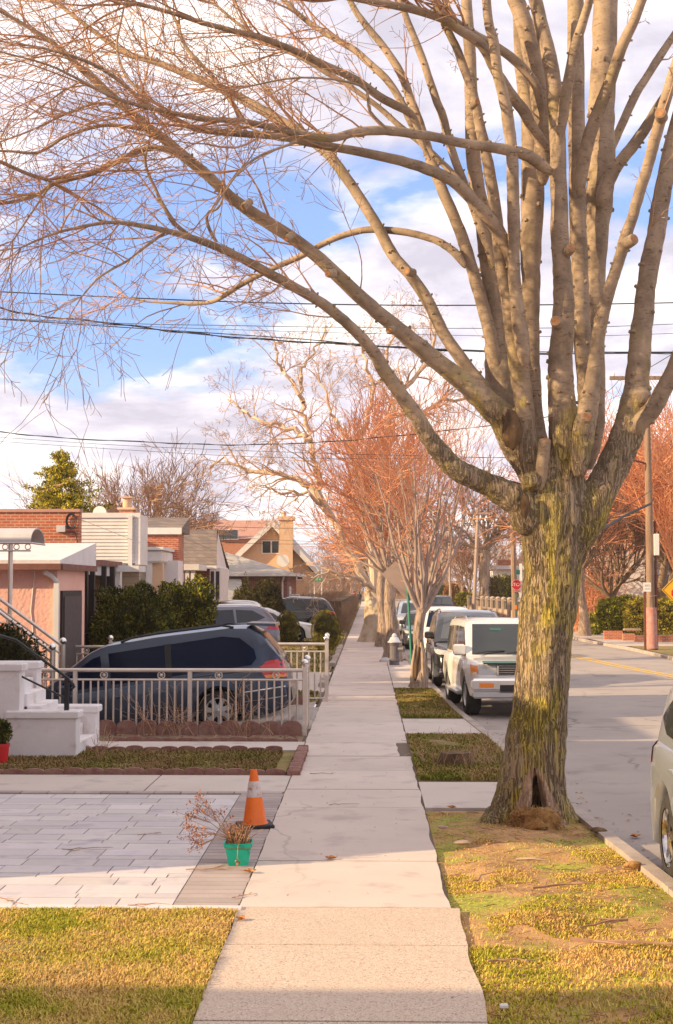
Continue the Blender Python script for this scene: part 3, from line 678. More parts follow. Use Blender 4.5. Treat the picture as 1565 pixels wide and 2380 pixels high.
# knobs and burls
for px, py, r, D in ((1236, 1118, .10, TD-.29), (1491, 925, .10, TD-.12), (1300, 1150, .2, TD-.1), (1230, 1200, .2, TD-.12)):
    mb.ball(toL(W(px, py, D)), r, 12, 8)
body = mb.build('trunk', m_bark, tree)
rm = body.modifiers.new('fuse', 'REMESH'); rm.mode = 'VOXEL'; rm.voxel_size = .019; rm.use_smooth_shade = True
sm = body.modifiers.new('soft', 'SMOOTH'); sm.factor = .5; sm.iterations = 3
tx = bpy.data.textures.new('furrows', 'CLOUDS'); tx.noise_scale = .11; tx.noise_depth = 3
dm = body.modifiers.new('furrow', 'DISPLACE'); dm.texture = tx; dm.texture_coords = 'LOCAL'; dm.strength = .035; dm.mid_level = .5
for name, (P, Rr, tw, st) in LIMBS.items():
    m2 = MB(); n0 = 0
    if name in FUSE: n0 = max(0, min(FUSE[name], len(P)-2)-12)
    rr_ = random.Random(name)
    P2 = [p+V((rr_.uniform(-.2, .2), rr_.uniform(-.2, .2), rr_.uniform(-.2, .2)))*r*.25 for p, r in zip(P, Rr)]
    LIMBS[name] = (P2, Rr, tw, st)
    big = Rr[0] > .03
    def lf(i, a, r, p, s_=len(name)): return r*(1+.07*NZ.noise(V((math.cos(a), math.sin(a), p.z*4+s_))))
    Rl = list(Rr[n0:])
    if n0: Rl[0] *= .72; Rl[1] *= .84; Rl[2] *= .92
    elif name[0] == 'S' or name in ('L3', 'L4', 'L5', 'L6', 'L6b', 'L7', 'L8', 'L9', 'L10'): Rl[0] *= .35; Rl[1] *= .62; Rl[2] *= .82; Rl[3] *= .93
    m2.tube(P2[n0:], Rl, 14 if big else 8, True, None, lf)
    # little collars and stubs of shed side shoots
    if big:
        for _ in range(int(len(P2)*.35)):
            i = rr_.randrange(max(1, n0), len(P2)-1); d_ = (P2[i+1]-P2[i-1]).normalized()
            s_ = V((rr_.uniform(-1, 1), rr_.uniform(-1, .3), rr_.uniform(-.6, 1))); s_ = (s_-d_*s_.dot(d_)).normalized()
            m2.tube([P2[i]+s_*Rr[i]*.6, P2[i]+s_*(Rr[i]+.02)+d_*.012], [Rr[i]*.34, Rr[i]*.16], 6)
    o = m2.build('limb', m_limb, tree)
# cut stubs with pale sawn faces
def stub(px, py, D, dirn, r, L=.12):
    p = toL(W(px, py, D)); d = V(dirn).normalized()
    s = MB(); s.tube([p-d*L, p-d*.02, p], [r*1.2, r*1.12, r*1.02], 12)
    o = s.build('pruned_stub', m_limb, tree)
    f = MB(); f.tube([p-d*.001, p+d*.004], [r*.8, r*.78], 14); f.build('cut_face', m_cut, o)
for a in ((1267, 1022, TD-.40, (.05, -.35, .9), .055, .50), (1291, 745, TD-.42, (-.3, -.9, .1), .05), (1392, 742, TD-.62, (-.2, -1, .1), .045), (1329, 575, TD-.42, (.25, -.9, .2), .045), (1475, 555, TD-1.0, (.5, -.8, .2), .05), (763, 636, TD-1.2, (-.4, -.9, -.2), .035), (905, 768, TD-.85, (-.3, -.9, -.2), .035), (945, 630, TD+.2, (-.6, -.8, 0), .04), (1183, 960, TD-.35, (0, -.9, .4), .05), (1535, 262, TD-1.2, (-.3, -.9, .1), .05), (1366, 968, TD-.62, (0, -1, .1), .045), (665, 555, TD-1.3, (-.5, -.7, -.5), .03), (565, 482, TD-1.4, (-.5, -.6, -.6), .03), (897, 880, TD-.3, (-.8, -.4, -.2), .045, .08), (1068, 1120, TD-.35, (-.3, -.3, -.9), .05, .1), (1110, 236, TD-.5, (.4, -.9, .1), .03), (980, 1000, TD-.35, (-.4, -.7, -.6), .04, .08)):
    stub(*a)
for x, y, D, a, b_, c_ in ((1192, 1005, TD-.36, .10, .06, .17), (1186, 975, TD-.33, .08, .05, .10), (1221, 1176, TD-.36, .045, .05, .12)):
    s = MB(); s.ball((0, 0, 0), 1, 14, 9); p_ = toL(W(x, y, D)); s.v = [(p_.x+v[0]*a*(1+.3*NZ.noise(V(v)*2)), p_.y+v[1]*b_, p_.z+v[2]*c_*(1+.3*NZ.noise(V(v)*2.5))) for v in s.v]; s.build('hollow', m_rot, tree)  # solid dark lumps stand in for the shade inside the fork hollows
# rotten core, debris
s = MB(); c_ = toL(W(1240, 1912, TD-.42)); rr_ = random.Random(4)
ic = [(max(1e-4, .23*math.sin(PI*i/12)), -.15*math.cos(PI*i/12)) for i in range(13)]
s.lathe(ic, 26, (c_.x, c_.y, c_.z-.01)); s.v = [tuple(V(v)+(V(v)-c_)*(.5*NZ.noise(V(v)*6)+.25*NZ.noise(V(v)*19))) for v in s.v]
deb = s.build('debris_mound', m_debris, None, troot)
tag(deb, 'brown mound of crumbled rotten wood spilling from the hollow of the big tree', 'debris')
s = MB()
for _ in range(900):
    a = rr_.uniform(0, 2*PI); q = c_+V((math.cos(a)*rr_.uniform(.0, .36), -abs(math.sin(a))*rr_.uniform(0, .22), rr_.uniform(-.12, .14)))
    if (q-c_).length > .27: q.z = c_.z-.12+rr_.uniform(0, .04)
    d_ = V((rr_.uniform(-1, 1), rr_.uniform(-1, 1), rr_.uniform(-.5, .9))).normalized()*rr_.uniform(.02, .07)
    s.tube([q, q+d_*.5+V((0, 0, .005)), q+d_], .0035, 3)
s.build('bark_shreds', m_debris, deb)
deb.children[0]['kind'] = 'stuff'
# twigs -------------------------------------------------------------
def perp(d, rr_):
    v = V((rr_.gauss(0, 1), rr_.gauss(0, 1), rr_.gauss(0, 1))); v = v-d*v.dot(d); return v.normalized()
def shoot(mb, p, d, L, r, lvl, rr_, up=.15, wander=.28, kids=5, seg=.16, minr=.0028, sides=4, ang=(.5, 1.0), ratio=.55, pull=None):
    n = max(2, int(L/seg)); pts = [p]; rad = [r]; q = V(p); dd = V(d)
    for i in range(n):
        dd = dd+perp(dd, rr_)*wander*rr_.uniform(.3, 1)+V((0, 0, up*.25))
        if pull is not None: dd += pull*.08
        dd.normalize(); q = q+dd*(L/n); pts.append(V(q)); rad.append(max(minr, r*(1-.75*(i+1)/n)))
    mb.tube(pts, rad, sides if r > .006 else 3, False)
    if lvl <= 0: return
    k = max(1, int(kids*rr_.uniform(.7, 1.3)))
    for _ in range(k):
        i = rr_.randrange(1, len(pts)); t = (pts[i]-pts[i-1]).normalized()
        a = rr_.uniform(*ang); cd = (t*math.cos(a)+perp(t, rr_)*math.sin(a)).normalized()
        shoot(mb, pts[i], cd, L*ratio*rr_.uniform(.6, 1.2)*(1-.35*i/len(pts)), rad[i]*.65, lvl-1, rr_, up, wander, kids, seg*.8, minr, 3, ang, ratio, pull)
rr_ = random.Random(21)
cA = MB(); cB = MB()
LEFT = V((-1, -.15, 0))
for name, (P, Rr, tw, st) in LIMBS.items():
    n = len(P); L = sum((a-b).length for a, b in zip(P, P[1:]))
    left = name[0] == 'L'
    cnt = int(L*tw*(2.3 if left else 1.6))
    for _ in range(cnt):
        i = min(n-2, int(n*(st+(1-st)*rr_.random()**.8)))
        t = (P[i+1]-P[i]).normalized()
        a = rr_.uniform(.45, 1.15); pd = perp(t, rr_)
        if left and rr_.random() < .4: pd = (pd+V((-.3, -.3, .7))).normalized()
        d = (t*math.cos(a)+pd*math.sin(a)).normalized()
        Lq = rr_.uniform(.45, 1.5)*(1.0 if left else .7)
        shoot(cA if rr_.random() < .5 else cB, P[i], d, Lq, min(Rr[i]*.6, rr_.uniform(.006, .014)), 2, rr_, up=rr_.uniform(-.2, .4), wander=.26, kids=5, ratio=.5, minr=.0028, pull=LEFT if left else None)
    if left:   # the tip breaks up into a fan
        for _ in range(5):
            shoot(cA, P[-1], ((P[-1]-P[-3]).normalized()+perp((P[-1]-P[-3]).normalized(), rr_)*.5).normalized(), rr_.uniform(.8, 1.6), max(.005, Rr[-1]*.8), 2, rr_, up=.0, kids=5)
# long drooping sprays hanging at the upper left
for _ in range(18):
    P_ = LIMBS[rr_.choice(('L1', 'L2', 'L4', 'L5', 'L11', 'L12', 'L13', 'L17', 'L21', 'L22', 'L8'))][0]; p = P_[rr_.randrange(int(len(P_)*.55), len(P_))]
    d = V((-.85, rr_.uniform(-.3, .3), rr_.uniform(-.5, .3))).normalized()
    shoot(cB, p, d, rr_.uniform(1.0, 1.9), .008, 2, rr_, up=-.12, wander=.22, kids=6, pull=LEFT)
for _ in range(7):
    P_ = LIMBS[rr_.choice(('L1', 'L2', 'L4', 'L5', 'L11', 'L12', 'L18', 'L19', 'L20'))][0]; p = P_[rr_.randrange(int(len(P_)*.75), len(P_))]
    d = V((rr_.uniform(-.9, .5), rr_.uniform(-.3, .3), rr_.uniform(-.5, .4))).normalized()
    shoot(cA, p, d, rr_.uniform(1.0, 1.7), .009, 2, rr_, up=-.05, wander=.22, kids=6)
print('twig verts', len(cA.v), len(cB.v))
a_ = cA.build('twigs', m_twig, tree); a_['kind'] = 'stuff'
b_ = cB.build('twigs', m_twig2, tree); b_['kind'] = 'stuff'; b_['label'] = 'reddish young twigs'
# ------------------------------------------------------------------ cars
m_glass = glassy('car_glass'); m_glassb = glassy('tinted_car_glass', (.005, .010, .030), .05, .12); m_glassl = glassy('light_car_glass', (.07, .075, .085), .1)
m_tyre = M('tyre_rubber', (.022, .02, .02), (.04, .036, .034), 12, rough=.85, bs=.3, bsc=60)
m_blk = M('black_plastic', (.015, .015, .016), rough=.6)
m_under = M('underbody', (.012, .011, .011), rough=.95)
m_rim = M('silver_rim', (.55, .55, .56), rough=.32, metal=.85)
m_chrome = M('chrome', (.78, .76, .74), rough=.14, metal=1)
m_lamp = glassy('headlamp_glass', (.45, .44, .43), .12)
m_red = m_red
m_taillamp = glassy('tail_lamp_red', (.55, .02, .03), .15); m_amber = glassy('amber_lamp', (.85, .24, .02), .2)
m_plate = M('number_plate', (.75, .62, .28), (.70, .70, .66), 9, rough=.5)
m_grn = M('green_tint', (.04, .12, .10), rough=.4)
m_seat = M('car_seat', (.16, .12, .11), rough=.9)
class Car:
    def __init__(s, root, mat, L, Wd, H, wb, wr, zc, top, roof, belt_drop=0, taper=.16, nose=.06, tail=.05, tumble=.80, cxf=None, wx=None, flare=0):
        s.root = root; s.L = L; s.hw = Wd/2; s.H = H; s.wr = wr; s.top = top; s.roof = roof; s.zc = zc
        s.xf, s.xr = wx if wx else (wb/2+.05, -wb/2+.05); s.tumble = tumble; s.taper = taper; s.nose = nose; s.tail = tail
        s.body(mat, flare)
    def hwx(s, x):
        e = s.L/2; t = 0
        d = e-x
        if d < .8: t = max(t, (1-d/.8)**2.4*s.taper/1.0)
        d = x+e
        if d < .7: t = max(t, (1-d/.7)**2.4*s.taper*.8)
        return s.hw*(1-t)
    def sidew(s, x, z):
        zt = pl(s.top, x); return s.hwx(x)*lerp(.93, s.tumble, max(0, min(1, (z-zt)/(s.H-zt+.01))))
    def body(s, mat, flare):
        e = s.L/2; xs = [-e, -e+.03, -e+.08, -e+.16]; x = -e+.26
        while x < e-.26: xs.append(x); x += .07
        xs += [e-.26, e-.16, e-.08, e-.03, e]
        mb = MB(); NP = 10
        for x in xs:
            hw = s.hwx(x); zb = s.zc
            d = min(x+e, e-x)
            if d < .45: zb += (1-d/.45)**2*.10
            ar = s.wr*1.17; arch = 0
            for xw in (s.xf, s.xr):
                dx = abs(x-xw)
                if dx < ar: arch = max(arch, s.wr+math.sqrt(ar*ar-dx*dx)*.98)
            zbb = max(zb, arch)
            zt = pl(s.top, x)
            if arch: hw += flare
            edge = 1.0
            if d < .10: edge = 1-(1-d/.10)**2*.035
            zt2 = zt
            ring = [(hw*.6, zbb+.0), (hw*.93*edge, zbb+.0), (hw*.985*edge, zbb+.03)]
            zm = max(zbb+.04, lerp(s.zc, zt, .42)); ring += [(hw*edge, zm), (hw*.995*edge, max(zm+.01, lerp(s.zc, zt, .72))), (hw*.965*edge, zt2-.05), (hw*.93*edge, zt2-.01), (hw*.86, zt2+.015), (hw*.45, zt2+.035), (0, zt2+.04)]
            half = [(x, y, z) for y, z in ring]
            mb.v += [(x, -y, z) for x, y, z in half]+[(x, y, z) for x, y, z in half[-2::-1]]
        m = 2*NP-1
        for i in range(len(xs)-1):
            for k in range(m-1):
                a = i*m+k; mb.f.append((a, a+1, a+m+1, a+m)); mb.smooth.append(True)
            mb.f.append((i*m+m-1, i*m, (i+1)*m, (i+1)*m+m-1)); mb.smooth.append(False)
        for i0, rev in ((0, False), ((len(xs)-1)*m, True)):
            f = tuple(range(i0, i0+m)); mb.f.append(f[::-1] if not rev else f); mb.smooth.append(False)
        # greenhouse
        r0, r1 = s.roof[0][0], s.roof[-1][0]; n = 46; base = len(mb.v)
        gx = [lerp(r0, r1, i/n) for i in range(n+1)]
        for x in gx:
            zt = pl(s.top, x)-.02; zr = pl(s.roof, x); zr = max(zr, zt+.002)
            def sw(z): return s.sidew(x, z)
            half = [(sw(zt), zt), (sw(lerp(zt, zr, .5)), lerp(zt, zr, .5)), (sw(lerp(zt, zr, .86)), lerp(zt, zr, .88)), (sw(zr)*.97, zr-.012), (sw(zr)*.86, zr+.012), (sw(zr)*.45, zr+.03), (0, zr+.034)]
            half = [(x, y, z) for y, z in half]
            mb.v += [(x, -y, z) for x, y, z in half]+[(x, y, z) for x, y, z in half[-2::-1]]
        m2 = 13
        for i in range(n):
            for k in range(m2-1):
                a = base+i*m2+k; mb.f.append((a, a+1, a+m2+1, a+m2)); mb.smooth.append(True)
        mb.f.append(tuple(range(base, base+m2))[::-1]); mb.smooth.append(False)
        mb.f.append(tuple(range(base+n*m2, base+n*m2+m2))); mb.smooth.append(False)
        s.bv = BVHTree.FromPolygons([V(v) for v in mb.v], mb.f)
        s.obj = mb.build('body', mat, s.root, sharp=38)
        u = MB(); u.box(-e+.25, e-.25, -s.hw*.72, s.hw*.72, s.zc+.02, s.zc+.42)
        for xw in (s.xf, s.xr):
            u.box(xw-s.wr*1.1, xw+s.wr*1.1, -s.hw*.86, s.hw*.86, s.wr*1.3, s.wr*1.3+.02) if 0 else None
        u.build('underbody', m_under, s.root)
    def patch(s, name, poly, face, mat, off=.006, th=.0, parent=None, cuts=None, both=False):
        """poly in (a, z): side faces 'L'/'R' use x; 'F'/'B' use y. Projected on the body, with its own thickness."""
        import bmesh
        if face == 'S':
            a = s.patch(name, poly, 'R', mat, off, th, parent); s.patch(name, poly, 'L', mat, off, th, parent); return a
        bm = bmesh.new()
        vs = [bm.verts.new((p[0], 0, p[1])) for p in poly]; bm.faces.new(vs)
        bmesh.ops.triangulate(bm, faces=bm.faces[:])
        for _ in range(4):
            es = [e_ for e_ in bm.edges if e_.calc_length() > .09]
            if not es: break
            bmesh.ops.subdivide_edges(bm, edges=es, cuts=1); bmesh.ops.triangulate(bm, faces=bm.faces[:])
        ok = {}
        for v in bm.verts:
            a, z = v.co.x, v.co.z
            if face in 'LR':
                sg = 1 if face == 'L' else -1; o = V((a, sg*3, z)); d = V((0, -sg, 0))
            else:
                sg = 1 if face == 'F' else -1; o = V((sg*6, a, z)); d = V((-sg, 0, 0))
            h = s.bv.ray_cast(o, d)
            if h[0] is None: ok[v] = False; v.co = o+d*3; continue
            ok[v] = True; nrm = h[1]
            if nrm.dot(d) > 0: nrm = -nrm
            v.co = h[0]+nrm*off
        bad = [v for v in bm.verts if not ok[v]]
        if bad: bmesh.ops.delete(bm, geom=bad, context='VERTS')
        me = bpy.data.meshes.new(name); bm.to_mesh(me); bm.free()
        for p in me.polygons: p.use_smooth = True
        me.materials.append(mat)
        o = bpy.data.objects.new(name, me); COL.objects.link(o); o.parent = parent or s.root
        return o
    def wheels(s, spokes=5, w_=.22, rimr=.66, rim=None, sides=(1, -1), inset=.03, tread=True, thick=1.0):
        rim = rim or m_rim
        for xw in (s.xf, s.xr):
            for sg in sides:
                yo = sg*(s.hw-inset); R_ = s.wr; wd = w_
                wl = thing('wheel', '', '', (xw, yo-sg*wd/2, R_)) ; del wl['label'], wl['category']
                wl.parent = s.root
                t = MB(); h = wd/2
                t.lathe([(R_*.66, -h), (R_*.86, -h*1.02), (R_*.97, -h*.8), (R_, -h*.55), (R_, h*.55), (R_*.97, h*.8), (R_*.86, h*1.02), (R_*rimr, h*.96), (R_*rimr*.97, h*.8)], 36, (0, 0, 0), 'y', cap=False)
                t.build('tyre', m_tyre, wl)
                q = MB(); yy = sg*h*.92
                q.lathe([(R_*rimr, yy), (R_*rimr*.93, yy*1.0), (R_*rimr*.9, yy*.8), (R_*rimr*.88, yy*.3)], 32, (0, 0, 0), 'y', cap=False)
                q.lathe([(R_*.14, yy*.3), (R_*.15, yy*.85), (R_*.10, yy*.97), (1e-4, yy*.99)], 16, (0, 0, 0), 'y')
                for k in range(spokes):
                    a = 2*PI*(k+.25)/spokes; ca, sa = math.cos(a), math.sin(a); wdh = R_*.085*thick*5/spokes*1.3
                    P = []
                    for r_, ww, yv in ((R_*.1, wdh*1.1, .93), (R_*.4, wdh*.85, .84), (R_*rimr*.93, wdh*1.15, .88)):
                        for sd_ in (-1, 1): P.append((r_*ca-sd_*ww*sa, yy*yv, r_*sa+sd_*ww*ca))
                    Q = [(x, y*.72, z) for x, y, z in P]
                    q.add(P+Q, [(0, 1, 3, 2), (2, 3, 5, 4), (0, 2, 8, 6), (2, 4, 10, 8), (1, 7, 9, 3), (3, 9, 11, 5)])
                q.build('rim', rim, wl)
                d_ = MB(); d_.lathe([(R_*rimr*.9, yy*.25), (1e-4, yy*.24)], 24, (0, 0, 0), 'y'); d_.build('brake_disc', m_under, wl)
    def mirror(s, x, z, mat, sz=.12, sides=(1, -1)):
        for sg in sides:
            y = sg*(s.sidew(x, z)+.13)
            b = MB(); b.box(-.075, .075, -.11, .11, -sz/2-.02, sz/2+.02, bev=.03); o = b.build('mirror', mat, s.root, (x, y, z)); 
            g = MB(); g.box(-.085, -.076, -.09, .09, -sz/2, sz/2); g.build('mirror_glass', m_chrome, o)
            f = MB(); f.box(-.03, .03, -.13*1.0 if sg > 0 else .05, -.05 if sg > 0 else .13, -sz/2-.03, -sz/2+.01); f.build('mirror_arm', m_blk, o)
    def handles(s, xs, z, mat):
        for x in xs:
            for sg in (1, -1):
                y = sg*(s.hwx(x)+.012); b = MB(); b.box(x-.09, x+.09, min(y, y-sg*.04), max(y, y-sg*.04), z-.016, z+.016, bev=.008); b.build('door_handle', mat, s.root)
    def seam(s, x, z0, z1, dx=0):
        s.patch('door_seam', [(x-.006, z0), (x+.006, z0), (x+dx+.006, z1), (x+dx-.006, z1)], 'S', m_blk, .003)
    def rails(s, x0, x1, mat, dz=.05):
        for sg in (1, -1):
            pts = []
            for i in range(11):
                x = lerp(x0, x1, i/10); zr = pl(s.roof, x)
                pts.append((x, sg*s.sidew(x, zr)*.90, zr+(.012 if i in (0, 10) else dz)))
            b = MB(); b.tube(pts, .018, 8); b.build('roof_rail', mat, s.root)
m_van = paint('blue_grey_paint', (.032, .048, .082), .45, .28, .5)
m_silver = paint('champagne_paint', (.70, .67, .63), .15, .35)
m_silver2 = paint('silver_paint', (.47, .51, .58), .6, .3)
m_black = paint('black_paint', (.018, .018, .022), .3, .2)
m_dk = paint('charcoal_paint', (.06, .058, .07), .6, .28)
m_white = paint('white_paint', (.76, .74, .72), .0, .35)
m_grey = paint('grey_violet_paint', (.16, .16, .20), .6, .28)
m_clad = paint('silver_cladding', (.50, .48, .47), .5, .4)
# --- minivan, nose down on the sloping drive
slope = math.radians(8.1)
vp = thing('parked_minivan', 'dark blue grey minivan parked nose down behind the steel railing fence', 'minivan')
van = Car(vp, m_van, 5.1, 1.93, 1.70, 3.0, .335, .17,
          [(-2.55, .86), (-2.45, .98), (-2.2, 1.0), (0, .98), (1.1, .96), (1.5, .93), (2.2, .80), (2.45, .68), (2.55, .58)],
          [(-2.50, 1.04), (-2.40, 1.22), (-2.22, 1.50), (-2.02, 1.645), (-1.6, 1.70), (-.4, 1.72), (.45, 1.69), (.75, 1.60), (1.25, 1.30), (1.85, .94)], tumble=.80, taper=.14, wx=(1.72, -1.33))
van.patch('side_window', [(-1.98, 1.02), (-.62, 1.02), (-.66, 1.56), (-1.55, 1.565), (-1.84, 1.50), (-2.06, 1.28), (-2.08, 1.12)], 'S', m_glassb)
van.patch('side_window', [(-.52, 1.02), (.42, 1.02), (.42, 1.55), (-.55, 1.56)], 'S', m_glassb)
van.patch('side_window', [(.56, 1.02), (1.42, 1.01), (1.02, 1.32), (.70, 1.50), (.56, 1.53)], 'S', m_glassb)
van.patch('windscreen', [(-.72, 1.0), (.72, 1.0), (.62, 1.60), (-.62, 1.60)], 'F', m_glass)
van.patch('rear_window', [(-.66, 1.12), (.66, 1.12), (.56, 1.56), (-.56, 1.56)], 'B', m_glassb)
for f in 'LR':
    van.patch('tail_lamp', [(-2.54, .80), (-2.17, .83), (-2.10, .92), (-2.24, 1.05), (-2.50, 1.06)], f, m_taillamp, .01)
    van.patch('turn_lamp', [(-2.54, .745), (-2.2, .77), (-2.17, .828), (-2.54, .798)], f, m_amber, .011)
van.patch('tail_lamp', [(-.9, .75), (-.62, .78), (-.62, 1.02), (-.9, 1.05)], 'B', m_taillamp, .01)
van.patch('tail_lamp', [(.62, .78), (.9, .75), (.9, 1.05), (.62, 1.02)], 'B', m_taillamp, .01)
van.patch('body_moulding', [(-2.5, .58), (-1.78, .58), (-1.78, .60), (-2.5, .60)], 'S', m_chrome, .008)
van.patch('body_moulding', [(-.9, .44), (1.25, .46), (1.25, .50), (-.9, .48)], 'S', m_dk, .012)
van.patch('chrome_strip', [(-2.5, .42), (-1.78, .42), (-1.78, .435), (-2.5, .435)], 'S', m_chrome, .008)
van.seam(-.57, .22, 1.0); van.seam(.49, .22, 1.0); van.seam(1.32, .25, .9)
van.patch('door_rail', [(-2.1, .93), (-.6, .95), (-.6, .965), (-2.1, .945)], 'S', m_blk, .004)
van.patch('pillar_trim', [(-.62, 1.0), (-.52, 1.0), (-.55, 1.57), (-.66, 1.57)], 'S', m_blk, .008)
van.handles((.3, .68), .80, m_van); van.mirror(1.22, 1.05, m_van)
van.rails(-1.75, .2, m_blk, .05)
van.wheels(7, .23, .68, thick=1.6)
b = MB(); b.add([(-2.46, -.62, 1.60), (-2.46, .62, 1.60), (-1.98, .66, 1.70), (-1.98, -.66, 1.70), (-2.46, -.62, 1.655), (-2.46, .62, 1.655), (-1.98, .66, 1.735), (-1.98, -.66, 1.735)], [(3, 2, 1, 0), (4, 5, 6, 7), (0, 1, 5, 4), (1, 2, 6, 5), (2, 3, 7, 6), (3, 0, 4, 7)]); b.build('spoiler', m_van, vp)
b = MB(); b.box(-2.60, -2.40, -.86, .86, .32, .60, bev=.04); b.build('rear_bumper', m_van, vp)
# local +x is the nose, which points to world -x
c = W(508, 1653, 24.05)
vp.rotation_euler = (0, slope, PI)
M_ = Euler((0, slope, PI)).to_matrix()
hub = M_ @ V((van.xr, van.hw, van.wr))
vp.location = c-hub
# --- SUV by the kerb behind the big tree
def place(root, x, y, rz, z=-.012): root.location = (x, y, z); root.rotation_euler = (0, 0, rz)
s1 = thing('parked_suv', 'champagne silver boxy off road wagon with a dark bonnet guard parked behind the big tree', 'suv', group='vehicles parked along the kerb')
C1 = Car(s1, m_silver, 4.6, 1.76, 1.74, 2.67, .385, .36, [(-2.3, .9), (-2.2, 1.06), (0, 1.06), (.95, 1.05), (1.9, 1.0), (2.2, .97), (2.3, .74)],
         [(-2.24, 1.1), (-2.12, 1.60), (-1.9, 1.71), (0, 1.74), (.38, 1.71), (.55, 1.64), (1.12, 1.06)], taper=.10, tumble=.83, wx=(1.40, -1.27), flare=.045)
C1.patch('windscreen', [(-.70, 1.10), (.70, 1.10), (.62, 1.66), (-.62, 1.66)], 'F', m_glass)
C1.patch('side_window', [(.48, 1.09), (.98, 1.09), (.50, 1.56), (.48, 1.57)], 'S', m_glass); C1.patch('side_window', [(-.32, 1.09), (.42, 1.09), (.42, 1.60), (-.32, 1.61)], 'S', m_glass)
C1.patch('side_window', [(-1.05, 1.09), (-.42, 1.09), (-.42, 1.61), (-1.05, 1.60)], 'S', m_glass); C1.patch('side_window', [(-2.05, 1.09), (-1.15, 1.09), (-1.15, 1.60), (-1.95, 1.56)], 'S', m_glass)
for sg in (1, -1):
    y0, y1 = (.42, .74) if sg > 0 else (-.74, -.42)
    C1.patch('headlight', [(y0, .80), (y1, .80), (y1, .955), (y0, .965)], 'F', m_lamp, .012)
    y0, y1 = (.75, .84) if sg > 0 else (-.84, -.75)
    C1.patch('turn_lamp', [(y0, .80), (y1, .80), (y1, .94), (y0, .955)], 'F', m_amber, .014)
b = MB(); b.box(2.24, 2.40, -.88, .88, .50, .73, bev=.04); bo = b.build('front_bumper', m_chrome, s1)
b = MB(); b.box(2.20, 2.375, -.86, .86, .37, .50, bev=.03); b.build('bumper_skirt', m_clad, s1)
for sg in (1, -1):
    b = MB(); b.box(2.395, 2.41, sg*.62-.13, sg*.62+.13, .57, .655, bev=.006); b.build('bumper_lamp', m_amber, s1)
b = MB(); b.box(2.38, 2.408, -.38, .38, .50, .62, bev=.01); b.build('bumper_intake', m_blk, s1)
b = MB(); b.box(2.40, 2.42, .20, .38, .51, .58); b.build('number_plate', m_plate, s1)
b = MB(); b.box(2.27, 2.325, -.42, .42, .78, .97, bev=.015); g = b.build('grille', m_chrome, s1)
b = MB()
for k in range(4): b.box(2.32, 2.335, -.39, .39, .795+.041*k, .829+.041*k)
b.build('grille_slot', m_blk, g)
b = MB(); b.ball((2.345, 0, .875), .05, 12, 8, .7); b.build('badge', m_amber, g)
b = MB(); b.prism([(2.14, 1.02), (2.30, .985), (2.33, 1.01), (2.14, 1.035)], -.66, .66); b.build('bonnet_guard', m_grn, s1)
for sg in (1, -1):
    b = MB(); b.box(-.85, .95, sg*.80-.0 if sg > 0 else -.98, .98 if sg > 0 else -.80, .34, .42, bev=.02); b.build('side_step', m_clad, s1)
    for k, (px_, tilt) in enumerate(((.05, 1), (-.05, 1))): pass
b = MB(); b.tube([(1.16, -.05, 1.12), (1.10, .2, 1.16), (1.07, .62, 1.17)], .011, 5); b.build('wiper', m_blk, s1)
b = MB(); b.tube([(1.16, -.65, 1.12), (1.10, -.4, 1.16), (1.07, -.08, 1.17)], .011, 5); b.build('wiper', m_blk, s1)
C1.patch('sun_visor_strip', [(-.30, 1.54), (-.08, 1.53), (-.08, 1.58), (-.30, 1.58)], 'F', m_grn, .012)
C1.seam(.45, .42, 1.05); C1.seam(-.37, .42, 1.05); C1.seam(1.0, .5, 1.0)
C1.handles((-.25, -.95), .92, m_silver); C1.mirror(.98, 1.19, m_silver, .17); C1.rails(-1.8, .1, m_chrome, .06); C1.wheels(6, .27, .60, thick=1.3, inset=-.01)
place(s1, 2.60, 28.15, -PI/2+.065)
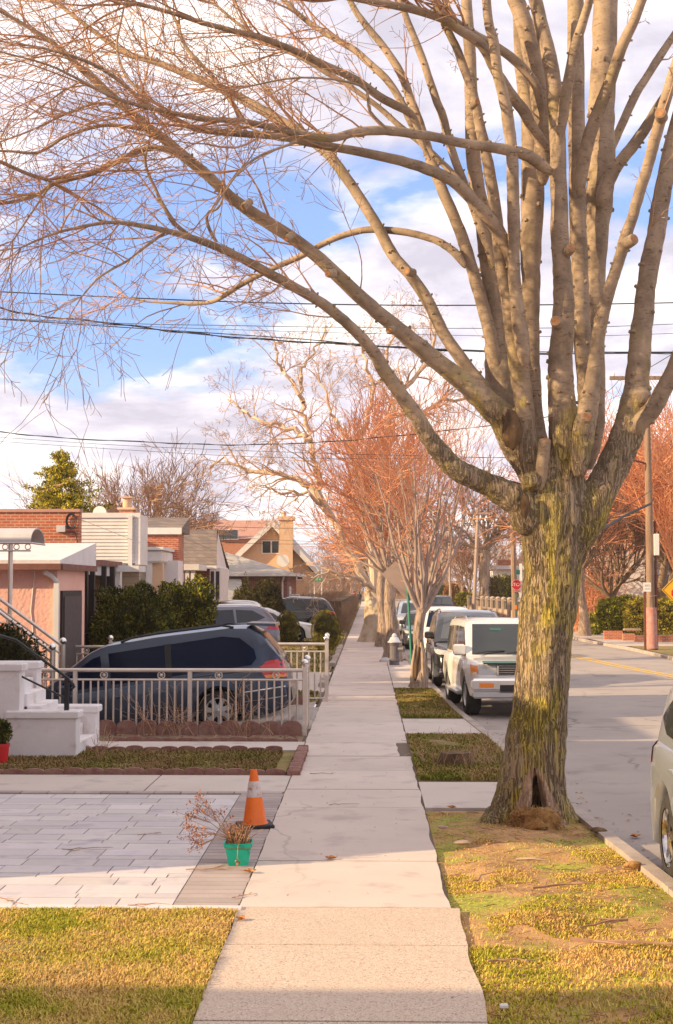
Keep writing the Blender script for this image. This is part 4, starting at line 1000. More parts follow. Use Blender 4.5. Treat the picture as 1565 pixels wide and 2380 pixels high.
# generic modern crossover / saloon
def modern(kind, root, mat, face='road', rim=None, glass=None, drl=False, grille='bar'):
    g = glass or m_glass
    if kind == 'suv':
        C = Car(root, mat, 4.7, 1.9, 1.70, 2.72, .36, .22, [(-2.35, .78), (-2.26, 1.02), (-1.8, 1.09), (0, 1.05), (.9, 1.03), (1.3, 1.0), (2.1, .88), (2.28, .76), (2.35, .6)],
                [(-2.24, 1.08), (-2.05, 1.38), (-1.82, 1.60), (-1.4, 1.66), (-.2, 1.70), (.3, 1.66), (.6, 1.55), (1.4, 1.02)], taper=.18, tumble=.76, wx=(1.42, -1.32))
        C.patch('side_window', [(.15, 1.10), (1.0, 1.08), (.62, 1.38), (.35, 1.53), (.15, 1.57)], 'S', g); C.patch('side_window', [(-.85, 1.12), (.08, 1.10), (.08, 1.57), (-.80, 1.58)], 'S', g)
        C.patch('side_window', [(-1.88, 1.28), (-1.55, 1.16), (-.92, 1.13), (-.88, 1.575), (-1.45, 1.53)], 'S', g)
        wz = (1.08, 1.60); tl = (.86, 1.05); H_ = 1.05; xt = -2.3
        C.handles((0.0, -.95), .93, mat); C.mirror(1.02, 1.16, mat); C.rails(-1.75, .1, m_chrome, .045)
        C.patch('rear_window', [(-.62, 1.14), (.62, 1.14), (.55, 1.52), (-.55, 1.52)], 'B', g)
    else:
        C = Car(root, mat, 4.75, 1.84, 1.45, 2.75, .335, .17, [(-2.375, .7), (-2.32, .93), (-2.0, 1.0), (-1.4, 1.0), (0, .93), (.9, .90), (1.3, .88), (2.1, .74), (2.3, .62), (2.375, .5)],
                [(-1.95, 1.0), (-1.45, 1.22), (-.95, 1.38), (-.3, 1.45), (.2, 1.42), (.55, 1.30), (1.25, .90)], taper=.18, tumble=.72, wx=(1.45, -1.32))
        C.patch('side_window', [(.12, .98), (.92, .95), (.5, 1.22), (.12, 1.33)], 'S', g); C.patch('side_window', [(-.85, 1.0), (.05, .98), (.05, 1.34), (-.62, 1.30)], 'S', g)
        wz = (.96, 1.38); tl = (.76, .93); H_ = .92; xt = -2.35
        C.handles((0.0, -.8), .82, mat); C.mirror(.95, 1.02, mat)
        C.patch('rear_window', [(-.6, 1.06), (.6, 1.06), (.5, 1.34), (-.5, 1.34)], 'B', g)
    C.patch('windscreen', [(-.72, wz[0]), (.72, wz[0]), (.58, wz[1]), (-.58, wz[1])], 'F', g)
    a = .60 if kind == 'saloon' else .74
    for sg in (1, -1):
        P = [(.46, a), (.80, a+.02), (.84, a+.13), (.62, a+.10), (.46, a+.06)]
        P = P if sg > 0 else [(-y, z) for y, z in P][::-1]
        C.patch('headlight', P, 'F', m_lamp, .012)
        P = [(.48, tl[0]), (.86, tl[0]-.02), (.88, tl[1]), (.5, tl[1]-.04)]
        P = P if sg > 0 else [(-y, z) for y, z in P][::-1]
        C.patch('tail_lamp', P, 'B', m_taillamp, .012)
    C.patch('tail_lamp', [(xt, tl[0]-.02), (xt+.42, tl[0]+.04), (xt+.25, tl[1]), (xt, tl[1])], 'S', m_taillamp, .01)
    C.patch('headlight', [(2.05, a+.05), (2.34, a), (2.34, a+.10), (1.85, a+.13)], 'S', m_lamp, .01)
    C.patch('grille', [(-.38, a-.22), (.38, a-.22), (.42, a-.02), (.46, a+.04), (-.46, a+.04), (-.42, a-.02)], 'F', m_blk, .008)
    C.patch('lower_intake', [(-.62, .24), (.62, .24), (.55, .34), (-.55, .34)], 'F', m_blk, .008)
    C.patch('fog_lamp', [(.62, .36), (.80, .36), (.78, .46), (.62, .44)], 'F', m_chrome, .008); C.patch('fog_lamp', [(-.80, .36), (-.62, .36), (-.62, .44), (-.78, .46)], 'F', m_chrome, .008)
    C.patch('number_plate', [(-.24, a-.20), (.24, a-.20), (.24, a-.10), (-.24, a-.10)], 'F', m_plate, .02)
    C.seam(.12, .28, 1.0 if kind == 'suv' else .92); C.seam(-.86, .4, 1.02 if kind == 'suv' else .95); C.seam(1.02, .4, .96 if kind == 'suv' else .85)
    C.patch('sill_trim', [(-.95, .24), (1.0, .24), (1.0, .32), (-.95, .32)], 'S', m_blk, .006)
    C.wheels(5, .22, .72, rim)
    return C
def kerbside(name, label, kind, mat, xl, yf, rz=0, z=-.012, group='vehicles parked along the kerb', **kw):
    r = thing(name, label, 'car' if kind == 'saloon' else 'suv', group=group)
    C = modern(kind, r, mat, **kw)
    place(r, xl+C.hw, yf+C.L/2 if 0 else yf, -PI/2+rz, z)
    return r, C
s2, C2 = kerbside('parked_suv', 'glossy black suv with a big black mirror parked right behind the silver wagon', 'suv', m_black, 1.52, 34.2+1.45, glass=m_glassl, z=-.0)
s2.scale = (1.03, 1.0, 1.04)
kerbside('parked_suv', 'white crossover seen between the small split tree and the black suv', 'suv', m_white, 1.66, 46.2+1.45, glass=m_glassb)
kerbside('parked_car', 'dark charcoal saloon parked behind the hydrant and the green post', 'saloon', m_dk, 1.36, 55.0+1.45)
kerbside('parked_suv', 'silver blue suv parked farthest back along the near kerb', 'suv', m_silver2, 1.40, 70.5+1.45)
r, C = kerbside('oncoming_suv', 'dark grey suv with a seven slot chrome grille coming up the road', 'suv', m_dk, 4.75, 111, group='')

for k in range(7):
    y = (k-3)*.125; C.patch('grille_slot', [(y-.052, .62), (y+.052, .62), (y+.052, .80), (y-.052, .80)], 'F', m_chrome, .018); C.patch('grille_gap', [(y-.032, .635), (y+.032, .635), (y+.032, .785), (y-.032, .785)], 'F', m_blk, .026)
# silver car cut by the right edge of the frame (tail at y=12.4, nose towards the camera)
r, C = kerbside('parked_suv', 'silver car with a bright spoked wheel cut off by the right edge of the photo', 'suv', m_silver2, 2.62, 12.62-2.35, rim=m_chrome)
r.rotation_euler = (0, 0, -PI/2-.01); r.location.x = 2.36+.95
# --- cars on the left drives
def left_car(label, kind, mat, xr, y, rz=0, z=.03, nose_left=True, slope_=0, **kw):
    r = thing('parked_car' if kind == 'saloon' else 'parked_suv', label, 'car' if kind == 'saloon' else 'suv', group='cars parked on the drives of the left houses')
    C = modern(kind, r, mat, **kw)
    r.rotation_euler = (0, slope_, (PI if nose_left else 0)+rz)
    r.location = (xr-C.L/2, y, z)
    return r, C
left_car('black saloon tail seen right behind the blue grey minivan', 'saloon', m_dk, -1.55, 27.7, .0, -.22, slope_=math.radians(6))
left_car('grey violet crossover parked beyond the fence with its tail towards the sidewalk', 'suv', m_grey, -3.0, 48.5, .10, .0, slope_=math.radians(2))
left_car('white suv roof showing behind the grey violet crossover', 'suv', m_white, -3.9, 57.5, 0, .1)
left_car('white saloon with its nose between the two clipped ball shrubs', 'saloon', m_white, -2.05, 60, .0, .05, nose_left=False)
left_car('black suv parked in front of the bare hedge', 'suv', m_black, -1.55, 70, .0, .15)
# ------------------------------------------------------------------ houses and left side
m_pink = M('pink_stucco', (.80, .44, .36), (.86, .50, .41), 1.5, rough=.9, bs=.7, bsc=14, bd=.03)
m_wht = M('white_render', (.80, .755, .75), (.73, .68, .685), 1.6, rough=.8, bs=.25, bsc=18, bd=.01, c3=(.62, .54, .50), sc3=3)
m_wpaint = M('white_trim', (.74, .71, .69), (.66, .62, .60), 3, rough=.6)
m_brick = brick_mat('orange_brick', (.56, .155, .06), (.42, .10, .05), (.52, .40, .32))
m_brick2 = brick_mat('red_brick', (.30, .085, .055), (.22, .06, .045), (.42, .34, .29))
m_tanbrick = brick_mat('tan_brick', (.66, .42, .26), (.70, .47, .31), (.62, .46, .33), mort=.005, bs=.1, var=.1)
m_stone = brick_mat('cream_stone', (.56, .42, .29), (.46, .34, .23), (.40, .30, .22), .42, .19, .012, .9, .2)
m_shing = brick_mat('grey_shingles', (.19, .15, .14), (.28, .21, .17), (.09, .075, .07), .33, .14, .008, .3)
m_shing2 = brick_mat('pale_shingles', (.50, .46, .42), (.44, .40, .37), (.30, .27, .25), .33, .14, .008, .3)
m_roofred = M('red_roof', (.48, .26, .20), (.42, .22, .18), 3, rough=.9)
m_tar = M('white_roof_coating', (.74, .70, .70), (.64, .60, .60), 2, rough=.7, bs=.5, bsc=4, bd=.05)
m_brown = M('brown_trim', (.16, .06, .045), (.23, .10, .08), 4, rough=.7)
m_dkwood = M('dark_post', (.02, .015, .015), rough=.6)
m_door = M('dark_door', (.05, .035, .04), (.08, .06, .065), 9, rough=.6)
m_win = glassy('house_glass', (.03, .035, .045), .08)
m_steel = M('stainless_steel', (.72, .63, .56), (.62, .53, .46), 6, rough=.3, metal=.55)
m_iron = M('black_iron', (.012, .012, .016), rough=.4)
m_awn = M('grey_awning', (.48, .46, .47), (.56, .53, .53), 3, rough=.6)
m_dish = M('dish_white', (.72, .70, .68), rough=.5)
def rbox(name, par, mat, *a, **k): 
    b = MB(); b.box(*a, **k); return b.build(name, mat, par)
# pink garage house
h = thing('pink_house', 'low pink stucco house front with white roof edge and a dark garage door', 'house')
D0 = 28.2; xr = W(133, 1400, D0).x
zt = W(133, 1322, D0).z
mb = MB(); X0 = xr-8
mb.box(X0, xr, D0, D0+2.75, -1.0, zt)
mb.build('wall', m_pink, h)
b = MB(); zt2 = zt
b.add([(X0, D0-.3, zt2+.06), (xr+.12, D0-.3, zt2+.06), (xr+.12, D0+3.4, zt2+.06), (X0, D0+3.4, zt2+.06), (X0, D0-.3, zt2+.17), (xr+.12, D0-.3, zt2+.17), (xr+.12, D0+3.4, zt2+.62), (X0, D0+3.4, zt2+.62)], [(3, 2, 1, 0), (4, 5, 6, 7), (0, 1, 5, 4), (1, 2, 6, 5), (2, 3, 7, 6), (3, 0, 4, 7)])
b.build('roof', m_tar, h)
rbox('eave_board', h, m_brown, X0, xr+.14, D0-.34, D0-.28, zt2-.02, zt2+.10); rbox('eave_board', h, m_brown, xr+.11, xr+.17, D0-.28, D0+3.3, zt2-.02, zt2+.10)
b = MB(); b.box(xr-.05, xr+.05, D0-.10, D0-.005, -.5, zt2-.25); b.tube([(xr, D0-.06, zt2-.26), (xr-.10, D0-.10, zt2-.14), (xr-.22, D0-.22, zt2-.06)], .05, 8); b.build('downpipe', m_wpaint, h)
b = MB(); b.tube([(xr-.45, D0-.012, zt2-.05), (xr-.52, D0-.012, 1.9), (xr-.42, D0-.012, 1.0), (xr-.25, D0-.012, .2)], .010, 4); b.build('cable', m_wpaint, h)
b = MB(); b.box(xr-1.9, xr-1.25, D0-.03, D0-.002, 1.15, 1.85); wv = b.build('vent_frame', m_wpaint, h) if 0 else None
rbox('garage_frame', h, m_dkwood, xr+.002, xr+.05, D0+.28, D0+2.2, -1.0, W(160, 1386, D0+1.2).z+.12)
rbox('garage_door', h, m_door, xr+.05, xr+.075, D0+.38, D0+2.1, -1.0, W(160, 1386, D0+1.2).z)
# door canopy at the far left
t = thing('door_canopy', 'curved grey barrel canopy on scrollwork rail over the left stairs', 'canopy')
Dc = 25.6; a0, a1 = W(-60, 1262, Dc), W(72, 1262, Dc)
b = MB(); P = []
for i in range(13):
    an = PI*i/12; P.append((Dc+.55-.55*math.cos(an), a1.z+.02+.25*math.sin(an)))
for k in range(12):
    (y0, z0), (y1, z1) = P[k], P[k+1]
    b.add([(a0.x, y0, z0), (a1.x-.0, y0, z0), (a1.x, y1, z1), (a0.x, y1, z1), (a0.x, y0, z0+.02), (a1.x, y0, z0+.02), (a1.x, y1, z1+.02), (a0.x, y1, z1+.02)], [(3, 2, 1, 0), (4, 5, 6, 7), (0, 1, 5, 4), (1, 2, 6, 5), (2, 3, 7, 6), (3, 0, 4, 7)])
b.build('barrel_roof', m_awn, t)
b = MB(); b.tube([(a0.x, Dc, a1.z), (a1.x, Dc, a1.z)], .025, 6); b.tube([(a0.x, Dc, a1.z-.14), (a1.x, Dc, a1.z-.14)], .018, 6); b.tube([(a1.x, Dc, a1.z), (a1.x, Dc+1.1, a1.z)], .02, 6)
for k in range(5):
    x = lerp(a0.x, a1.x, .15+.2*k); b.lathe([(.05, -.012), (.06, 0), (.05, .012), (.04, 0), (.05, -.012)], 12, (x, Dc, a1.z-.07), 'y', cap=False)
b.build('scroll_rail', m_steel, t)
c = W(22, 1400, Dc); b = MB(); b.tube([(c.x, Dc+.05, .4), (c.x, Dc+.05, a1.z)], .045, 8); b.build('post', m_steel, t)
# brick row house behind
h = thing('brick_row_house', 'orange brick parapet wall with a cable coil and a grey meter box', 'house')
Db = 32.4; xe = W(183, 1230, Db).x
rbox('wall', h, m_brick, xe-9, xe, Db, Db+.35, .0, W(100, 1190, Db).z)
rbox('parapet_cap', h, m_roofred, xe-9, xe+.03, Db-.04, Db+.39, W(100, 1190, Db).z, W(100, 1183, Db).z)
rbox('rear_rooms', h, m_brick, xe-9, xe-1.6, Db+.35, Db+7, 0, W(100, 1190, Db).z-.5)
c = W(142, 1229, Db-.08); rbox('meter_box', h, m_awn, c.x-.1, c.x+.1, Db-.11, Db-.003, c.z-.07, c.z+.08)
c = W(166, 1211, Db-.05); b = MB()
for k in range(4): 
    r_ = .12+.01*k; b.tube([(c.x+r_*math.cos(a)*.8, Db-.03-.012*k, c.z+r_*math.sin(a)*1.2) for a in [2*PI*i/16 for i in range(17)]], .011, 5, False)
b.build('cable_coil', m_iron, h)
b = MB(); b.tube([W(150, 1236, Db-.03), W(175, 1237, Db-.03), W(181, 1260, Db-.03), W(182, 1300, Db-.03)], .012, 5); b.build('cable', m_iron, h)
# open porch with black posts under a brown roof edge
t = thing('stone_porch', 'brown roofed porch with black posts against cream stone wall', 'porch')
Dp = 33.4; A = W(186, 1330, Dp); Bp = W(283, 1330, 40); 
b = MB(); x0, x1 = W(180, 1300, Dp).x, W(285, 1310, 39.5).x
zr0, zr1 = W(184, 1298, Dp).z, W(281, 1306, 39.5).z
b.add([(x0-1.5, Dp-.2, zr0), (x0+.1, Dp-.2, zr0), (x1, 39.5, zr1), (x1-3, 39.5, zr1), (x0-1.5, Dp-.2, zr0-.14), (x0+.1, Dp-.2, zr0-.14), (x1, 39.5, zr1-.14), (x1-3, 39.5, zr1-.14)], [(0, 1, 2, 3), (7, 6, 5, 4), (4, 5, 1, 0), (5, 6, 2, 1), (6, 7, 3, 2), (7, 4, 0, 3)])
b.build('roof', m_brown, t)
b = MB(); 
b.add([(x0+.02, Dp-.1, zr0-.14), (x1-.06, 39.4, zr1-.14), (x1-.06, 39.4, zr1-.42), (x0+.02, Dp-.1, zr0-.36)], [(0, 1, 2, 3)]); b.add([(x0+.0, Dp-.1, zr0-.14), (x1-.08, 39.4, zr1-.14), (x1-.08, 39.4, zr1-.42), (x0+.0, Dp-.1, zr0-.36)], [(3, 2, 1, 0)]); b.build('fascia', m_awn, t)
for px, D, wd in ((196, 33.6, .085), (213, 35, .075), (240, 36.6, .075), (257, 37.9, .11)):
    c = W(px, 1400, D); zt_ = lerp(zr0, zr1, (D-Dp)/(39.5-Dp))-.15
    rbox('post', t, m_dkwood, c.x-wd, c.x+wd, D-wd, D+wd, -.2, zt_)
c0, c1 = W(203, 1400, 38.4), W(282, 1400, 40.0)
b = MB(); b.box(c0.x-2, c1.x, 38.4, 38.7, -.2, 2.95); b.build('stone_wall', m_stone, t)
b = MB(); c = W(205, 1450, 33.2)
for k in range(16): b.tube([(c.x-.15+k*.14, 33.3, .1), (c.x-.15+k*.14, 33.3, 1.25)], .012, 4)
b.tube([(c.x-.2, 33.3, 1.26), (c.x+2.2, 33.3, 1.22)], .02, 5); b.build('porch_rail', m_iron, t)
# white siding upper storey
h = thing('white_sided_house', 'upper storey clad in white horizontal siding with brick chimney above', 'house')
Ds = 40; xa, xb = W(183, 1250, Ds).x-1.2, W(327, 1250, Ds).x; zb_, ztp = W(250, 1309, Ds).z, W(250, 1196, Ds).z
b = MB(); n = 14; hh = (ztp-zb_)/n
for k in range(n):
    z = zb_+k*hh; b.add([(xa, Ds-.025, z), (xb-.14, Ds-.025, z), (xb-.14, Ds, z+hh), (xa, Ds, z+hh), (xa, Ds, z), (xb-.14, Ds, z)], [(0, 1, 2, 3), (4, 5, 1, 0)])
b.box(xa, xb-.02, Ds+.001, Ds+1.3, zb_, ztp); b.build('siding', m_wpaint, h)
b = MB(); b.box(xb-.14, xb, Ds-.04, Ds+1.3, zb_-.05, ztp+.0, bev=.01); b.box(xa, xb, Ds-.05, Ds-.03, ztp-.09, ztp+.05); b.box(xb-.34, xb-.22, Ds-.10, Ds-.04, zb_-.1, zb_+1.35); b.build('corner_trim', m_wpaint, h)
b = MB(); b.box(xa-5, xb-1.2, Ds+1.32, Ds+8, .2, ztp-.4); b.build('rear_rooms', m_wpaint, h)
c = W(296, 1190, Ds+.8); b = MB(); b.box(c.x-.2, c.x+.2, Ds+.6, Ds+1.0, ztp-.1, c.z+.06); b.build('chimney', m_brick, h)
b = MB(); b.box(c.x-.25, c.x+.25, Ds+.55, Ds+1.05, c.z+.06, c.z+.12); b.tube([(c.x, Ds+.8, c.z+.12), (c.x, Ds+.8, c.z+.40)], .13, 10); b.box(c.x-.17, c.x+.17, Ds+.62, Ds+.98, c.z+.40, c.z+.44); b.build('chimney_pot', m_tanbrick, h)
c = W(232, 1192, Ds+.9); b = MB(); b.lathe([(1e-4, .06), (.1, .045), (.2, 0)], 16, (c.x, c.y, c.z), 'y'); b.build('satellite_dish', m_dish, h)
c0, c1 = W(278, 1400, Ds-.6), W(332, 1400, Ds-.6)
rbox('porch_beam', h, m_wpaint, c0.x, c1.x, Ds-1.3, Ds-.1, W(300, 1330, Ds).z, W(300, 1316, Ds).z)
rbox('porch_post', h, m_wpaint, c0.x, c0.x+.10, Ds-1.2, Ds-1.1, 0, W(300, 1330, Ds).z)
rbox('porch_wall', h, m_stone, c0.x+.12, c1.x-.05, Ds-.9, Ds-.7, 0, W(300, 1330, Ds).z)
# next brick house with white porch
h = thing('brick_house', 'brick upper wall over a white porch with curved cornice and brick pier', 'house')
Ds = 47; xa, xb = W(322, 1250, Ds).x, W(415, 1250, Ds).x
z1, z0_, z2 = W(370, 1228, Ds).z, W(370, 1292, Ds).z, W(370, 1213, Ds).z
rbox('wall', h, m_brick2 if 0 else m_brick, xa-3, xb, Ds, Ds+1.4, 0, z1)
b = MB(); b.add([(xa-3, Ds-.08, z1-.02), (xb+.1, Ds-.08, z1-.02), (xb+.1, Ds+2.2, z2+.25), (xa-3, Ds+2.2, z2+.25), (xa-3, Ds-.08, z1-.14), (xb+.1, Ds-.08, z1-.14), (xb+.1, Ds+2.2, z1-.14), (xa-3, Ds+2.2, z1-.14)], [(0, 1, 2, 3), (5, 6, 2, 1), (6, 7, 3, 2), (7, 4, 0, 3), (7, 6, 5, 4)]); b.build('roof', m_shing, h)
rbox('fascia', h, m_wpaint, xa-3, xb+.12, Ds-.10, Ds-.082, z1-.20, z1+.02)
c0, c1 = W(330, 1300, Ds-2), W(382, 1300, Ds-2)
b = MB(); b.box(c0.x-.2, c1.x, Ds-2.6, Ds-.01, c0.z-.12, c0.z+.28, bev=.06); b.box(c0.x-.2, c1.x+.06, Ds-2.66, Ds-.02, c0.z+.28, c0.z+.38); b.build('cornice', m_wpaint, h)
for px in (348, ): c = W(px, 1350, Ds-2.4); rbox('column', h, m_wpaint, c.x-.09, c.x+.09, Ds-2.5, Ds-2.3, 0, c0.z-.12)
c = W(368, 1350, Ds-2.2); rbox('brick_pier', h, m_tanbrick, c.x-.17, c.x+.17, Ds-2.4, Ds-2.05, 0, c0.z-.12)
c0, c1 = W(385, 1300, Ds-.4), W(422, 1300, Ds-.4); rbox('white_bay', h, m_wht, c0.x-1.2, c1.x, Ds-1.2, Ds-.02, 0, c0.z-.05)
# dormer house with dark shingle roof and bay window
h = thing('shingle_roof_house', 'brick house with steep grey brown shingle roof, white gable and tall bay window', 'house')
Ds = 54; zE = W(450, 1316, Ds).z; zR = W(450, 1231, Ds+2.2).z; xl_, xr_ = W(405, 1300, Ds).x-4, W(500, 1300, Ds).x
b = MB(); b.add([(xl_, Ds-.25, zE), (xr_+.1, Ds-.25, zE), (xr_-.16, Ds+2.2, zR), (xl_, Ds+2.2, zR), (xr_+.1, Ds+4.6, zE), (xl_, Ds+4.6, zE)], [(0, 1, 2, 3), (3, 2, 4, 5)]); b.add([(xl_, Ds-.25, zE-.06), (xr_+.1, Ds-.25, zE-.06), (xr_-.16, Ds+2.2, zR-.06), (xl_, Ds+2.2, zR-.06), (xr_+.1, Ds+4.6, zE-.06), (xl_, Ds+4.6, zE-.06)], [(3, 2, 1, 0), (5, 4, 2, 3), (0, 1, 4, 5)])
b.build('roof', m_shing, h)
b = MB(); b.poly([(xr_, Ds+.05, zE-.03), (xr_+.02, Ds+4.3, zE-.03), (xr_-.12, Ds+2.2, zR-.1)]); b.add([(xr_-.1, Ds, zE-.5), (xr_+.12, Ds, zE-.5), (xr_+.12, Ds+4.3, zE-.5), (xr_-.1, Ds+4.3, zE-.5), (xr_-.1, Ds, zE-.07), (xr_+.12, Ds, zE-.07), (xr_+.12, Ds+4.3, zE-.07), (xr_-.1, Ds+4.3, zE-.07)], [(3, 2, 1, 0), (4, 5, 6, 7), (0, 1, 5, 4), (1, 2, 6, 5), (2, 3, 7, 6), (3, 0, 4, 7)]); b.build('gable', m_wpaint, h)
rbox('gutter', h, m_wpaint, xl_, xr_+.1, Ds-.38, Ds-.26, zE-.10, zE+.02)
rbox('wall', h, m_brick2, xl_, xr_-.05, Ds+.05, Ds+4.2, 0, zE-.08)
rbox('porch_roof', h, m_wpaint, W(419, 1300, Ds-3).x-2.2, W(470, 1300, Ds-2).x, Ds-3, Ds-.45, W(419, 1325, Ds-3).z, W(419, 1311, Ds-3).z)
for px in (424, 436, 449): c = W(px, 1350, Ds-2.8); rbox('column', h, m_wpaint, c.x-.07, c.x+.07, Ds-2.9, Ds-2.75, 0, W(419, 1325, Ds-3).z)
bx0, bx1 = W(490, 1350, Ds).x, W(514, 1350, Ds).x
b = MB(); b.box(bx0, bx1, Ds-.3, Ds+2.8, W(500, 1399, Ds).z, W(500, 1318, Ds).z, bev=.03); bw_ = b.build('bay_window', m_wpaint, h)
b = MB(); c = (bx1-bx0)
for k in range(2): b.box(bx0+c*(.08+.5*k), bx0+c*(.42+.5*k), Ds-.31, Ds-.302, W(500, 1392, Ds).z, W(500, 1328, Ds).z)
b.build('pane', m_win, bw_)
# hip roof house
h = thing('hip_roof_house', 'low house with pale grey hip roof, red brick end wall and window air conditioner', 'house')
Ds = 74; zE = W(600, 1334, Ds).z; xr_ = W(672, 1350, Ds).x; zR = W(520, 1282, Ds+5).z
b = MB(); xl_ = xr_-12; b.add([(xl_, Ds-.4, zE), (xr_+.35, Ds-.4, zE), (xr_+.35, Ds+10, zE), (xl_, Ds+10, zE), (xl_, Ds+4.8, zR), (W(520, 1282, Ds+4.8).x, Ds+4.8, zR)], [(0, 1, 5, 4), (1, 2, 5), (2, 3, 4, 5), (3, 2, 1, 0)]); b.build('roof', m_shing2, h)
rbox('gutter', h, m_wpaint, xl_, xr_+.4, Ds-.52, Ds-.41, zE-.12, zE+.03); rbox('gutter', h, m_wpaint, xr_+.36, xr_+.46, Ds-.4, Ds+9.8, zE-.12, zE+.03)
rbox('wall', h, m_brick2, xl_, xr_-.1, Ds, Ds+9.5, 0, zE-.02)
b = MB(); c = W(657, 1400, Ds-.1); b.tube([(c.x+.1, Ds-.4, zE-.1), (c.x, Ds-.12, zE-.4), (c.x, Ds-.12, .1)], .05, 6); b.build('downpipe', m_wpaint, h)
c = W(669, 1372, Ds+2); rbox('window', h, m_wpaint, xr_-.09, xr_-.04, Ds+1.3, Ds+3, .95, 2.4); rbox('air_conditioner', h, m_dish, xr_-.03, xr_+.45, Ds+1.6, Ds+2.4, 1.4, 2.0, bev=.03)
b = MB(); x0 = W(575, 1395, Ds-3).x; b.add([(x0-6, Ds-4.2, W(560, 1396, 70).z), (x0, Ds-4.2, W(560, 1396, 70).z), (x0-.6, Ds-.02, W(520, 1342, Ds).z), (x0-6, Ds-.02, W(520, 1342, Ds).z)], [(0, 1, 2, 3)]); b.add([(x0-6, Ds-4.2, W(560, 1396, 70).z-.1), (x0, Ds-4.2, W(560, 1396, 70).z-.1), (x0-.6, Ds-.02, W(520, 1342, Ds).z-.1), (x0-6, Ds-.02, W(520, 1342, Ds).z-.1)], [(3, 2, 1, 0), (0, 1, 5, 4) if 0 else (3, 2, 1, 0)]); b.build('lower_roof', m_shing2, h)
rbox('lower_gutter', h, m_wpaint, x0-6, x0+.03, Ds-4.3, Ds-4.21, W(560, 1396, 70).z-.15, W(560, 1396, 70).z+.02); rbox('lower_wall', h, m_stone, x0-6, x0-.4, Ds-3.8, Ds-3.5, 0, W(560, 1396, 70).z-.12)
# tan gabled house
h = thing('gabled_house', 'tall tan brick house with white edged gable, broad chimney and satellite dish', 'house')
Ds = 96; P = lambda x, y, d=0: W(x, y, Ds+d)
L_, Rr_, T_ = P(566, 1285), P(742, 1332), P(634, 1215)
b = MB(); poly = [(L_.x, -.1), (Rr_.x-.3, -.1), (Rr_.x-.3, Rr_.z-.1), (T_.x, T_.z-.2), (L_.x, L_.z)]; b.prism([(p[0], p[1]) for p in poly], Ds, Ds+12); b.build('wall', m_tanbrick, h)
b = MB(); 
for a_, b__ in (((L_.x-.5, L_.z-.3), (T_.x, T_.z)), ((T_.x, T_.z), (Rr_.x, Rr_.z))):
    b.prism([a_, b__, (b__[0], b__[1]+.18), (a_[0], a_[1]+.18)], Ds-.5, Ds+12.4)
b.build('roof', m_shing2, h)
b = MB()
for a_, b__ in (((L_.x-.5, L_.z-.3), (T_.x, T_.z)), ((T_.x, T_.z), (Rr_.x, Rr_.z))):
    b.prism([(a_[0], a_[1]-.28), (b__[0], b__[1]-.28), (b__[0], b__[1]+.2), (a_[0], a_[1]+.2)], Ds-.58, Ds-.502)
b.build('bargeboard', m_wpaint, h)
c0, c1 = P(651, 1210), P(682, 1400); b = MB(); b.box(c0.x, c1.x, Ds-.75, Ds-.02, 0, c0.z); b.box(c0.x-.12, c1.x+.12, Ds-.85, Ds+.3, c0.z, c0.z+.25); b.tube([(c0.x+.3, Ds-.3, c0.z+.25), (c0.x+.3, Ds-.3, c0.z+.6)], .15, 8); b.build('chimney', m_tanbrick, h)
c0, c1 = P(610, 1285), P(652, 1258); wf = rbox('window', h, m_wpaint, c0.x-.06, c1.x-.02, Ds-.04, Ds-.005, c0.z-.08, c1.z+.06); rbox('pane', wf, m_win, c0.x+.03, (c0.x+c1.x)/2-.05, Ds-.05, Ds-.042, c0.z, c1.z); rbox('pane', wf, m_win, (c0.x+c1.x)/2+.05, c1.x-.12, Ds-.05, Ds-.042, c0.z, c1.z)
c0, c1 = P(689, 1346), P(707, 1333); wf = rbox('window', h, m_wpaint, c0.x, c1.x, Ds-.04, Ds-.005, c0.z-.08, c1.z+.06); rbox('pane', wf, m_win, c0.x+.08, c1.x-.08, Ds-.05, Ds-.042, c0.z, c1.z)
c = P(658, 1303, -1.2); b = MB(); b.lathe([(1e-4, .12), (.2, .08), (.42, -.05)], 18, (c.x, c.y, c.z), 'y'); b.tube([(c.x, c.y+.1, c.z), (c.x+.4, Ds-.75, c.z-.6)], .03, 5); b.build('satellite_dish', m_dish, h)
c = P(720, 1330, -.6); b = MB(); b.tube([(c.x+.5, Ds-.62, c.z), (c.x, Ds-.2, c.z-.5), (c.x, Ds-.2, 0)], .05, 6); b.build('downpipe', m_wpaint, h)
# far brick block
h = thing('apartment_block', 'distant red roofed brick apartment block behind the gabled house', 'building')
Ds = 150; c0, c1 = W(455, 1225, Ds), W(640, 1290, Ds); rbox('wall', h, m_brick, c0.x-4, c1.x, Ds, Ds+14, 0, W(500, 1252, Ds).z); b = MB(); b.add([(c0.x-4, Ds-.3, W(500, 1252, Ds).z), (c1.x, Ds-.3, W(500, 1252, Ds).z), (c1.x, Ds+4, c0.z+.9), (c0.x-4, Ds+4, c0.z+.9)], [(0, 1, 2, 3)]); b.build('roof', m_roofred, h)
for px in (512, 528, 545): c = W(px, 1243, Ds-.4); wf = rbox('window', h, m_wpaint, c.x-.42, c.x+.42, Ds-.36, Ds-.31, c.z-.5, c.z+.6); rbox('pane', wf, m_win, c.x-.34, c.x+.34, Ds-.40, Ds-.37, c.z-.42, c.z+.5)
c = W(487, 1222, Ds+2); rbox('chimney', h, m_brick, c.x-.8, c.x+.8, Ds+3, Ds+4.5, c.z-1, c.z+.6)
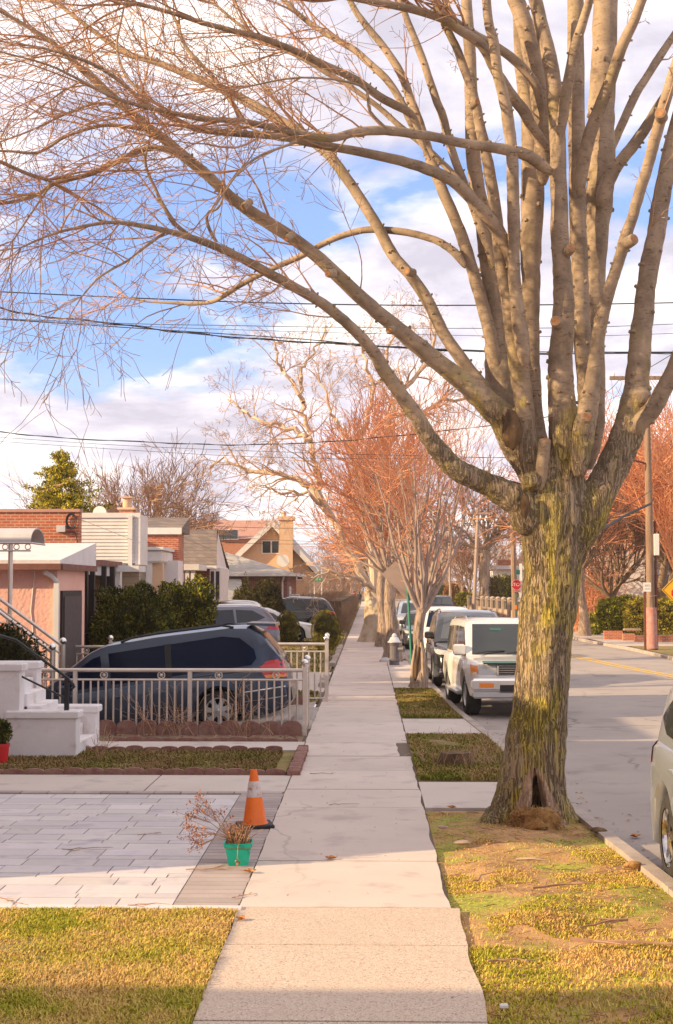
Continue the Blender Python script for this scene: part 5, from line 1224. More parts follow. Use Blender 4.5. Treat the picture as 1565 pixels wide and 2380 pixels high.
# neighbouring houses just outside the frame; they throw the long shadows
def plain_house(name, label, y0, y1, x, zt, ridge=0):
    h = thing(name, label, 'house'); rbox('wall', h, m_brick2, x-9, x, y0, y1, 0, zt)
    if ridge:
        b = MB(); b.prism([(x+.4, zt), (x-4.5, zt+ridge), (x-9.4, zt)], y0-.3, y1+.3); b.build('roof', m_shing, h)
    else:
        b = MB(); b.box(x-9.2, x+.3, y0-.1, y1+.1, zt, zt+.22); b.build('roof', m_tar, h)
    for y in (y0+(y1-y0)*.3, y0+(y1-y0)*.7):
        wf = rbox('window', h, m_wpaint, x, x+.05, y-.6, y+.6, 1.2, 2.6); rbox('pane', wf, m_win, x+.052, x+.06, y-.52, y+.52, 1.28, 2.52)
# stoop ------------------------------------------------------------
t = thing('white_stoop', 'white rendered entrance steps with stepped cheek walls and a thin black handrail', 'steps')
Yf = 19.35; 
def wb(name, px0, px1, py0, py1, Y, th, cap=True, mat=None):
    a, b_ = W(px0, py0, Y), W(px1, py1, Y)
    o = MB(); o.box(a.x, b_.x, Y, Y+th, min(b_.z, .0), a.z, bev=.012); o.build(name, mat or m_wht, t)
    if cap: o = MB(); o.box(a.x-.03, b_.x+.035, Y-.035, Y+th+.035, a.z-.015, a.z+.09, bev=.015); o.build('wall_cap', m_wht, t)
wb('cheek_wall', -90, 44, 1558, 1742, Yf+.02, .30); wb('cheek_wall', 19.5, 176, 1668, 1742, Yf, .30)
wb('cheek_wall', -90, 84, 1552, 1722, Yf+1.5, .30); wb('cheek_wall', 72, 222, 1654, 1722, Yf+1.48, .30)
for k in range(6):
    x1 = W(205-30*k, 1700, Yf+.9).x; o = MB(); o.box(x1-3.0 if k < 5 else x1-4, x1, Yf+.31, Yf+1.47, 0, .06+.165*(k+1)-.0, bev=.008); o.build('step', m_wht, t)
o = MB(); Y = Yf+.15
q = lambda x, y: W(x, y, Y)
o.tube([q(-40, 1460), q(0, 1477), q(38, 1488), q(156, 1575), q(170, 1590), q(173, 1596), q(168, 1600)], .020, 8); o.tube([q(-40, 1520), q(0, 1545), q(50, 1572), q(156, 1624)], .014, 8)
c = q(156, 1575); c2 = q(156, 1655); o.box(c.x-.03, c.x+.03, Y-.03, Y+.03, c2.z-.1, c.z); o.build('handrail', m_iron, t)
# stainless steel fences -------------------------------------------
def fence(label, x0, x1, Y, zb, zt, ret=None, first_post=True):
    """front run along x at depth Y, then a return run along y at x1"""
    t = thing('steel_fence', label, 'fence', (x1, Y, 0))
    def run(a, b, skip0=False):
        a, b = V(a), V(b); L = (b-a).length; d = (b-a).normalized()
        for nm, z, r in (('top_rail', zt, .031), ('middle_rail', zt-.15, .017), ('bottom_rail', zb+.06, .017)):
            o = MB(); o.tube([a+V((0, 0, z)), b+V((0, 0, z))], r, 10); o.build(nm, m_steel, t)
        npst = max(1, round(L/1.9))
        for i in range(npst+1):
            if skip0 and i == 0: continue
            p = a+d*(L*i/npst); o = MB(); w_ = .032; end = i in (0, npst)
            o.box(p.x-w_, p.x+w_, p.y-w_, p.y+w_, zb-.1, zt+(.06 if end else -.02), bev=.006); po = o.build('post', m_steel, t)
            if end: o = MB(); o.ball((p.x, p.y, zt+.12), .058, 14, 10); o.tube([(p.x, p.y, zt+.05), (p.x, p.y, zt+.08)], .03, 8); o.build('ball_finial', m_chrome, po)
        nb = int(L/.118)
        for i in range(1, nb):
            s_ = L*i/nb; 
            if abs(s_/L*npst-round(s_/L*npst)) < .03*npst/2: continue
            p = a+d*s_; o = MB(); o.tube([(p.x, p.y, zb+.06), (p.x, p.y, zt-.15)], .0155, 6)
            if i % 3 == 0:
                for k in range(9): o.lathe([(.011, -.008), (.018, 0), (.011, .008)], 8, (p.x, p.y, zb+.26+.022*k))
            o.build('baluster', m_steel, t)
        nr = max(1, round(L/.85))
        for i in range(nr):
            p = a+d*(L*(i+.5)/nr)
            o = MB(); c = (p.x, p.y, zt-.078); ax = 'y' if abs(d.x) > .5 else 'x'
            o.lathe([(.048, -.008), (.062, -.008), (.064, 0), (.062, .008), (.048, .008), (.046, 0), (.048, -.008)], 18, c, ax, cap=False); o.ball(c, .028, 10, 6)
            for an in range(6): 
                dx, dz = .05*math.cos(an*PI/3), .05*math.sin(an*PI/3)
                o.tube([c, (c[0]+(dx if ax == 'y' else 0), c[1]+(dx if ax == 'x' else 0), c[2]+dz)], .004, 4)
            o.build('medallion', m_steel, t)
    run((x0-x1, 0, 0), (0, 0, 0))
    if ret: run((0, 0, 0), (.0+ret[0], ret[1], 0), True)
    return t
c = G(709, 1707); zt_ = W(709, 1558, c.y).z
fence('steel railing fence with ball finials in front of the blue grey minivan', W(86, 1600, c.y).x-1.2, c.x, c.y, Z0, zt_, (-.02, 1.35))
c2 = G(759, 1630); fence('second steel railing fence farther along, beyond the sunken drive', W(600, 1600, c2.y).x-3, c2.x, c2.y, Z0, W(759, 1497, c2.y).z, (-.03, 1.6))
c3 = W(237, 1480, 29.6); fence('steel railing low in front of the pink house garage', c3.x-1.5, c3.x+1.6, 29.7, .1, W(200, 1503, 29.7).z)
# sloping stair rails at far left
t = thing('stair_railing', 'two shiny sloping steel rails beside the pink house steps', 'railing'); Y = 25.2
for (x0, y0, x1, y1), YY in (((-40, 1362, 147, 1502), Y), ((-40, 1392, 122, 1516), Y-.7)):
    a, b_ = W(x0, y0, YY), W(x1, y1, YY); o = MB(); o.tube([a, b_], .032, 10); o.build('rail', m_steel, t)
    o = MB(); o.tube([a-V((0, 0, .17)), b_-V((0, 0, .17))], .016, 6); o.build('rail', m_steel, t)
    o = MB(); o.tube([(b_.x, YY, -.3), (b_.x, YY, b_.z+.03)], .042, 8); po = o.build('post', m_steel, t); o = MB(); o.ball((b_.x, YY, b_.z+.09), .065, 12, 8); o.build('ball_finial', m_chrome, po)
    for k in range(1, 10):
        f = k/10; p = a.lerp(b_, f); o = MB(); o.tube([(p.x, YY, p.z-.17), (p.x, YY, -.3)], .010, 5); o.build('baluster', m_steel, t)
# scalloped edging ----------------------------------------------------
def scallops(label, a, b, h=.11, w_=.24, th=.05, z=Z0, nm='scalloped_edging', sag=.015):
    a, b = V(a), V(b); L = (b-a).length; n = max(1, int(L/w_)); d = (b-a)/n; o = MB(); rr_ = random.Random(label)
    px = V((-d.y, d.x, 0)).normalized()*th/2
    for i in range(n):
        p = a+d*i; hh = h+rr_.uniform(-sag, sag); tl_ = rr_.uniform(-.015, .015)
        prof = [(0, -.06), (0, hh*.55)]+[(.5-.5*math.cos(PI*k/8), hh*.55+hh*.45*math.sin(PI*k/8)) for k in range(1, 8)]+[(1, hh*.55), (1, -.06)]
        m = len(prof); vs = []
        for s_ in (-1, 1):
            for u, zz in prof: q_ = p+d*(.01+.98*u)+px*s_+V((0, tl_*zz*8*0, z+zz)); vs.append(tuple(q_))
        o.add(vs, [tuple(range(m)), tuple(range(2*m-1, m-1, -1))]+[(k, k+m, (k+1) % m+m, (k+1) % m) for k in range(m)])
    return tag(o.build(nm, m_red), label, 'garden edging', 'red scalloped garden edgings')
yb0, yb1 = 17.62, 20.12
xe_ = G(690, 1790).x
scallops('red scalloped edging along the near side of the small brown lawn', (-6.5, yb0, 0), (xe_-.12, yb0, 0), .07)
scallops('low red scalloped edging along the far side of the small brown lawn', (-4.4, yb1, 0), (-1.2, yb1, 0), .06)
scallops('low red scalloped edging between the path and the fence bed', (-3.9, 21.45, 0), (-1.05, 21.45, 0), .05)
scallops('tall red scalloped board under the first steel fence', (W(224, 1700, 22.35).x, 22.3, 0), (-1.03, 22.3, 0), .22, .30, .05)
scallops('red scalloped edging under the second steel fence', (-3.2, 28.75, 0), (-1.2, 28.75, 0), .12, .28)
o = MB(); rr_ = random.Random(8); y = yb0-.1
while y < yb1+.1:
    o.box(xe_-.09+rr_.uniform(-.01, .01), xe_+.06+rr_.uniform(-.01, .01), y, y+.075, 0, Z0+.07+rr_.uniform(-.008, .008), bev=.012); y += .085
tag(o.build('brick_edging', m_red), 'row of small red brick ends edging the small lawn beside the sidewalk', 'garden edging')
for (y0, y1, lab) in ((33, 36.5, 'pale block kerb beside the sidewalk beyond the second fence'), (42, 55, 'rough stone edging of the lawn with the clipped shrubs')):
    o = MB(); y = y0
    while y < y1: L = rr_.uniform(.3, .5); o.box(XL-.2+rr_.uniform(-.03, .03), XL-.03, y, y+L-.02, 0, Z0+.08+rr_.uniform(-.02, .03), bev=.02); y += L
    tag(o.build('stone_edging', m_kerb), lab, 'stone edging')
# ------------------------------------------------------------------ street furniture and small things
m_orange = M('cone_orange', (.85, .17, .01), (.75, .14, .01), 5, rough=.45)
m_whiteband = M('reflective_band', (.66, .60, .58), (.55, .45, .42), 9, rough=.4, c3=(.38, .2, .14), sc3=26)
m_rubber = M('black_rubber', (.02, .018, .02), rough=.7)
c = G(590, 1927)
t = thing('traffic_cone', 'orange traffic cone with a white band on a black base at the driveway corner', 'traffic cone', (c.x-.0, c.y+.16, Z0))
t.rotation_euler = (0, math.radians(-1.5), .2)
sc_ = .545
o = MB(); o.box(-.17, .17, -.17, .17, 0, .03, bev=.008); o.build('base', m_rubber, t)
r0, r1, H = .118, .030, sc_
rr_c = lambda z: lerp(r0, r1, (z-.03)/(H-.03))
o = MB(); o.lathe([(rr_c(.03)+.012, .03), (rr_c(.05), .048), (rr_c(.2), .2), (rr_c(.45), .45), (r1, H-.004), (r1*.8, H), (r1*.7, H-.03)], 32); o.build('cone_body', m_orange, t)
o = MB(); o.lathe([(rr_c(.285)+.0005, .285), (rr_c(.29)+.0025, .29), (rr_c(.43)+.0025, .43), (rr_c(.435)+.0005, .435)], 32); o.build('reflective_band', m_whiteband, t)
# planter
m_teal = M('teal_plastic', (.0, .30, .22), (.01, .34, .25), 8, rough=.4)
m_dry = M('dry_stems', (.30, .17, .10), (.42, .27, .16), 12, rough=.95); m_dryl = M('dry_flowers', (.42, .18, .08), (.30, .13, .07), 12, rough=.95)
c = G(553, 2012)
t = thing('planter', 'teal plastic planter holding dead brown stems, on the driveway border', 'planter', (c.x, c.y+.08, Z0), .04)
o = MB()
def ring4(hx, hy, z): return [(-hx, -hy, z), (hx, -hy, z), (hx, hy, z), (-hx, hy, z)]
R4 = [ring4(.080, .080, 0), ring4(.104, .104, .145), ring4(.112, .112, .147), ring4(.122, .122, .185), ring4(.108, .108, .185), ring4(.098, .098, .12)]
vs = [v for r in R4 for v in r]; fs = [(3, 2, 1, 0), (20, 21, 22, 23)]
for k in range(5):
    for j in range(4): fs.append((k*4+j, k*4+(j+1) % 4, k*4+4+(j+1) % 4, k*4+4+j))
o.add(vs, fs); o.build('pot', m_teal, t)
o = MB(); o.box(-.105, .105, -.105, .105, .14, .165); o.build('potting_soil', m_debris, t)
o = MB(); ofl = MB(); rr_ = random.Random(31)
def cluster(p, r, n):
    for _ in range(n):
        q = p+V((rr_.gauss(0, r), rr_.gauss(0, r), rr_.gauss(0, r))); d = V((rr_.gauss(0, 1), rr_.gauss(0, 1), rr_.gauss(0, 1))).normalized()*rr_.uniform(.006, .014); e_ = d.cross(V((rr_.gauss(0, 1), 0, 1))).normalized()*.007
        ofl.add([tuple(q), tuple(q+d+e_), tuple(q+d*2), tuple(q+d-e_)], [(0, 1, 2, 3)])
for _ in range(150):
    a = rr_.uniform(0, 2*PI); r_ = rr_.uniform(0, .09); p = V((r_*math.cos(a), r_*math.sin(a), .16)); L = rr_.uniform(.08, .18)
    d = V((p.x*3+rr_.gauss(0, .25), p.y*3+rr_.gauss(0, .25), 1)).normalized()
    pts = [p, p+d*L*.5+V((0, 0, .0)), p+d*L+V((rr_.gauss(0, .02), rr_.gauss(0, .02), 0))]; o.tube(pts, [.004, .0035, .002], 4)
    if rr_.random() < .4: cluster(pts[-1], .012, 5)
for a, el, L in ((-.3, .9, .46), (-.15, .55, .42), (-.4, .35, .38), (-.2, .12, .34), (-.1, .75, .36), (-.5, .2, .30), (.3, 1.1, .25), (-.3, -.1, .30)):
    d = V((-math.cos(el)*math.cos(a), math.cos(el)*math.sin(a), math.sin(el))); p = V((-.05, 0, .2)); q = p+d*L*.5+V((0, 0, .03)); e_ = p+d*L
    o.tube([p, q, e_], [.004, .003, .002], 4); cluster(e_, .022, 46)
    for _ in range(5): f = e_+V((rr_.gauss(0, .05), rr_.gauss(0, .03), rr_.gauss(0, .045))); o.tube([q, f], .0016, 3); cluster(f, .014, 14)
o.tube([(.05, -.10, .26), (.0, -.125, .17), (-.005, -.13, .06)], .003, 4); cluster(V((.0, -.13, .04)), .012, 30)
x = o.build('dead_stems', m_dry, t); x['kind'] = 'stuff'; x = ofl.build('dried_flowers', m_dryl, t); x['kind'] = 'stuff'
# fallen leaves, sticks, stones
m_leaf = M('dead_leaf', (.52, .22, .06), (.40, .16, .05), 20, rough=.8); m_stick = M('dead_stick', (.28, .15, .09), (.42, .26, .17), 12, rough=.9); m_rock = M('pale_rock', (.46, .35, .27), (.36, .26, .2), 9, rough=.9, bs=.5, bsc=20)
def leaf(x, y, s_, rz, label, z=None):
    o = MB(); out = []
    n = 18
    for k in range(n):
        a = 2*PI*k/n; r_ = s_*(.55+.45*abs(math.cos(a*2.5)))*(1.0 if abs(a-PI) > .5 else .6); out.append((r_*math.cos(a), r_*math.sin(a)*.7, .012+.25*s_*abs(math.sin(a*1.5))))
    out2 = [(a, b, c_+.003) for a, b, c_ in out]
    o.add(out+[(0, 0, .004)], [(k, (k+1) % n, n) for k in range(n)]); o.add(out2+[(0, 0, .007)], [((k+1) % n, k, n) for k in range(n)])
    o.tube([(s_*.4, 0, .01), (s_*1.3, .02, .02)], .002, 3)
    ob = o.build('fallen_leaf', m_leaf); ob.location = (x, y, z if z else Z0+.002); ob.rotation_euler = (0, 0, rz); return tag(ob, label, 'leaf', 'fallen leaves')
c = G(768, 1998); leaf(c.x, c.y, .055, .2, 'curled orange brown leaf lying alone in the middle of the sidewalk')
c = G(582, 2029); leaf(c.x, c.y, .06, 2.9, 'long orange leaf on the edge of the driveway border below the planter')
c = G(560, 2140); leaf(c.x, c.y, .05, 1.9, 'brown leaf at the corner of the near lawn and the sidewalk')
c = G(1477, 1948, -.01); leaf(c.x, c.y, .07, .9, 'brown leaf in the gutter beside the kerb', -.005)
c = G(1050, 1886); leaf(c.x, c.y, .06, 2.2, 'dark brown leaf at the corner of the concrete apron near the tree', Z0+.03)
def stick(px, py, L, rz, label, forks=3, r=.006, z=Z0, seed=1):
    rr_ = random.Random(seed); c = G(px, py, z); o = MB(); d = V((math.cos(rz), math.sin(rz), 0)); pts = []
    for i in range(7): pts.append(V((0, 0, .010+.006*rr_.random()))+d*(L*(i/6-.5))+V((rr_.gauss(0, .012), rr_.gauss(0, .02), 0)))
    o.tube(pts, [r*(1-.09*i) for i in range(7)], 5)
    for _ in range(forks):
        i = rr_.randrange(1, 6); a = rz+rr_.choice((-1, 1))*rr_.uniform(.4, .9); dd = V((math.cos(a), math.sin(a), .06)); l_ = L*rr_.uniform(.2, .4); o.tube([pts[i], pts[i]+dd*l_*.5+V((0, rr_.gauss(0, .01), 0)), pts[i]+dd*l_], [r*.6, r*.5, r*.3], 4)
    ob = o.build('fallen_stick', m_stick); ob.location = c; return tag(ob, label, 'stick', 'fallen sticks and twigs')
stick(200, 1975, .42, .25, 'forked twig lying across the shaded pavers at left', 3, .005, seed=2)
stick(490, 2022, .38, .2, 'reddish forked twig on the pavers beside the planter', 5, .005, seed=3)
stick(560, 2085, .22, .9, 'small forked twig on the dark border stones', 4, .004, seed=4)
stick(345, 2105, .28, .1, 'dark twig on the pale edging stones of the driveway', 4, .004, seed=5)
stick(30, 2100, .40, -.8, 'bent twig at the left end of the driveway edge', 2, .005, seed=6)
stick(350, 1940, .22, .5, 'tiny twig in the middle of the pavers', 3, .004, seed=12)
stick(1500, 2195, .95, -.12, 'long pale straight branch lying on the grass at right', 1, .013, Z0+.06, 7)
stick(1400, 2150, .42, -2.6, 'short thick dead branch on the grass behind the long one', 2, .012, Z0+.06, 8)
stick(1310, 2060, .55, .5, 'brown branch on the bare soil left of the kerb', 4, .011, Z0+.06, 9)
stick(1120, 2040, .38, 1.2, 'upright lying twig on bare soil near the sidewalk', 4, .007, Z0+.06, 10)
stick(1200, 2235, .3, .15, 'short dark twig on the sunny grass', 1, .008, Z0+.06, 11)
stick(1180, 1960, .4, .45, 'reddish broken stick just below the big tree roots', 0, .010, Z0+.08, 13)
stick(800, 1872, .3, .05, 'thin twig across the shaded sidewalk', 1, .004, seed=14)
stick(745, 1800, .30, .1, 'reddish twig on the sidewalk beside the brick edging', 1, .005, seed=15)
def rock(px, py, s_, label, mat=m_rock, z=Z0+.05, fl=.45, name='rock'):
    c = G(px, py, z); o = MB(); o.ball((0, 0, 0), s_, 14, 9); o.v = [tuple(V((v[0]*1.5, v[1], v[2]*fl))*(1+.35*NZ.noise(V(v)*9/s_*.12+V((px, 0, 0))))) for v in o.v]
    ob = o.build(name, mat, sharp=30); ob.location = c; return tag(ob, label, 'rock')
rock(1075, 1958, .05, 'flat pale stone left of the big tree roots'); rock(1030, 1922, .032, 'small tan stone in the moss near the sidewalk'); rock(1470, 2010, .05, 'lump of weathered root wood beside the kerb', m_debris, Z0+.02, .6, 'root_lump'); rock(1392, 1930, .055, 'dark root bulge between the big tree and the kerb', m_rot, Z0+.02, .5, 'root_lump')
o = MB(); rr_ = random.Random(77); c = G(1235, 1998, Z0+.07); o.tube([(-.12, .02, 0), (0, 0, .02), (.13, -.03, .0)], [.02, .028, .006], 6); ob = o.build('bark_chip', m_callus); ob.location = c; ob.scale = (1, 1, .5); tag(ob, 'pale bark chip on the bare soil in front of the big tree', 'bark chip')
c = G(1172, 2343, Z0+.06); o = MB(); o.box(-.022, .022, -.015, .015, 0, .022, bev=.005); ob = o.build('litter', m_dish); ob.location = c; tag(ob, 'tiny scrap of white litter in the shaded grass', 'litter')
# stump with suckers
c = G(1062, 1778); t = thing('tree_stump', 'low dark cut stump with thin reddish suckers around it', 'stump', (c.x, c.y, Z0))
o = MB(); o.lathe([(.30, -.03), (.25, .03), (.215, .12), (.20, .165), (.12, .16), (1e-4, .15)], 24); o.v = [tuple(V(v)*(1+.13*NZ.noise(V(v)*7))) for v in o.v]; o.build('stump_wood', m_rot, t)
o = MB(); rr_ = random.Random(5)
for _ in range(70):
    a = rr_.uniform(0, 2*PI); r_ = rr_.uniform(.2, .55); p = V((r_*math.cos(a)*1.3+.12, r_*math.sin(a)*.7, 0)); shoot(o, p, V((rr_.gauss(0, .5), rr_.gauss(0, .4), 1)).normalized(), rr_.uniform(.12, .45), .004, 1, rr_, up=.1, kids=3, seg=.07, minr=.0022)
x = o.build('suckers', m_twig, t); x['kind'] = 'stuff'
# hydrant
m_hyd = M('hydrant_grey', (.12, .105, .115), (.15, .13, .14), 8, rough=.5); m_hydc = M('hydrant_silver', (.72, .70, .72), (.62, .60, .62), 6, rough=.35, metal=.3)
c = G(917, 1545); t = thing('fire_hydrant', 'dark grey fire hydrant with a silver cap on the pavement', 'fire hydrant', (c.x, c.y, Z0))
o = MB(); o.lathe([(.15, 0), (.15, .10), (.135, .11), (.165, .12), (.165, .16), (.14, .17)], 22); 
n = 32; prof = []
for z in (.17, .30, .45, .57): 
    prof.append([( (.130+(.010 if k % 2 else 0))*math.cos(2*PI*k/n), (.130+(.010 if k % 2 else 0))*math.sin(2*PI*k/n), z) for k in range(n)])
o.add([p for r in prof for p in r], [(i*n+k, i*n+(k+1) % n, (i+1)*n+(k+1) % n, (i+1)*n+k) for i in range(3) for k in range(n)])
o.lathe([(.14, .57), (.155, .59), (.155, .66), (.14, .665)], 22); o.build('barrel', m_hyd, t)
o = MB(); o.tube([(.08, -.03, .47), (.26, -.12, .47)], .07, 14); o.tube([(.25, -.115, .47), (.29, -.135, .47)], .09, 14); o.tube([(.29, -.135, .47), (.31, -.145, .47)], .025, 6); o.build('nozzle', m_hyd, t)
o = MB(); o.lathe([(.20, .66), (.20, .685), (.17, .70), (.12, .80), (.075, .83), (.08, .86), (.055, .90), (.035, .93), (1e-4, .935)], 22); o.build('cap', m_hydc, t)
rock(900, 1536, .16, 'grey broken paving stone behind the hydrant', m_awn, Z0+.03, .7)
# leaning green sign post with the back of a diamond sign
m_gpost = M('green_post', (.02, .17, .12), (.03, .21, .14), 8, rough=.5); m_signback = M('sign_back', (.42, .31, .27), (.46, .35, .30), 3, rough=.5, metal=.2)
m_green = M('street_green', (.0, .26, .15), rough=.5); m_signw = M('sign_white', (.75, .72, .70), rough=.5); m_signr = M('sign_red', (.60, .015, .02), rough=.45); m_signy = M('sign_yellow', (.80, .42, .01), rough=.45)
D_ = 34.5; a, b_ = W(960, 1590, D_), W(943, 1285, D_)
t = thing('diamond_sign', 'leaning green perforated post holding a diamond sign seen from its grey back', 'road sign')
o = MB(); a0_ = V((a.x, a.y, Z0)); o.tube([a0_, b_], .032, 4); po = o.build('post', m_gpost, t)
o = MB(); 
for k in range(60): q = a0_.lerp(b_, .03+.95*k/60); o.tube([q+V((.028, -.024, 0)), q+V((.032, -.030, 0))], .009, 6)
o.build('post_holes', m_iron, po)
c = W(951, 1335, D_+.05); o = MB(); s_ = .66; o.prism([(c.x-s_, c.z), (c.x, c.z-s_), (c.x+s_, c.z), (c.x, c.z+s_)], D_+.04, D_+.046); sb = o.build('sign_back', m_signback, t); o = MB(); o.prism([(c.x-s_+.01, c.z), (c.x, c.z-s_+.01), (c.x+s_-.01, c.z), (c.x, c.z+s_-.01)], D_+.0465, D_+.048); o.build('sign_face', m_signy, t)
# text helper
def text(s_, name, mat, par, loc, size, rot=(PI/2, 0, 0)):
    cu = bpy.data.curves.new(name, 'FONT'); cu.body = s_; cu.size = size; cu.align_x = 'CENTER'; cu.align_y = 'CENTER'; cu.extrude = .002; cu.materials.append(mat); cu.offset = .004*size
    tmp = bpy.data.objects.new('tmp', cu); COL.objects.link(tmp); bpy.context.view_layer.update()
    me = bpy.data.meshes.new_from_object(tmp.evaluated_get(bpy.context.evaluated_depsgraph_get())); bpy.data.objects.remove(tmp)
    o = bpy.data.objects.new(name, me); COL.objects.link(o); o.parent = par; o.location = loc; o.rotation_euler = rot; return o
# stop sign
D_ = 92; c = W(1201, 1359, D_); R_ = 12.6/pm(D_)
t = thing('stop_sign', 'red octagonal STOP sign with an ALL WAY plate beyond the big tree trunk', 'road sign')
o = MB(); oc = [(c.x+R_*math.cos(PI/8+k*PI/4), c.z+R_*math.sin(PI/8+k*PI/4)) for k in range(8)]; o.prism(oc, D_, D_+.02); o.build('sign_border', m_signw, t)
o = MB(); oc = [(c.x+R_*.93*math.cos(PI/8+k*PI/4), c.z+R_*.93*math.sin(PI/8+k*PI/4)) for k in range(8)]; o.prism(oc, D_-.008, D_-.002); o.build('sign_panel', m_signr, t)
text('STOP', 'lettering', m_signw, t, (c.x, D_-.012, c.z), R_*.86)
o = MB(); o.box(c.x-R_*.62, c.x+R_*.62, D_, D_+.02, c.z-R_*1.32, c.z-R_*1.02); o.build('plate', m_signr, t); text('ALL WAY', 'lettering', m_signw, t, (c.x, D_-.006, c.z-R_*1.17), R_*.27)
o = MB(); o.tube([(c.x-.06, D_+.06, 0), (c.x-.06, D_+.06, c.z+R_)], .04, 6); o.build('post', m_gpost, t)
o = MB(); o.box(c.x-.13, c.x+.01, D_-.0, D_+.03, .95, 1.2); o.build('reflector', m_amber, t)
# green street name sign (left, far)
D_ = 88; c = W(740, 1347, D_); t = thing('street_name_sign', 'small green street name sign on a grey pole before the gabled house', 'street sign')
o = MB(); o.box(c.x-.27, c.x+.27, D_, D_+.02, c.z-.11, c.z+.11); o.build('name_plate', m_green, t); text('LL PL', 'lettering', m_signw, t, (c.x+.03, D_-.004, c.z), .16)
for dx in (.13, -.32): o = MB(); o.tube([(c.x+dx+.1, D_+.08, 0), (c.x+dx+.1, D_+.08, c.z+(.6 if dx > 0 else .1))], .05, 6); o.build('pole', m_awn, t)
# right side: utility pole, bus sign post, yellow sign
m_pole = M('weathered_pole', (.20, .125, .085), (.33, .22, .16), 14, rough=.95, bs=.6, bsc=16, stretch=(1, 1, .08), bd=.02)
m_pinkwrap = M('red_wrap', (.44, .16, .14), (.50, .28, .24), 8, rough=.8); m_rust = M('rusty_post', (.20, .07, .04), (.14, .05, .03), 8, rough=.9)
D_ = 52.5; c = G(1514, 1500); c.z = 0; t = thing('utility_pole', 'tall weathered wooden utility pole with cross arm, lower part wrapped in faded red', 'utility pole', (W(1514, 1450, D_).x, D_, 0))
zt_ = W(1512, 868, D_).z; o = MB(); o.tube([(0, 0, 0), (-.03, 0, zt_*.5), (-.08, 0, zt_)], [.155, .14, .10], 14); o.build('pole_shaft', m_pole, t)
o = MB(); o.tube([(.03, -.0, .12), (.01, -.0, 1.62)], [.205, .19], 16); o.build('red_wrap', m_pinkwrap, t)
o = MB(); o.tube([(.21, .05, 0), (.19, .05, 4.8)], .05, 8); o.build('conduit', m_rust, t)
zc_ = W(1500, 880, D_).z; o = MB(); o.box(-1.45, 1.5, -.19, -.08, zc_-.06, zc_+.07); o.tube([(-.8, -.13, zc_-.05), (-.1, -.13, zc_-.9)], .02, 5); o.tube([(.7, -.13, zc_-.05), (-.05, -.13, zc_-.9)], .02, 5); ca = o.build('cross_arm', m_pole, t)
for x in (-1.3, -.7, .7, 1.3): o = MB(); o.lathe([(.03, 0), (.05, .03), (.03, .06), (.05, .09), (.02, .14)], 10, (x, -.13, zc_+.07)); o.build('insulator', m_dish, ca)
zb1 = W(1500, 1080, D_).z; o = MB(); o.tube([(0, 0, zb1), (-.5, -.2, zb1+.12), (-1.15, -.4, zb1+.18)], .035, 6); o.build('bracket_arm', m_rust, t)
o = MB(); o.box(.10, .28, -.22, -.10, W(1520, 1260, D_).z-.5, W(1520, 1260, D_).z+.3, bev=.02); o.build('terminal_box', m_dish, t)
o = MB(); o.tube([(-.19, -.05, 2.05), (0, -.2, 2.03), (.2, -.05, 2.06)], .012, 5); o.build('pink_tape', m_pinkwrap, t)
D_ = 52; c = W(1500, 1495, D_); t = thing('bus_stop_post', 'thin rusty post with a small white sign beside the utility pole', 'sign post', (c.x, D_, 0))
zz = W(1500, 1375, D_).z; o = MB(); o.box(-.04, .04, -.03, .03, 0, zz); o.build('post', m_rust, t); o = MB(); o.box(-.05, .22, -.05, -.032, zz, zz+.33); o.build('sign_plate', m_signw, t); text('NO', 'lettering', m_awn, t, (.085, -.056, zz+.22), .12); text('SIGNAL', 'lettering', m_awn, t, (.085, -.056, zz+.10), .06)
D_ = 53.5; c = W(1571, 1371, D_); s_ = 32.5/pm(D_); t = thing('warning_sign', 'yellow diamond warning sign cut off by the right edge, a small red octagon on it', 'road sign')
o = MB(); o.prism([(c.x-s_, c.z), (c.x, c.z-s_), (c.x+s_, c.z), (c.x, c.z+s_)], D_, D_+.02); o.build('sign_panel', m_signy, t)
o = MB()
for k in range(4):
    a_ = [(c.x-s_*.9, c.z), (c.x, c.z-s_*.9), (c.x+s_*.9, c.z), (c.x, c.z+s_*.9)]; p, q = V((a_[k][0], D_-.004, a_[k][1])), V((a_[(k+1) % 4][0], D_-.004, a_[(k+1) % 4][1])); o.tube([p, q], .008, 4)
o.build('sign_border', m_iron, t)
o = MB(); oc = [(c.x+.02+.20*math.cos(PI/8+k*PI/4), c.z-.12+.20*math.sin(PI/8+k*PI/4)) for k in range(8)]; o.prism(oc, D_-.012, D_-.004); o.build('octagon_symbol', m_signr, t)
o = MB(); o.prism([(c.x-.05, c.z+.12), (c.x+.05, c.z+.12), (c.x+.05, c.z+.26), (c.x+.11, c.z+.26), (c.x, c.z+.38), (c.x-.11, c.z+.26), (c.x-.05, c.z+.26)], D_-.012, D_-.004); o.build('arrow_symbol', m_iron, t)
o = MB(); o.box(c.x-.04, c.x+.04, D_+.03, D_+.08, 0, c.z+.3); o.build('post', m_gpost, t)
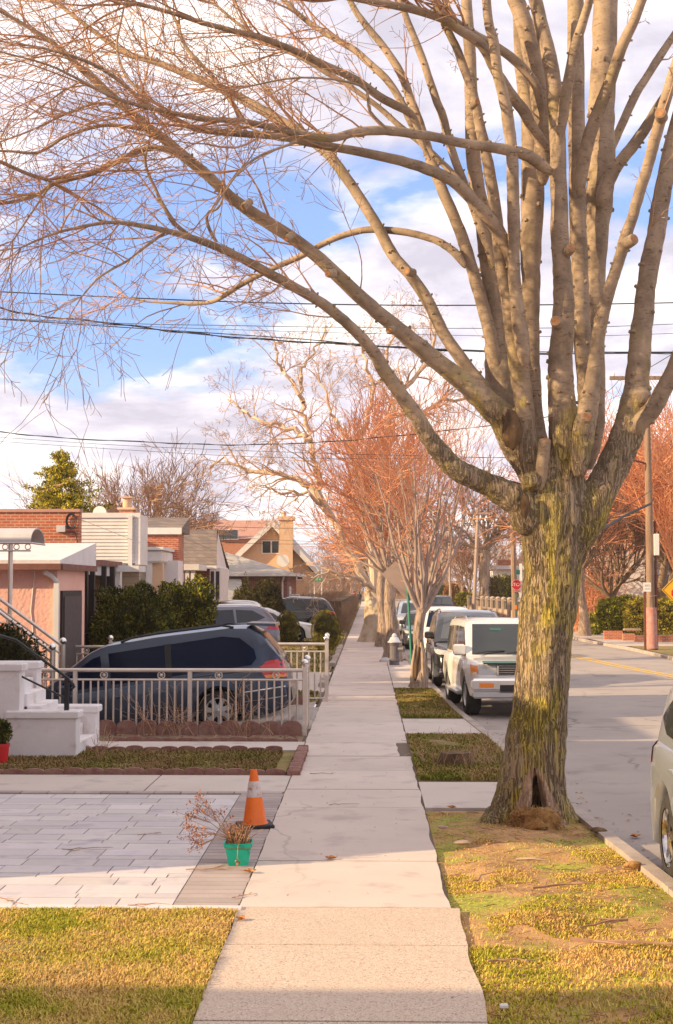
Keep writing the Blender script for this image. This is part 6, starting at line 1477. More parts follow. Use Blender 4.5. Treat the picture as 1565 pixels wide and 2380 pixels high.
# far poles
m_pole2 = M('pale_pole', (.44, .33, .27), (.34, .25, .2), 10, rough=.9, stretch=(1, 1, .1))
for (px0, py0, px1, py1, D_, r_, lab) in ((1101, 1425, 1112, 1180, 112, .16, 'leaning grey utility pole left of the spreading tree'), (1048, 1410, 1043, 1170, 130, .13, 'thin pale pole between the small far trees'), (1197, 1412, 1190, 1130, 96, .2, 'brown wooden pole right behind the stop sign')):
    a, b_ = W(px0, py0, D_), W(px1, py1, D_); a.z = 0; t = thing('utility_pole', lab, 'utility pole'); o = MB(); o.tube([a, b_], [r_, r_*.8], 8); o.build('pole_shaft', m_pole2 if r_ < .2 else m_pole, t)
    if r_ >= .2: o = MB(); o.box(b_.x-.0+.12, b_.x+.5, D_-.05, D_-.03, W(1197, 1335, D_).z-.0, W(1197, 1325, D_).z); o.build('street_name_plate', m_green, t); o = MB(); o.box(b_.x+.45, b_.x+.65, D_-.05, D_-.03, W(1197, 1350, D_).z, W(1197, 1310, D_).z); o.build('white_plate', m_signw, t)
    o = MB(); o.box(b_.x-1.1, b_.x+1.1, D_-.2, D_-.1, b_.z-.5, b_.z-.38); o.build('cross_arm', m_pole2, t)
# overhead wires
m_wire = M('wire', (.012, .014, .018), rough=.6)
def wire(label, P, r, sag=.0, twist=0, D=(24, 24)):
    """P: px,py list; wire hangs at depth D0..D1"""
    sp = smooth_path(P, 6); n = len(sp); o = MB(); pts = [W(x, y, lerp(D[0], D[1], i/(n-1))) for i, (x, y) in enumerate(sp)]
    o.tube(pts, r, 5)
    if twist:
        q = [p+V((0, math.cos(i*1.3), math.sin(i*1.3)))*r*2.2 for i, p in enumerate(pts)]; o.tube(q, r*.8, 4)
    tag(o.build('overhead_wire', m_wire), label, 'wire', 'overhead wires')
wire('highest thick wire crossing the whole sky below the big limbs', [(-60, 672), (0, 678), (500, 700), (900, 709), (1300, 708), (1640, 702)], .011, D=(24, 24))
wire('double wire sloping down from the left edge', [(-60, 700), (0, 716), (90, 734), (250, 750), (420, 772), (600, 788), (800, 800), (1000, 812), (1300, 822), (1640, 818)], .010, twist=1, D=(25, 25))
wire('thick wire below the sloping double wire', [(-60, 735), (0, 742), (400, 768), (700, 788), (900, 805), (1130, 815), (1300, 818), (1640, 818)], .009, D=(26, 26))
wire('thin wire running just under the highest one', [(-60, 738), (300, 752), (500, 756), (900, 762), (1300, 762), (1640, 750)], .006, D=(26, 26))
wire('thin steel wire at mid height behind the trunk', [(-60, 738), (300, 757), (600, 768), (900, 776), (1300, 782), (1640, 772)], .005, D=(27, 27))
wire('slack twisted wire low over the row of houses', [(-60, 998), (0, 1004), (150, 1018), (400, 1030), (560, 1034), (760, 1027), (900, 1015), (1130, 990), (1400, 950)], .008, twist=1, D=(30, 40))
wire('faint wire just below the slack twisted wire', [(-60, 1012), (300, 1036), (700, 1052), (1000, 1060), (1250, 1066)], .005, D=(32, 32))
wire('lowest faint wire over the roofs', [(-60, 1022), (0, 1026), (300, 1046), (600, 1062), (900, 1066), (1250, 1062)], .005, D=(34, 34))
wire('wire running low past the gabled house towards the trees', [(330, 1205), (480, 1222), (700, 1228), (950, 1224), (1200, 1210)], .012, D=(70, 80))
wire('second low wire past the gabled house', [(400, 1248), (560, 1262), (760, 1264), (980, 1255)], .011, D=(68, 84))
wire('wire from the white siding house passing over the tan roof', [(180, 1209), (300, 1215), (420, 1232), (560, 1250), (760, 1260)], .009, D=(38, 84))
wire('heavy cable bundle rising to the utility pole at right', [(1345, 1258), (1400, 1230), (1450, 1200), (1514, 1170)], .045, D=(40, 52))
wire('thin drop cable left of the utility pole', [(1320, 1268), (1400, 1214), (1514, 1140)], .012, D=(38, 52))
wire('thin wire from the cross arm to the upper right', [(1440, 885), (1500, 860), (1600, 800)], .010, D=(52, 30))
wire('thin wire falling left from the utility pole arm', [(1440, 882), (1410, 912), (1330, 960), (1180, 1000)], .010, D=(52, 60))
# right side planter wall, stoops, buildings
t = thing('brick_planter', 'low orange brick planter wall with leaning capstone under the green hedge', 'planter wall')
D_ = 63; zz = W(1420, 1466, D_).z
rbox('wall_run', t, m_brick, W(1405, 1480, D_).x, W(1448, 1480, D_).x, D_, D_+.25, 0, zz); rbox('wall_run', t, m_brick, W(1449, 1480, D_-1.2).x, W(1476, 1480, D_-1.2).x, D_-1.2, D_-.9, 0, zz-.08)
rbox('wall_run', t, m_brick, W(1477, 1480, D_-2.6).x, W(1640, 1480, D_-2.6).x, D_-2.6, D_-2.3, 0, zz-.12)
o = MB(); c = W(1462, 1463, D_); o.box(c.x-.35, c.x+.35, D_-.9, D_-.5, c.z-.03, c.z+.06, bev=.02); o.build('capstone', m_rock, t)
t = thing('white_house', 'white house with pale lilac shade and low roof behind the right hand hedge', 'house'); D_ = 84
x0, x1 = W(1432, 1350, D_).x, W(1700, 1350, D_).x; rbox('wall', t, m_wht, x0, x1, D_+.5, D_+9, 0, W(1500, 1302, D_).z); rbox('front_wing', t, m_wht, x0-1.6, x0+1.5, D_-1, D_+4, 0, W(1440, 1292, D_).z)
o = MB(); z_ = W(1500, 1302, D_).z; o.add([(x0-.4, D_+.1, z_), (x1, D_+.1, z_), (x1, D_+4, z_+1.1), (x0+1, D_+4, z_+1.1)], [(0, 1, 2, 3)]); o.box(x0-.4, x1, D_, D_+.1, z_-.16, z_+.02); o.build('roof', m_shing2, t)
for px in (1480, 1548): c = W(px, 1360, D_); wf = rbox('window', t, m_wpaint, c.x-.8, c.x+.8, D_+.44, D_+.49, c.z-.7, c.z+.7); rbox('pane', wf, m_win, c.x-.7, c.x+.7, D_+.42, D_+.435, c.z-.6, c.z+.6)
t = thing('bungalow', 'far red brick and white bungalow with a satellite dish behind the stop sign', 'house'); D_ = 130
x0 = W(1146, 1350, D_).x; rbox('wall', t, m_wht, x0, x0+9, D_, D_+8, 0, W(1180, 1318, D_).z); rbox('brick_front', t, m_brick, W(1156, 1300, D_).x, W(1182, 1300, D_).x+.5, D_-.3, D_-.01, W(1180, 1325, D_).z, W(1180, 1302, D_).z); rbox('roof', t, m_wpaint, x0-.3, x0+9.3, D_-.5, D_+8, W(1180, 1324, D_).z+.02, W(1180, 1317, D_).z+.1); c = W(1189, 1345, D_); wf = rbox('window', t, m_wpaint, c.x-.6, c.x+.6, D_-.06, D_-.01, c.z-.35, c.z+.35); rbox('pane', wf, m_win, c.x-.5, c.x+.5, D_-.08, D_-.062, c.z-.27, c.z+.27)
c = W(1153, 1284, D_-1); o = MB(); o.lathe([(1e-4, .15), (.3, .08), (.5, -.1)], 14, (c.x, c.y, c.z), 'y'); o.tube([(c.x, c.y, c.z), (c.x, D_, c.z-1)], .04, 4); o.build('satellite_dish', m_dish, t)
t = thing('balustrade_wall', 'cream garden wall with round topped piers and iron grilles behind the stop sign', 'garden wall')
p0, p1 = W(1091, 1424, 122), W(1215, 1437, 96)
for i in range(11):
    p = p0.lerp(p1, i/10); zt_ = lerp(W(1091, 1385, 122).z, W(1215, 1392, 96).z, i/10); o = MB(); o.box(p.x-.17, p.x+.17, p.y-.17, p.y+.17, 0, zt_-.12); o.ball((p.x, p.y, zt_-.06), .2, 10, 6, .7); o.build('pier', m_rock, t)
o = MB()
a, b_ = p0, p1
o.add([(a.x, a.y, 0), (b_.x, b_.y, 0), (b_.x, b_.y, .75), (a.x, a.y, .85), (a.x, a.y+.12, 0), (b_.x+.05, b_.y+.12, 0), (b_.x+.05, b_.y+.12, .75), (a.x, a.y+.12, .85)], [(0, 1, 2, 3), (7, 6, 5, 4), (3, 2, 6, 7)]); o.build('low_wall', m_rock, t)
o = MB()
for i in range(60): p = p0.lerp(p1, i/59); o.tube([(p.x, p.y+.05, .7), (p.x, p.y+.05, 1.35)], .02, 4)
o.tube([(p0.x, p0.y+.05, 1.4), (p1.x, p1.y+.05, 1.3)], .03, 4); o.build('iron_grille', m_iron, t)
t = thing('porch_wall', 'plain cream wall corner behind the balustrade', 'garden wall'); rbox('wall', t, m_wht, W(1132, 1390, 128).x, W(1230, 1390, 128).x, 128, 129, 0, W(1160, 1372, 128).z)
# people far down the sidewalk
m_redj = M('red_jacket', (.70, .07, .08), rough=.8); m_dkc = M('dark_clothes', (.04, .03, .05), rough=.9); m_skin = M('skin', (.40, .22, .15), rough=.6)
def person(x, y, coat, label, ph, hgt=1.72):
    t = thing('person', label, 'person', (x, y, Z0), .1); k = hgt/1.75; o = MB()
    def lt(P, Rr): o.tube([V(p)*k for p in P], [r*k for r in Rr], 10)
    lt([(0, 0, .85), (0, 0, 1.0), (0, .01, 1.2), (0, .01, 1.42), (0, 0, 1.48), (0, -.01, 1.54), (0, -.02, 1.60), (0, -.02, 1.68), (0, -.02, 1.75)], [.15, .16, .15, .17, .10, .06, .085, .10, .03])
    for sg in (1, -1):
        lt([(sg*.09, 0, .92), (sg*.10, -sg*ph*.12, .5), (sg*.10, sg*ph*.16, .08), (sg*.10, sg*ph*.16-.10, .03)], [.10, .07, .045, .04])
        lt([(sg*.18, 0, 1.42), (sg*.24, sg*ph*.05, 1.15), (sg*.22, -sg*ph*.12, .9), (sg*.22, -sg*ph*.14, .82)], [.06, .05, .04, .03])
    o.build('body', m_dkc, t); o = MB(); o.lathe([(.19*k, .88*k), (.21*k, 1.0*k), (.20*k, 1.2*k), (.22*k, 1.38*k), (.10*k, 1.50*k)], 14)
    for sg in (1, -1): o.tube([V((sg*.19, 0, 1.40))*k, V((sg*.26, 0, 1.15))*k, V((sg*.24, -.05, .95))*k], .065*k, 8)
    o.build('jacket', coat, t); o = MB(); o.ball((0, -.02*k, 1.66*k), .105*k, 12, 8, 1.1); o.build('hair', m_dkc, t)
c = G(823, 1404); person(c.x, c.y, m_redj, 'person in a bright red jacket walking far down the sidewalk', 1, 1.8)
c = G(836, 1404); person(c.x, c.y, m_dkc, 'person in dark clothes walking beside the one in red', -1, 1.7)
# red pot at the far left
c = W(2, 1735, 18.6); t = thing('potted_shrub', 'clipped little shrub in a red pot at the left edge before the white steps', 'potted plant', (c.x-.02, 18.7, Z0-.01)); o = MB(); o.lathe([(.085, 0), (.105, .22), (.115, .22), (.115, .26), (.10, .26), (1e-4, .24)], 18); o.build('pot', m_signr, t)
POT = t
# ------------------------------------------------------------------ vegetation
m_leafy = M('evergreen_leaves', (1, 1, 1), rough=.9, attr=True, spec=.15); 
m_leafy2 = M('grass_blades', (1, 1, 1), rough=.9, attr=True, spec=.15)
def leaves(mb, pts_fn, n, size, cols, rr_, up=0, elong=1.6):
    for _ in range(n):
        r = pts_fn()
        if r is None: continue
        p, nrm, bright = r
        d = V((rr_.gauss(0, 1), rr_.gauss(0, 1), rr_.gauss(0, 1)+up)); 
        if nrm is not None: d = d+nrm*1.2
        d.normalize(); e_ = d.cross(V((rr_.gauss(0, 1), rr_.gauss(0, 1), rr_.gauss(0, 1)))).normalized()
        s_ = size*rr_.uniform(.6, 1.3); c = rr_.choice(cols); k = rr_.uniform(.75, 1.25)*bright; c = (c[0]*k, c[1]*k, c[2]*k)
        a, b_, cc = p-e_*s_*.5, p+e_*s_*.5, p+d*s_*elong
        mb.add([tuple(a), tuple(b_), tuple(cc)], [(0, 1, 2)], c)
EV = [(.07, .08, .015), (.11, .11, .018), (.04, .05, .012), (.17, .155, .025)]
def shrub(name, label, c, rx, ry, rz, cols, n, size, lump=.22, group=None, freq=1.6, par=None, seedv=1, boxy=0, stem=True, up=.3, surf=.35, cat='shrub'):
    rr_ = random.Random(seedv); t = par or thing(name, label, cat, (c[0], c[1], 0 if len(c) < 3 else c[2]), 0, group)
    base = V((0, 0, rz))
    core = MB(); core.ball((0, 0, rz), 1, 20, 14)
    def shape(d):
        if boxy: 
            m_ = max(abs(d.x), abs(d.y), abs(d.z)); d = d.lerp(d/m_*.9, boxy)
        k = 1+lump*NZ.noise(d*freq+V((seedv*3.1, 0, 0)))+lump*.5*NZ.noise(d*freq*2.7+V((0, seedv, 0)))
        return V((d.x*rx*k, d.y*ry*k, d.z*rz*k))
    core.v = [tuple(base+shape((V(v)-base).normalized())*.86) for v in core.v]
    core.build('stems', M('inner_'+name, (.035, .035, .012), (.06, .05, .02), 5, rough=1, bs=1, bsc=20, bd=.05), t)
    mb = MB()
    def fn():
        d = V((rr_.gauss(0, 1), rr_.gauss(0, 1), rr_.gauss(0, 1))).normalized()
        if d.y > .35 and rr_.random() < .7: d.y = -d.y
        q = shape(d); f = 1-abs(rr_.gauss(0, surf*.3))
        return base+q*(f+.02), d, max(.45, .95+1.1*NZ.noise(q*3.2/max(rx, .3)+V((seedv, 0, 0)))+.5*NZ.noise(q*9+V((0, 0, seedv))))
    leaves(mb, fn, n, size, cols, rr_, up)
    o = mb.build('foliage', m_leafy, t); o['kind'] = 'stuff'
    return t
c = W(305, 1415, 33.4); shrub('yew_shrub', 'big dark green yew mound behind the minivan roof', (c.x, 33.8), 1.05, .8, 1.18, EV, 15000, .045, .34, 'evergreen shrubs left of the drive', up=.9, boxy=.25, seedv=4)
c = W(425, 1415, 37); shrub('yew_shrub', 'second green yew shrub right of the big one', (c.x, 38), .8, .7, 1.24, EV+[(.27, .23, .03)], 11000, .05, .36, 'evergreen shrubs left of the drive', up=.9, boxy=.2, seedv=7)
c = W(25, 1475, 24.6); shrub('dark_shrub', 'dark shrub under the sloping steel rails at far left', (c.x, 24.2), .62, .5, .86, [(.03, .04, .012), (.05, .05, .015), (.07, .05, .02)], 7000, .035, .3, seedv=9)
shrub('potted', '', (0, 0), .13, .13, .17, EV, 1500, .018, .1, par=POT, seedv=3)
for ob in POT.children:
    if ob.name.startswith(('stems', 'foliage')): ob.location = (0, 0, .24)
TOP = [(.19, .16, .012), (.24, .19, .015), (.13, .12, .012)]
for px, py, wpx, D, lab, sd_ in ((668, 1494, 57, 57, 'egg shaped clipped shrub left of the white saloon nose', 11), (757.5, 1507, 67, 52.5, 'larger egg shaped clipped shrub with its lower half in shade', 12), (470+6, 1408, 40, 66, 'small round clipped shrub top behind the grey crossover', 13), (581, 1412, 40, 66, 'round clipped shrub top peeping above the grey crossover roof', 14)):
    c = W(px, py, D); r_ = wpx/2/pm(D); hz_ = r_*1.42 if sd_ < 13 else .75
    shrub('topiary_shrub', lab, (c.x, D), r_, r_, hz_, TOP, 9000 if sd_ < 13 else 2500, .020, .03, 'clipped ball shrubs', up=0, surf=.1, seedv=sd_, cat='topiary')
c = W(615, 1385, 66); shrub('dark_evergreen', 'dark round evergreen in front of the hip roof house', (c.x, 67), .85, .8, 1.35, [(.05, .055, .02), (.08, .07, .02), (.10, .06, .03)], 9000, .05, .22, seedv=15)
c = W(563, 1345, 69); shrub('loose_shrub', 'loose olive shrub left of the dark evergreen', (c.x, 70), .6, .6, 1.35, [(.16, .13, .04), (.12, .10, .03)], 3500, .06, .5, seedv=16)
c = W(480, 1380, 50.5); shrub('round_shrub', 'small dark round shrub by the bay window', (c.x, 51), .25, .25, .95, [(.05, .05, .02)], 1500, .04, .1, seedv=17)
# bare hedge along the sidewalk
m_hedge = M('bare_hedge_twigs', (.20, .13, .09), (.30, .19, .12), 5, rough=1)
t = thing('bare_hedge', 'long leafless brown hedge running along the left side of the sidewalk', 'hedge'); mb = MB(); rr_ = random.Random(3)
for _ in range(4200):
    y = 72+(150-72)*rr_.random()**1.7; x = XL-.1-rr_.random()**1.4*3.2; z0_ = rr_.uniform(0, 1.0)
    if y > 74 and x < XL-1.0: z0_ = rr_.uniform(.9, 1.5)
    L = rr_.uniform(.35, .9); d = V((rr_.gauss(0, .3), rr_.gauss(0, .3), 1)).normalized(); p = V((x, y, z0_)); q = p+d*L
    if q.z > 2.05: q.z = 2.05-rr_.random()*.12
    m1 = p.lerp(q, .5)+V((rr_.gauss(0, .06), rr_.gauss(0, .06), 0)); mb.tube([p, m1, q], [.014, .011, .008], 3, False)
o = mb.build('twigs', m_hedge, t); o['kind'] = 'stuff'
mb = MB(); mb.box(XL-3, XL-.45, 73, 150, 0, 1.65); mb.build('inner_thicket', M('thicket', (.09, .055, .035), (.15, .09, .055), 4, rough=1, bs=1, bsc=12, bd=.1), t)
# hedge on the right
for px, D, w_, h_, lab, sd_ in ((1418, 65, .62, .58, 'leftmost bright green hedge bush above the brick planter', 21), (1449, 65, .68, .68, 'green hedge bush second from the left above the brick planter', 22), (1487, 64.3, .75, .62, 'yellowish hedge bush left of the utility pole', 23), (1545, 64, .95, .60, 'olive hedge bush right of the utility pole', 24)):
    c = W(px, 1440, D); shrub('hedge_bush', lab, (c.x, D, .25), w_, .6, h_+.22, [(.24, .25, .03), (.34, .31, .04), (.13, .15, .02)] if sd_ < 23 else [(.38, .31, .04), (.26, .22, .035)], 5000, .05, .22, 'hedge bushes above the brick planter', up=.5, boxy=.5, seedv=sd_, cat='hedge')
for px, py, D, w_, h_, lab, cols, sd_ in ((1084, 1408, 125, 1.0, .95, 'square yellow green far hedge left of the spreading tree', [(.26, .24, .03), (.18, .17, .03)], 31), (1148, 1400, 118, .55, 1.6, 'narrow dark far evergreen right of the spreading tree trunk', [(.12, .12, .02), (.20, .11, .03)], 32), (1173, 1375, 124, 1.2, 1.7, 'rounded yellow green far bush behind the balustrade', [(.24, .22, .04), (.17, .17, .03)], 33), (1012, 1385, 190, 2.2, 1.5, 'distant clipped green hedge beyond the grey oncoming suv', [(.16, .16, .04)], 34), (1060, 1375, 150, 1.4, 1.5, 'orange brown far bush between the poles', [(.40, .17, .06), (.34, .16, .07)], 35), (1380, 1465, 70, .4, .5, 'small yellow green plant beside the slim far trunk', [(.30, .28, .05)], 36)):
    c = W(px, py, D); shrub('far_bush', lab, (c.x, D), w_, .6, h_, cols, 1800, .11, .2, up=.3, boxy=.5 if sd_ in (31, 34) else .1, seedv=sd_)
# ---- bare trees
def bare_tree(name, label, base, height, trunk_r, spec, rr_, mat, tmat, group=None, fork=.3, lean=(0, 0), nl=8, spread=.6, lvl=3, kids=7, tw=.011, seg=.5, up=.22, ratio=.62, wander=.22, L0=.55, swell=1.25, ang=(.35, .8), ntop=1):
    t = thing(name, label, 'tree', base, 0, group)
    mb = MB(); zf = height*fork; P = []; Rr = []
    for i in range(13):
        f = i/12; P.append(V((lean[0]*f*zf+.04*math.sin(f*7), lean[1]*f*zf, zf*f))); Rr.append(trunk_r*(swell*(1-f)**4*.6+1-.2*f))
    mb.tube(P, Rr, 14, True, None, lambda i, a, r, p: r*(1+.12*NZ.noise(V((math.cos(a), math.sin(a), p.z*.8+base[0])))))
    mb.build('trunk', tmat, t)
    big = MB(); tw_ = MB()
    def rec(p, d, L, r, l):
        n = max(3, int(L/seg)); pts = [V(p)]; rad = [r]; q = V(p); dd = V(d)
        for i in range(n):
            dd = (dd+perp(dd, rr_)*wander*rr_.uniform(.3, 1)+V((0, 0, up*.3))).normalized(); q = q+dd*(L/n); pts.append(V(q)); rad.append(max(tw, r*(1-.7*(i+1)/n)))
        (big if l >= lvl-1 else tw_).tube(pts, rad, 8 if l >= lvl else 5 if l == lvl-1 else 3, False)
        if l <= 0: return
        for j in range(max(2, int(kids*rr_.uniform(.75, 1.25)))):
            i = rr_.randrange(max(1, n//5), n+1); tt = (pts[i]-pts[i-1]).normalized(); a = rr_.uniform(*ang); cd = (tt*math.cos(a)+perp(tt, rr_)*math.sin(a)).normalized()
            rec(pts[i], cd, L*ratio*rr_.uniform(.6, 1.15), max(tw, rad[i]*.62), l-1)
    top = P[-1]
    for k in range(nl):
        a = 2*PI*k/nl+rr_.uniform(-.3, .3); sp = spread*rr_.uniform(.25, 1.2)
        d = V((math.cos(a)*sp, math.sin(a)*sp, 1)).normalized(); rec(top-V((0, 0, rr_.uniform(0, .12)*zf)), d, height*L0*rr_.uniform(.75, 1.1), trunk_r*.42*rr_.uniform(.7, 1.1), lvl)
    big.build('limbs', mat[0], t); o = tw_.build('crown', mat[1], t); o['kind'] = 'stuff'
    print(name, len(big.v)+len(tw_.v))
    return t
m_grb = bark_mat('grey_bark', (.42, .31, .25), (.20, .14, .10), (.30, .26, .05), .35, 10, .3, .7, .03)
m_smb = M('smooth_grey_limb', (.40, .30, .26), (.30, .22, .18), 6, rough=.85, bs=.2, bsc=20)
m_redt = M('red_twigs', (.62, .23, .11), (.64, .33, .18), 3, rough=.8)
m_dkb = M('dark_bark', (.16, .105, .075), (.24, .165, .11), 6, rough=.95, bs=.6, bsc=10, stretch=(1, 1, .3), bd=.03)
m_browt = M('brown_twigs', (.34, .18, .12), (.26, .14, .10), 3, rough=.9)
m_pinkt = M('pink_brown_twigs', (.44, .27, .18), (.36, .22, .15), 3, rough=.9)
m_plane = M('plane_bark', (.62, .50, .38), (.42, .31, .21), 1.6, .42, .58, .85, bs=.3, bsc=7, bd=.04, c3=(.45, .36, .12), sc3=2.4)
rr_ = random.Random(101)
# split-trunk maple near the kerb
c = G(972, 1600)
t = bare_tree('street_tree', 'young tree with split grey trunk and fan of upright orange red twigs', (c.x, c.y, Z0), 6.1, .135, None, rr_, (m_smb, m_redt), m_grb, 'street trees on the near verge', .30, (.04, 0), 13, .85, 3, 5, .0042, .22, .42, .56, .17, .58, 1.2, (.35, .85))
o = MB(); o.tube([(-.06, -.13, .05), (-.04, -.15, .5), (.02, -.15, .95)], [.03, .05, .02], 8); o.build('rotten_streak', m_rot, t)
o = MB(); o.tube([(.12, -.08, 0), (.11, -.13, .4), (.10, -.13, .8), (.06, -.10, 1.05)], [.07, .06, .055, .02], 8); o.build('callus_lip', m_callus, t)
o = MB(); o.tube([(-.14, -.10, 0), (-.13, -.12, .5), (-.06, -.10, 1.0)], [.05, .045, .02], 8); o.build('callus_lip', m_callus, t)
# two slim trunks behind the hydrant
for px, py, D, h_, lab in ((912, 1532, 44.5, 7.5, 'slim mossy street tree right behind the hydrant'), (891, 1500, 55.5, 8.5, 'slim mossy street tree between the pale tree and the hydrant')):
    c = W(px, py, D); bare_tree('street_tree', lab, (c.x, D, Z0), h_, .20, None, rr_, (m_smb, m_redt), m_grb, 'street trees on the near verge', .36, (-.02, 0), 9, .75, 3, 7, .009, .35, .25, .58, .2, .50)
# pale lumpy plane tree with sprawling limbs
D = 60.5; c = W(868, 1490, D); root = (c.x, D, Z0); t = thing('plane_tree', 'pale lumpy plane tree with mottled trunk and long crooked cream limbs over the houses', 'tree', root)
def PL(px, py, dd=0): return W(px, py, D+dd)-V(root)
o = MB(); o.tube([PL(866, 1498), PL(868, 1480), PL(870, 1450), PL(872, 1420), PL(872, 1395), PL(866, 1370)], [.66, .52, .46, .45, .46, .42], 18, True, None, lambda i, a, r, p: r*(1+.28*NZ.noise(V((math.cos(a)*1.5, math.sin(a)*1.5, p.z*2.2))))); o.v = o.v; o.build('trunk', m_plane, t)
big = MB(); tw_ = MB()
def plimb(P, r0, r1, dd0, dd1, n_sub=12, Ls=1.5):
    sp = smooth_path(P, 4); n = len(sp); pts = [PL(x, y, lerp(dd0, dd1, i/(n-1))) for i, (x, y) in enumerate(sp)]; pts = [p+V((rr_.gauss(0, .06), rr_.gauss(0, .1), rr_.gauss(0, .06))) for p in pts]; rad = [lerp(r0, r1, i/(n-1)) for i in range(n)]
    big.tube(pts, rad, 8, False)
    for _ in range(int(n_sub*.8)):
        i = rr_.randrange(n//4, n); tt = (pts[i]-pts[i-1]).normalized(); a = rr_.uniform(.4, 1.1); d = (tt*math.cos(a)+perp(tt, rr_)*math.sin(a)).normalized()
        shoot(tw_, pts[i], d, Ls*rr_.uniform(.7, 1.5), max(.02, rad[i]*.45), 3, rr_, up=.05, wander=.42, kids=4, seg=.3, minr=.0075, sides=4, ratio=.58)
plimb([(866, 1380), (830, 1310), (790, 1240), (752, 1160), (738, 1100), (726, 1050), (712, 985), (702, 930), (697, 880), (715, 840), (745, 800), (755, 760)], .17, .035, 0, -1, 34)
plimb([(705, 940), (680, 890), (655, 860), (640, 820), (650, 790)], .10, .03, -1, -2, 14)
plimb([(722, 1020), (690, 1000), (640, 985), (590, 970), (560, 950), (530, 930)], .12, .03, -1, 1, 20)
plimb([(757, 1180), (720, 1130), (665, 1105), (610, 1100), (560, 1085), (520, 1070), (490, 1085)], .16, .03, 0, 2, 26)
plimb([(770, 1205), (730, 1155), (690, 1145), (650, 1140), (620, 1130)], .10, .03, 0, -2, 14)
plimb([(866, 1380), (862, 1280), (850, 1180), (835, 1100), (815, 1050), (800, 1000), (770, 960), (760, 920), (745, 880)], .16, .035, 1, 3, 30)
plimb([(835, 1110), (880, 1040), (910, 960), (940, 900), (990, 850), (1010, 790), (1000, 740)], .18, .05, 2, 4, 26)
plimb([(815, 1050), (850, 980), (870, 900), (850, 840), (840, 780)], .14, .04, 2, 1, 22)
plimb([(905, 970), (980, 960), (1040, 930), (1100, 920), (1130, 900)], .12, .04, 3, 5, 22)
plimb([(930, 910), (900, 860), (905, 800), (930, 760)], .10, .03, 3, 2, 16)
plimb([(868, 1370), (840, 1350), (800, 1345), (770, 1330), (730, 1340)], .12, .03, 0, -2, 14, 1.2)
big.build('limbs', M('plane_limb', (.62, .48, .36), (.48, .35, .25), 3, rough=.8), t); x = tw_.build('crown', M('plane_twigs', (.56, .38, .26), (.48, .30, .20), 3, rough=.8), t); x['kind'] = 'stuff'
# dark street tree farther along
c = G(852, 1430); bare_tree('street_tree', 'dark leaning street tree far along the sidewalk', (c.x+.2, c.y, Z0), 9, .22, None, rr_, (m_dkb, m_redt), m_dkb, 'street trees on the near verge', .3, (.05, 0), 8, .7, 3, 6, .016, .5, .2, .6)
for D, h_, lab in ((84, 9, 'reddish bare tree beyond the plane tree'), (115, 10, 'reddish bare tree half hidden farther up the sidewalk'), (150, 11, 'hazy reddish bare tree far up the sidewalk')):
    bare_tree('street_tree', lab, (.9, D, Z0), h_, .24, None, rr_, (m_smb, m_redt), m_grb, 'street trees on the near verge', .28, (0, 0), 9, .8, 3, 6, .016, .6, .2, .6)
# far right trees
c = W(1130, 1425, 118); bare_tree('spreading_tree', 'sturdy tree with flared trunk and wide crooked limbs across the road', (c.x, 118, 0), 13, .50, None, rr_, (m_grb, m_browt), m_grb, None, .42, (-.02, 0), 8, 1.5, 3, 7, .022, .8, .12, .58, .35, .45, 2.0)
for px, py, D, h_, r_, lab, mt in ((1073, 1408, 140, 7, .16, 'small vase shaped bare tree left of the thin pale pole', m_pinkt), (1092, 1418, 128, 7, .18, 'small bare tree right of the thin pale pole', m_browt), (1008, 1400, 210, 12, .35, 'pale thick far tree beyond the oncoming suv', m_redt), (1020, 1398, 230, 13, .3, 'far bare tree beside the pale thick one', m_pinkt)):
    c = W(px, py, D); bare_tree('far_tree', lab, (c.x, D, 0), h_, r_, None, rr_, (m_grb, mt), m_grb, None, .28, (0, 0), 7, .8, 3, 6, .02, .6, .2, .6)
c = W(1358, 1476, 68); bare_tree('slim_tree', 'slim straight street tree right of the big trunk on the far pavement', (c.x, 68, .05), 8, .20, None, rr_, (m_dkb, m_redt), m_grb, None, .42, (-.04, 0), 8, .9, 3, 7, .012, .4, .2, .6)
c = W(1432, 1420, 72); bare_tree('dark_tree', 'dark gnarled multi stemmed tree before the white house', (c.x, 72, .1), 8.5, .24, None, rr_, (m_dkb, m_browt), m_dkb, None, .22, (-.1, 0), 9, 1.0, 3, 7, .013, .4, .14, .6, .32)
for px, D, h_, r_, ln, lab, mt in ((1528, 74, 10, .26, .12, 'leaning dark trunk right of the utility pole with orange twigs', m_redt), (1552, 78, 9, .22, .1, 'second leaning dark trunk near the right edge', m_redt)):
    c = W(px, 1420, D); bare_tree('orange_twig_tree', lab, (c.x, D, .1), h_, r_, None, rr_, (m_dkb, mt), m_dkb, None, .36, (ln, 0), 10, .9, 3, 8, .014, .45, .15, .6)
c = W(1590, 1440, 60); bare_tree('orange_twig_tree', 'dense orange twigged crown at the right edge above the yellow sign', (c.x, 60, .1), 9, .2, None, rr_, (m_redt, m_redt), m_dkb, None, .25, (0, 0), 10, .75, 3, 8, .012, .4, .3, .6)
# brush thicket right of the trunk
t = thing('thicket', 'tangle of bare orange brown brush right of the slim tree', 'thicket'); mb = MB()
for _ in range(420):
    p = W(rr_.uniform(1325, 1412), 1466, rr_.uniform(74, 90)); p.z = 0; shoot(mb, p, V((rr_.gauss(0, .25), rr_.gauss(0, .2), 1)).normalized(), rr_.uniform(1.6, 4.2), .022, 1, rr_, up=.1, wander=.25, kids=6, seg=.4, minr=.011)
o = mb.build('brush', m_redt, t); o['kind'] = 'stuff'
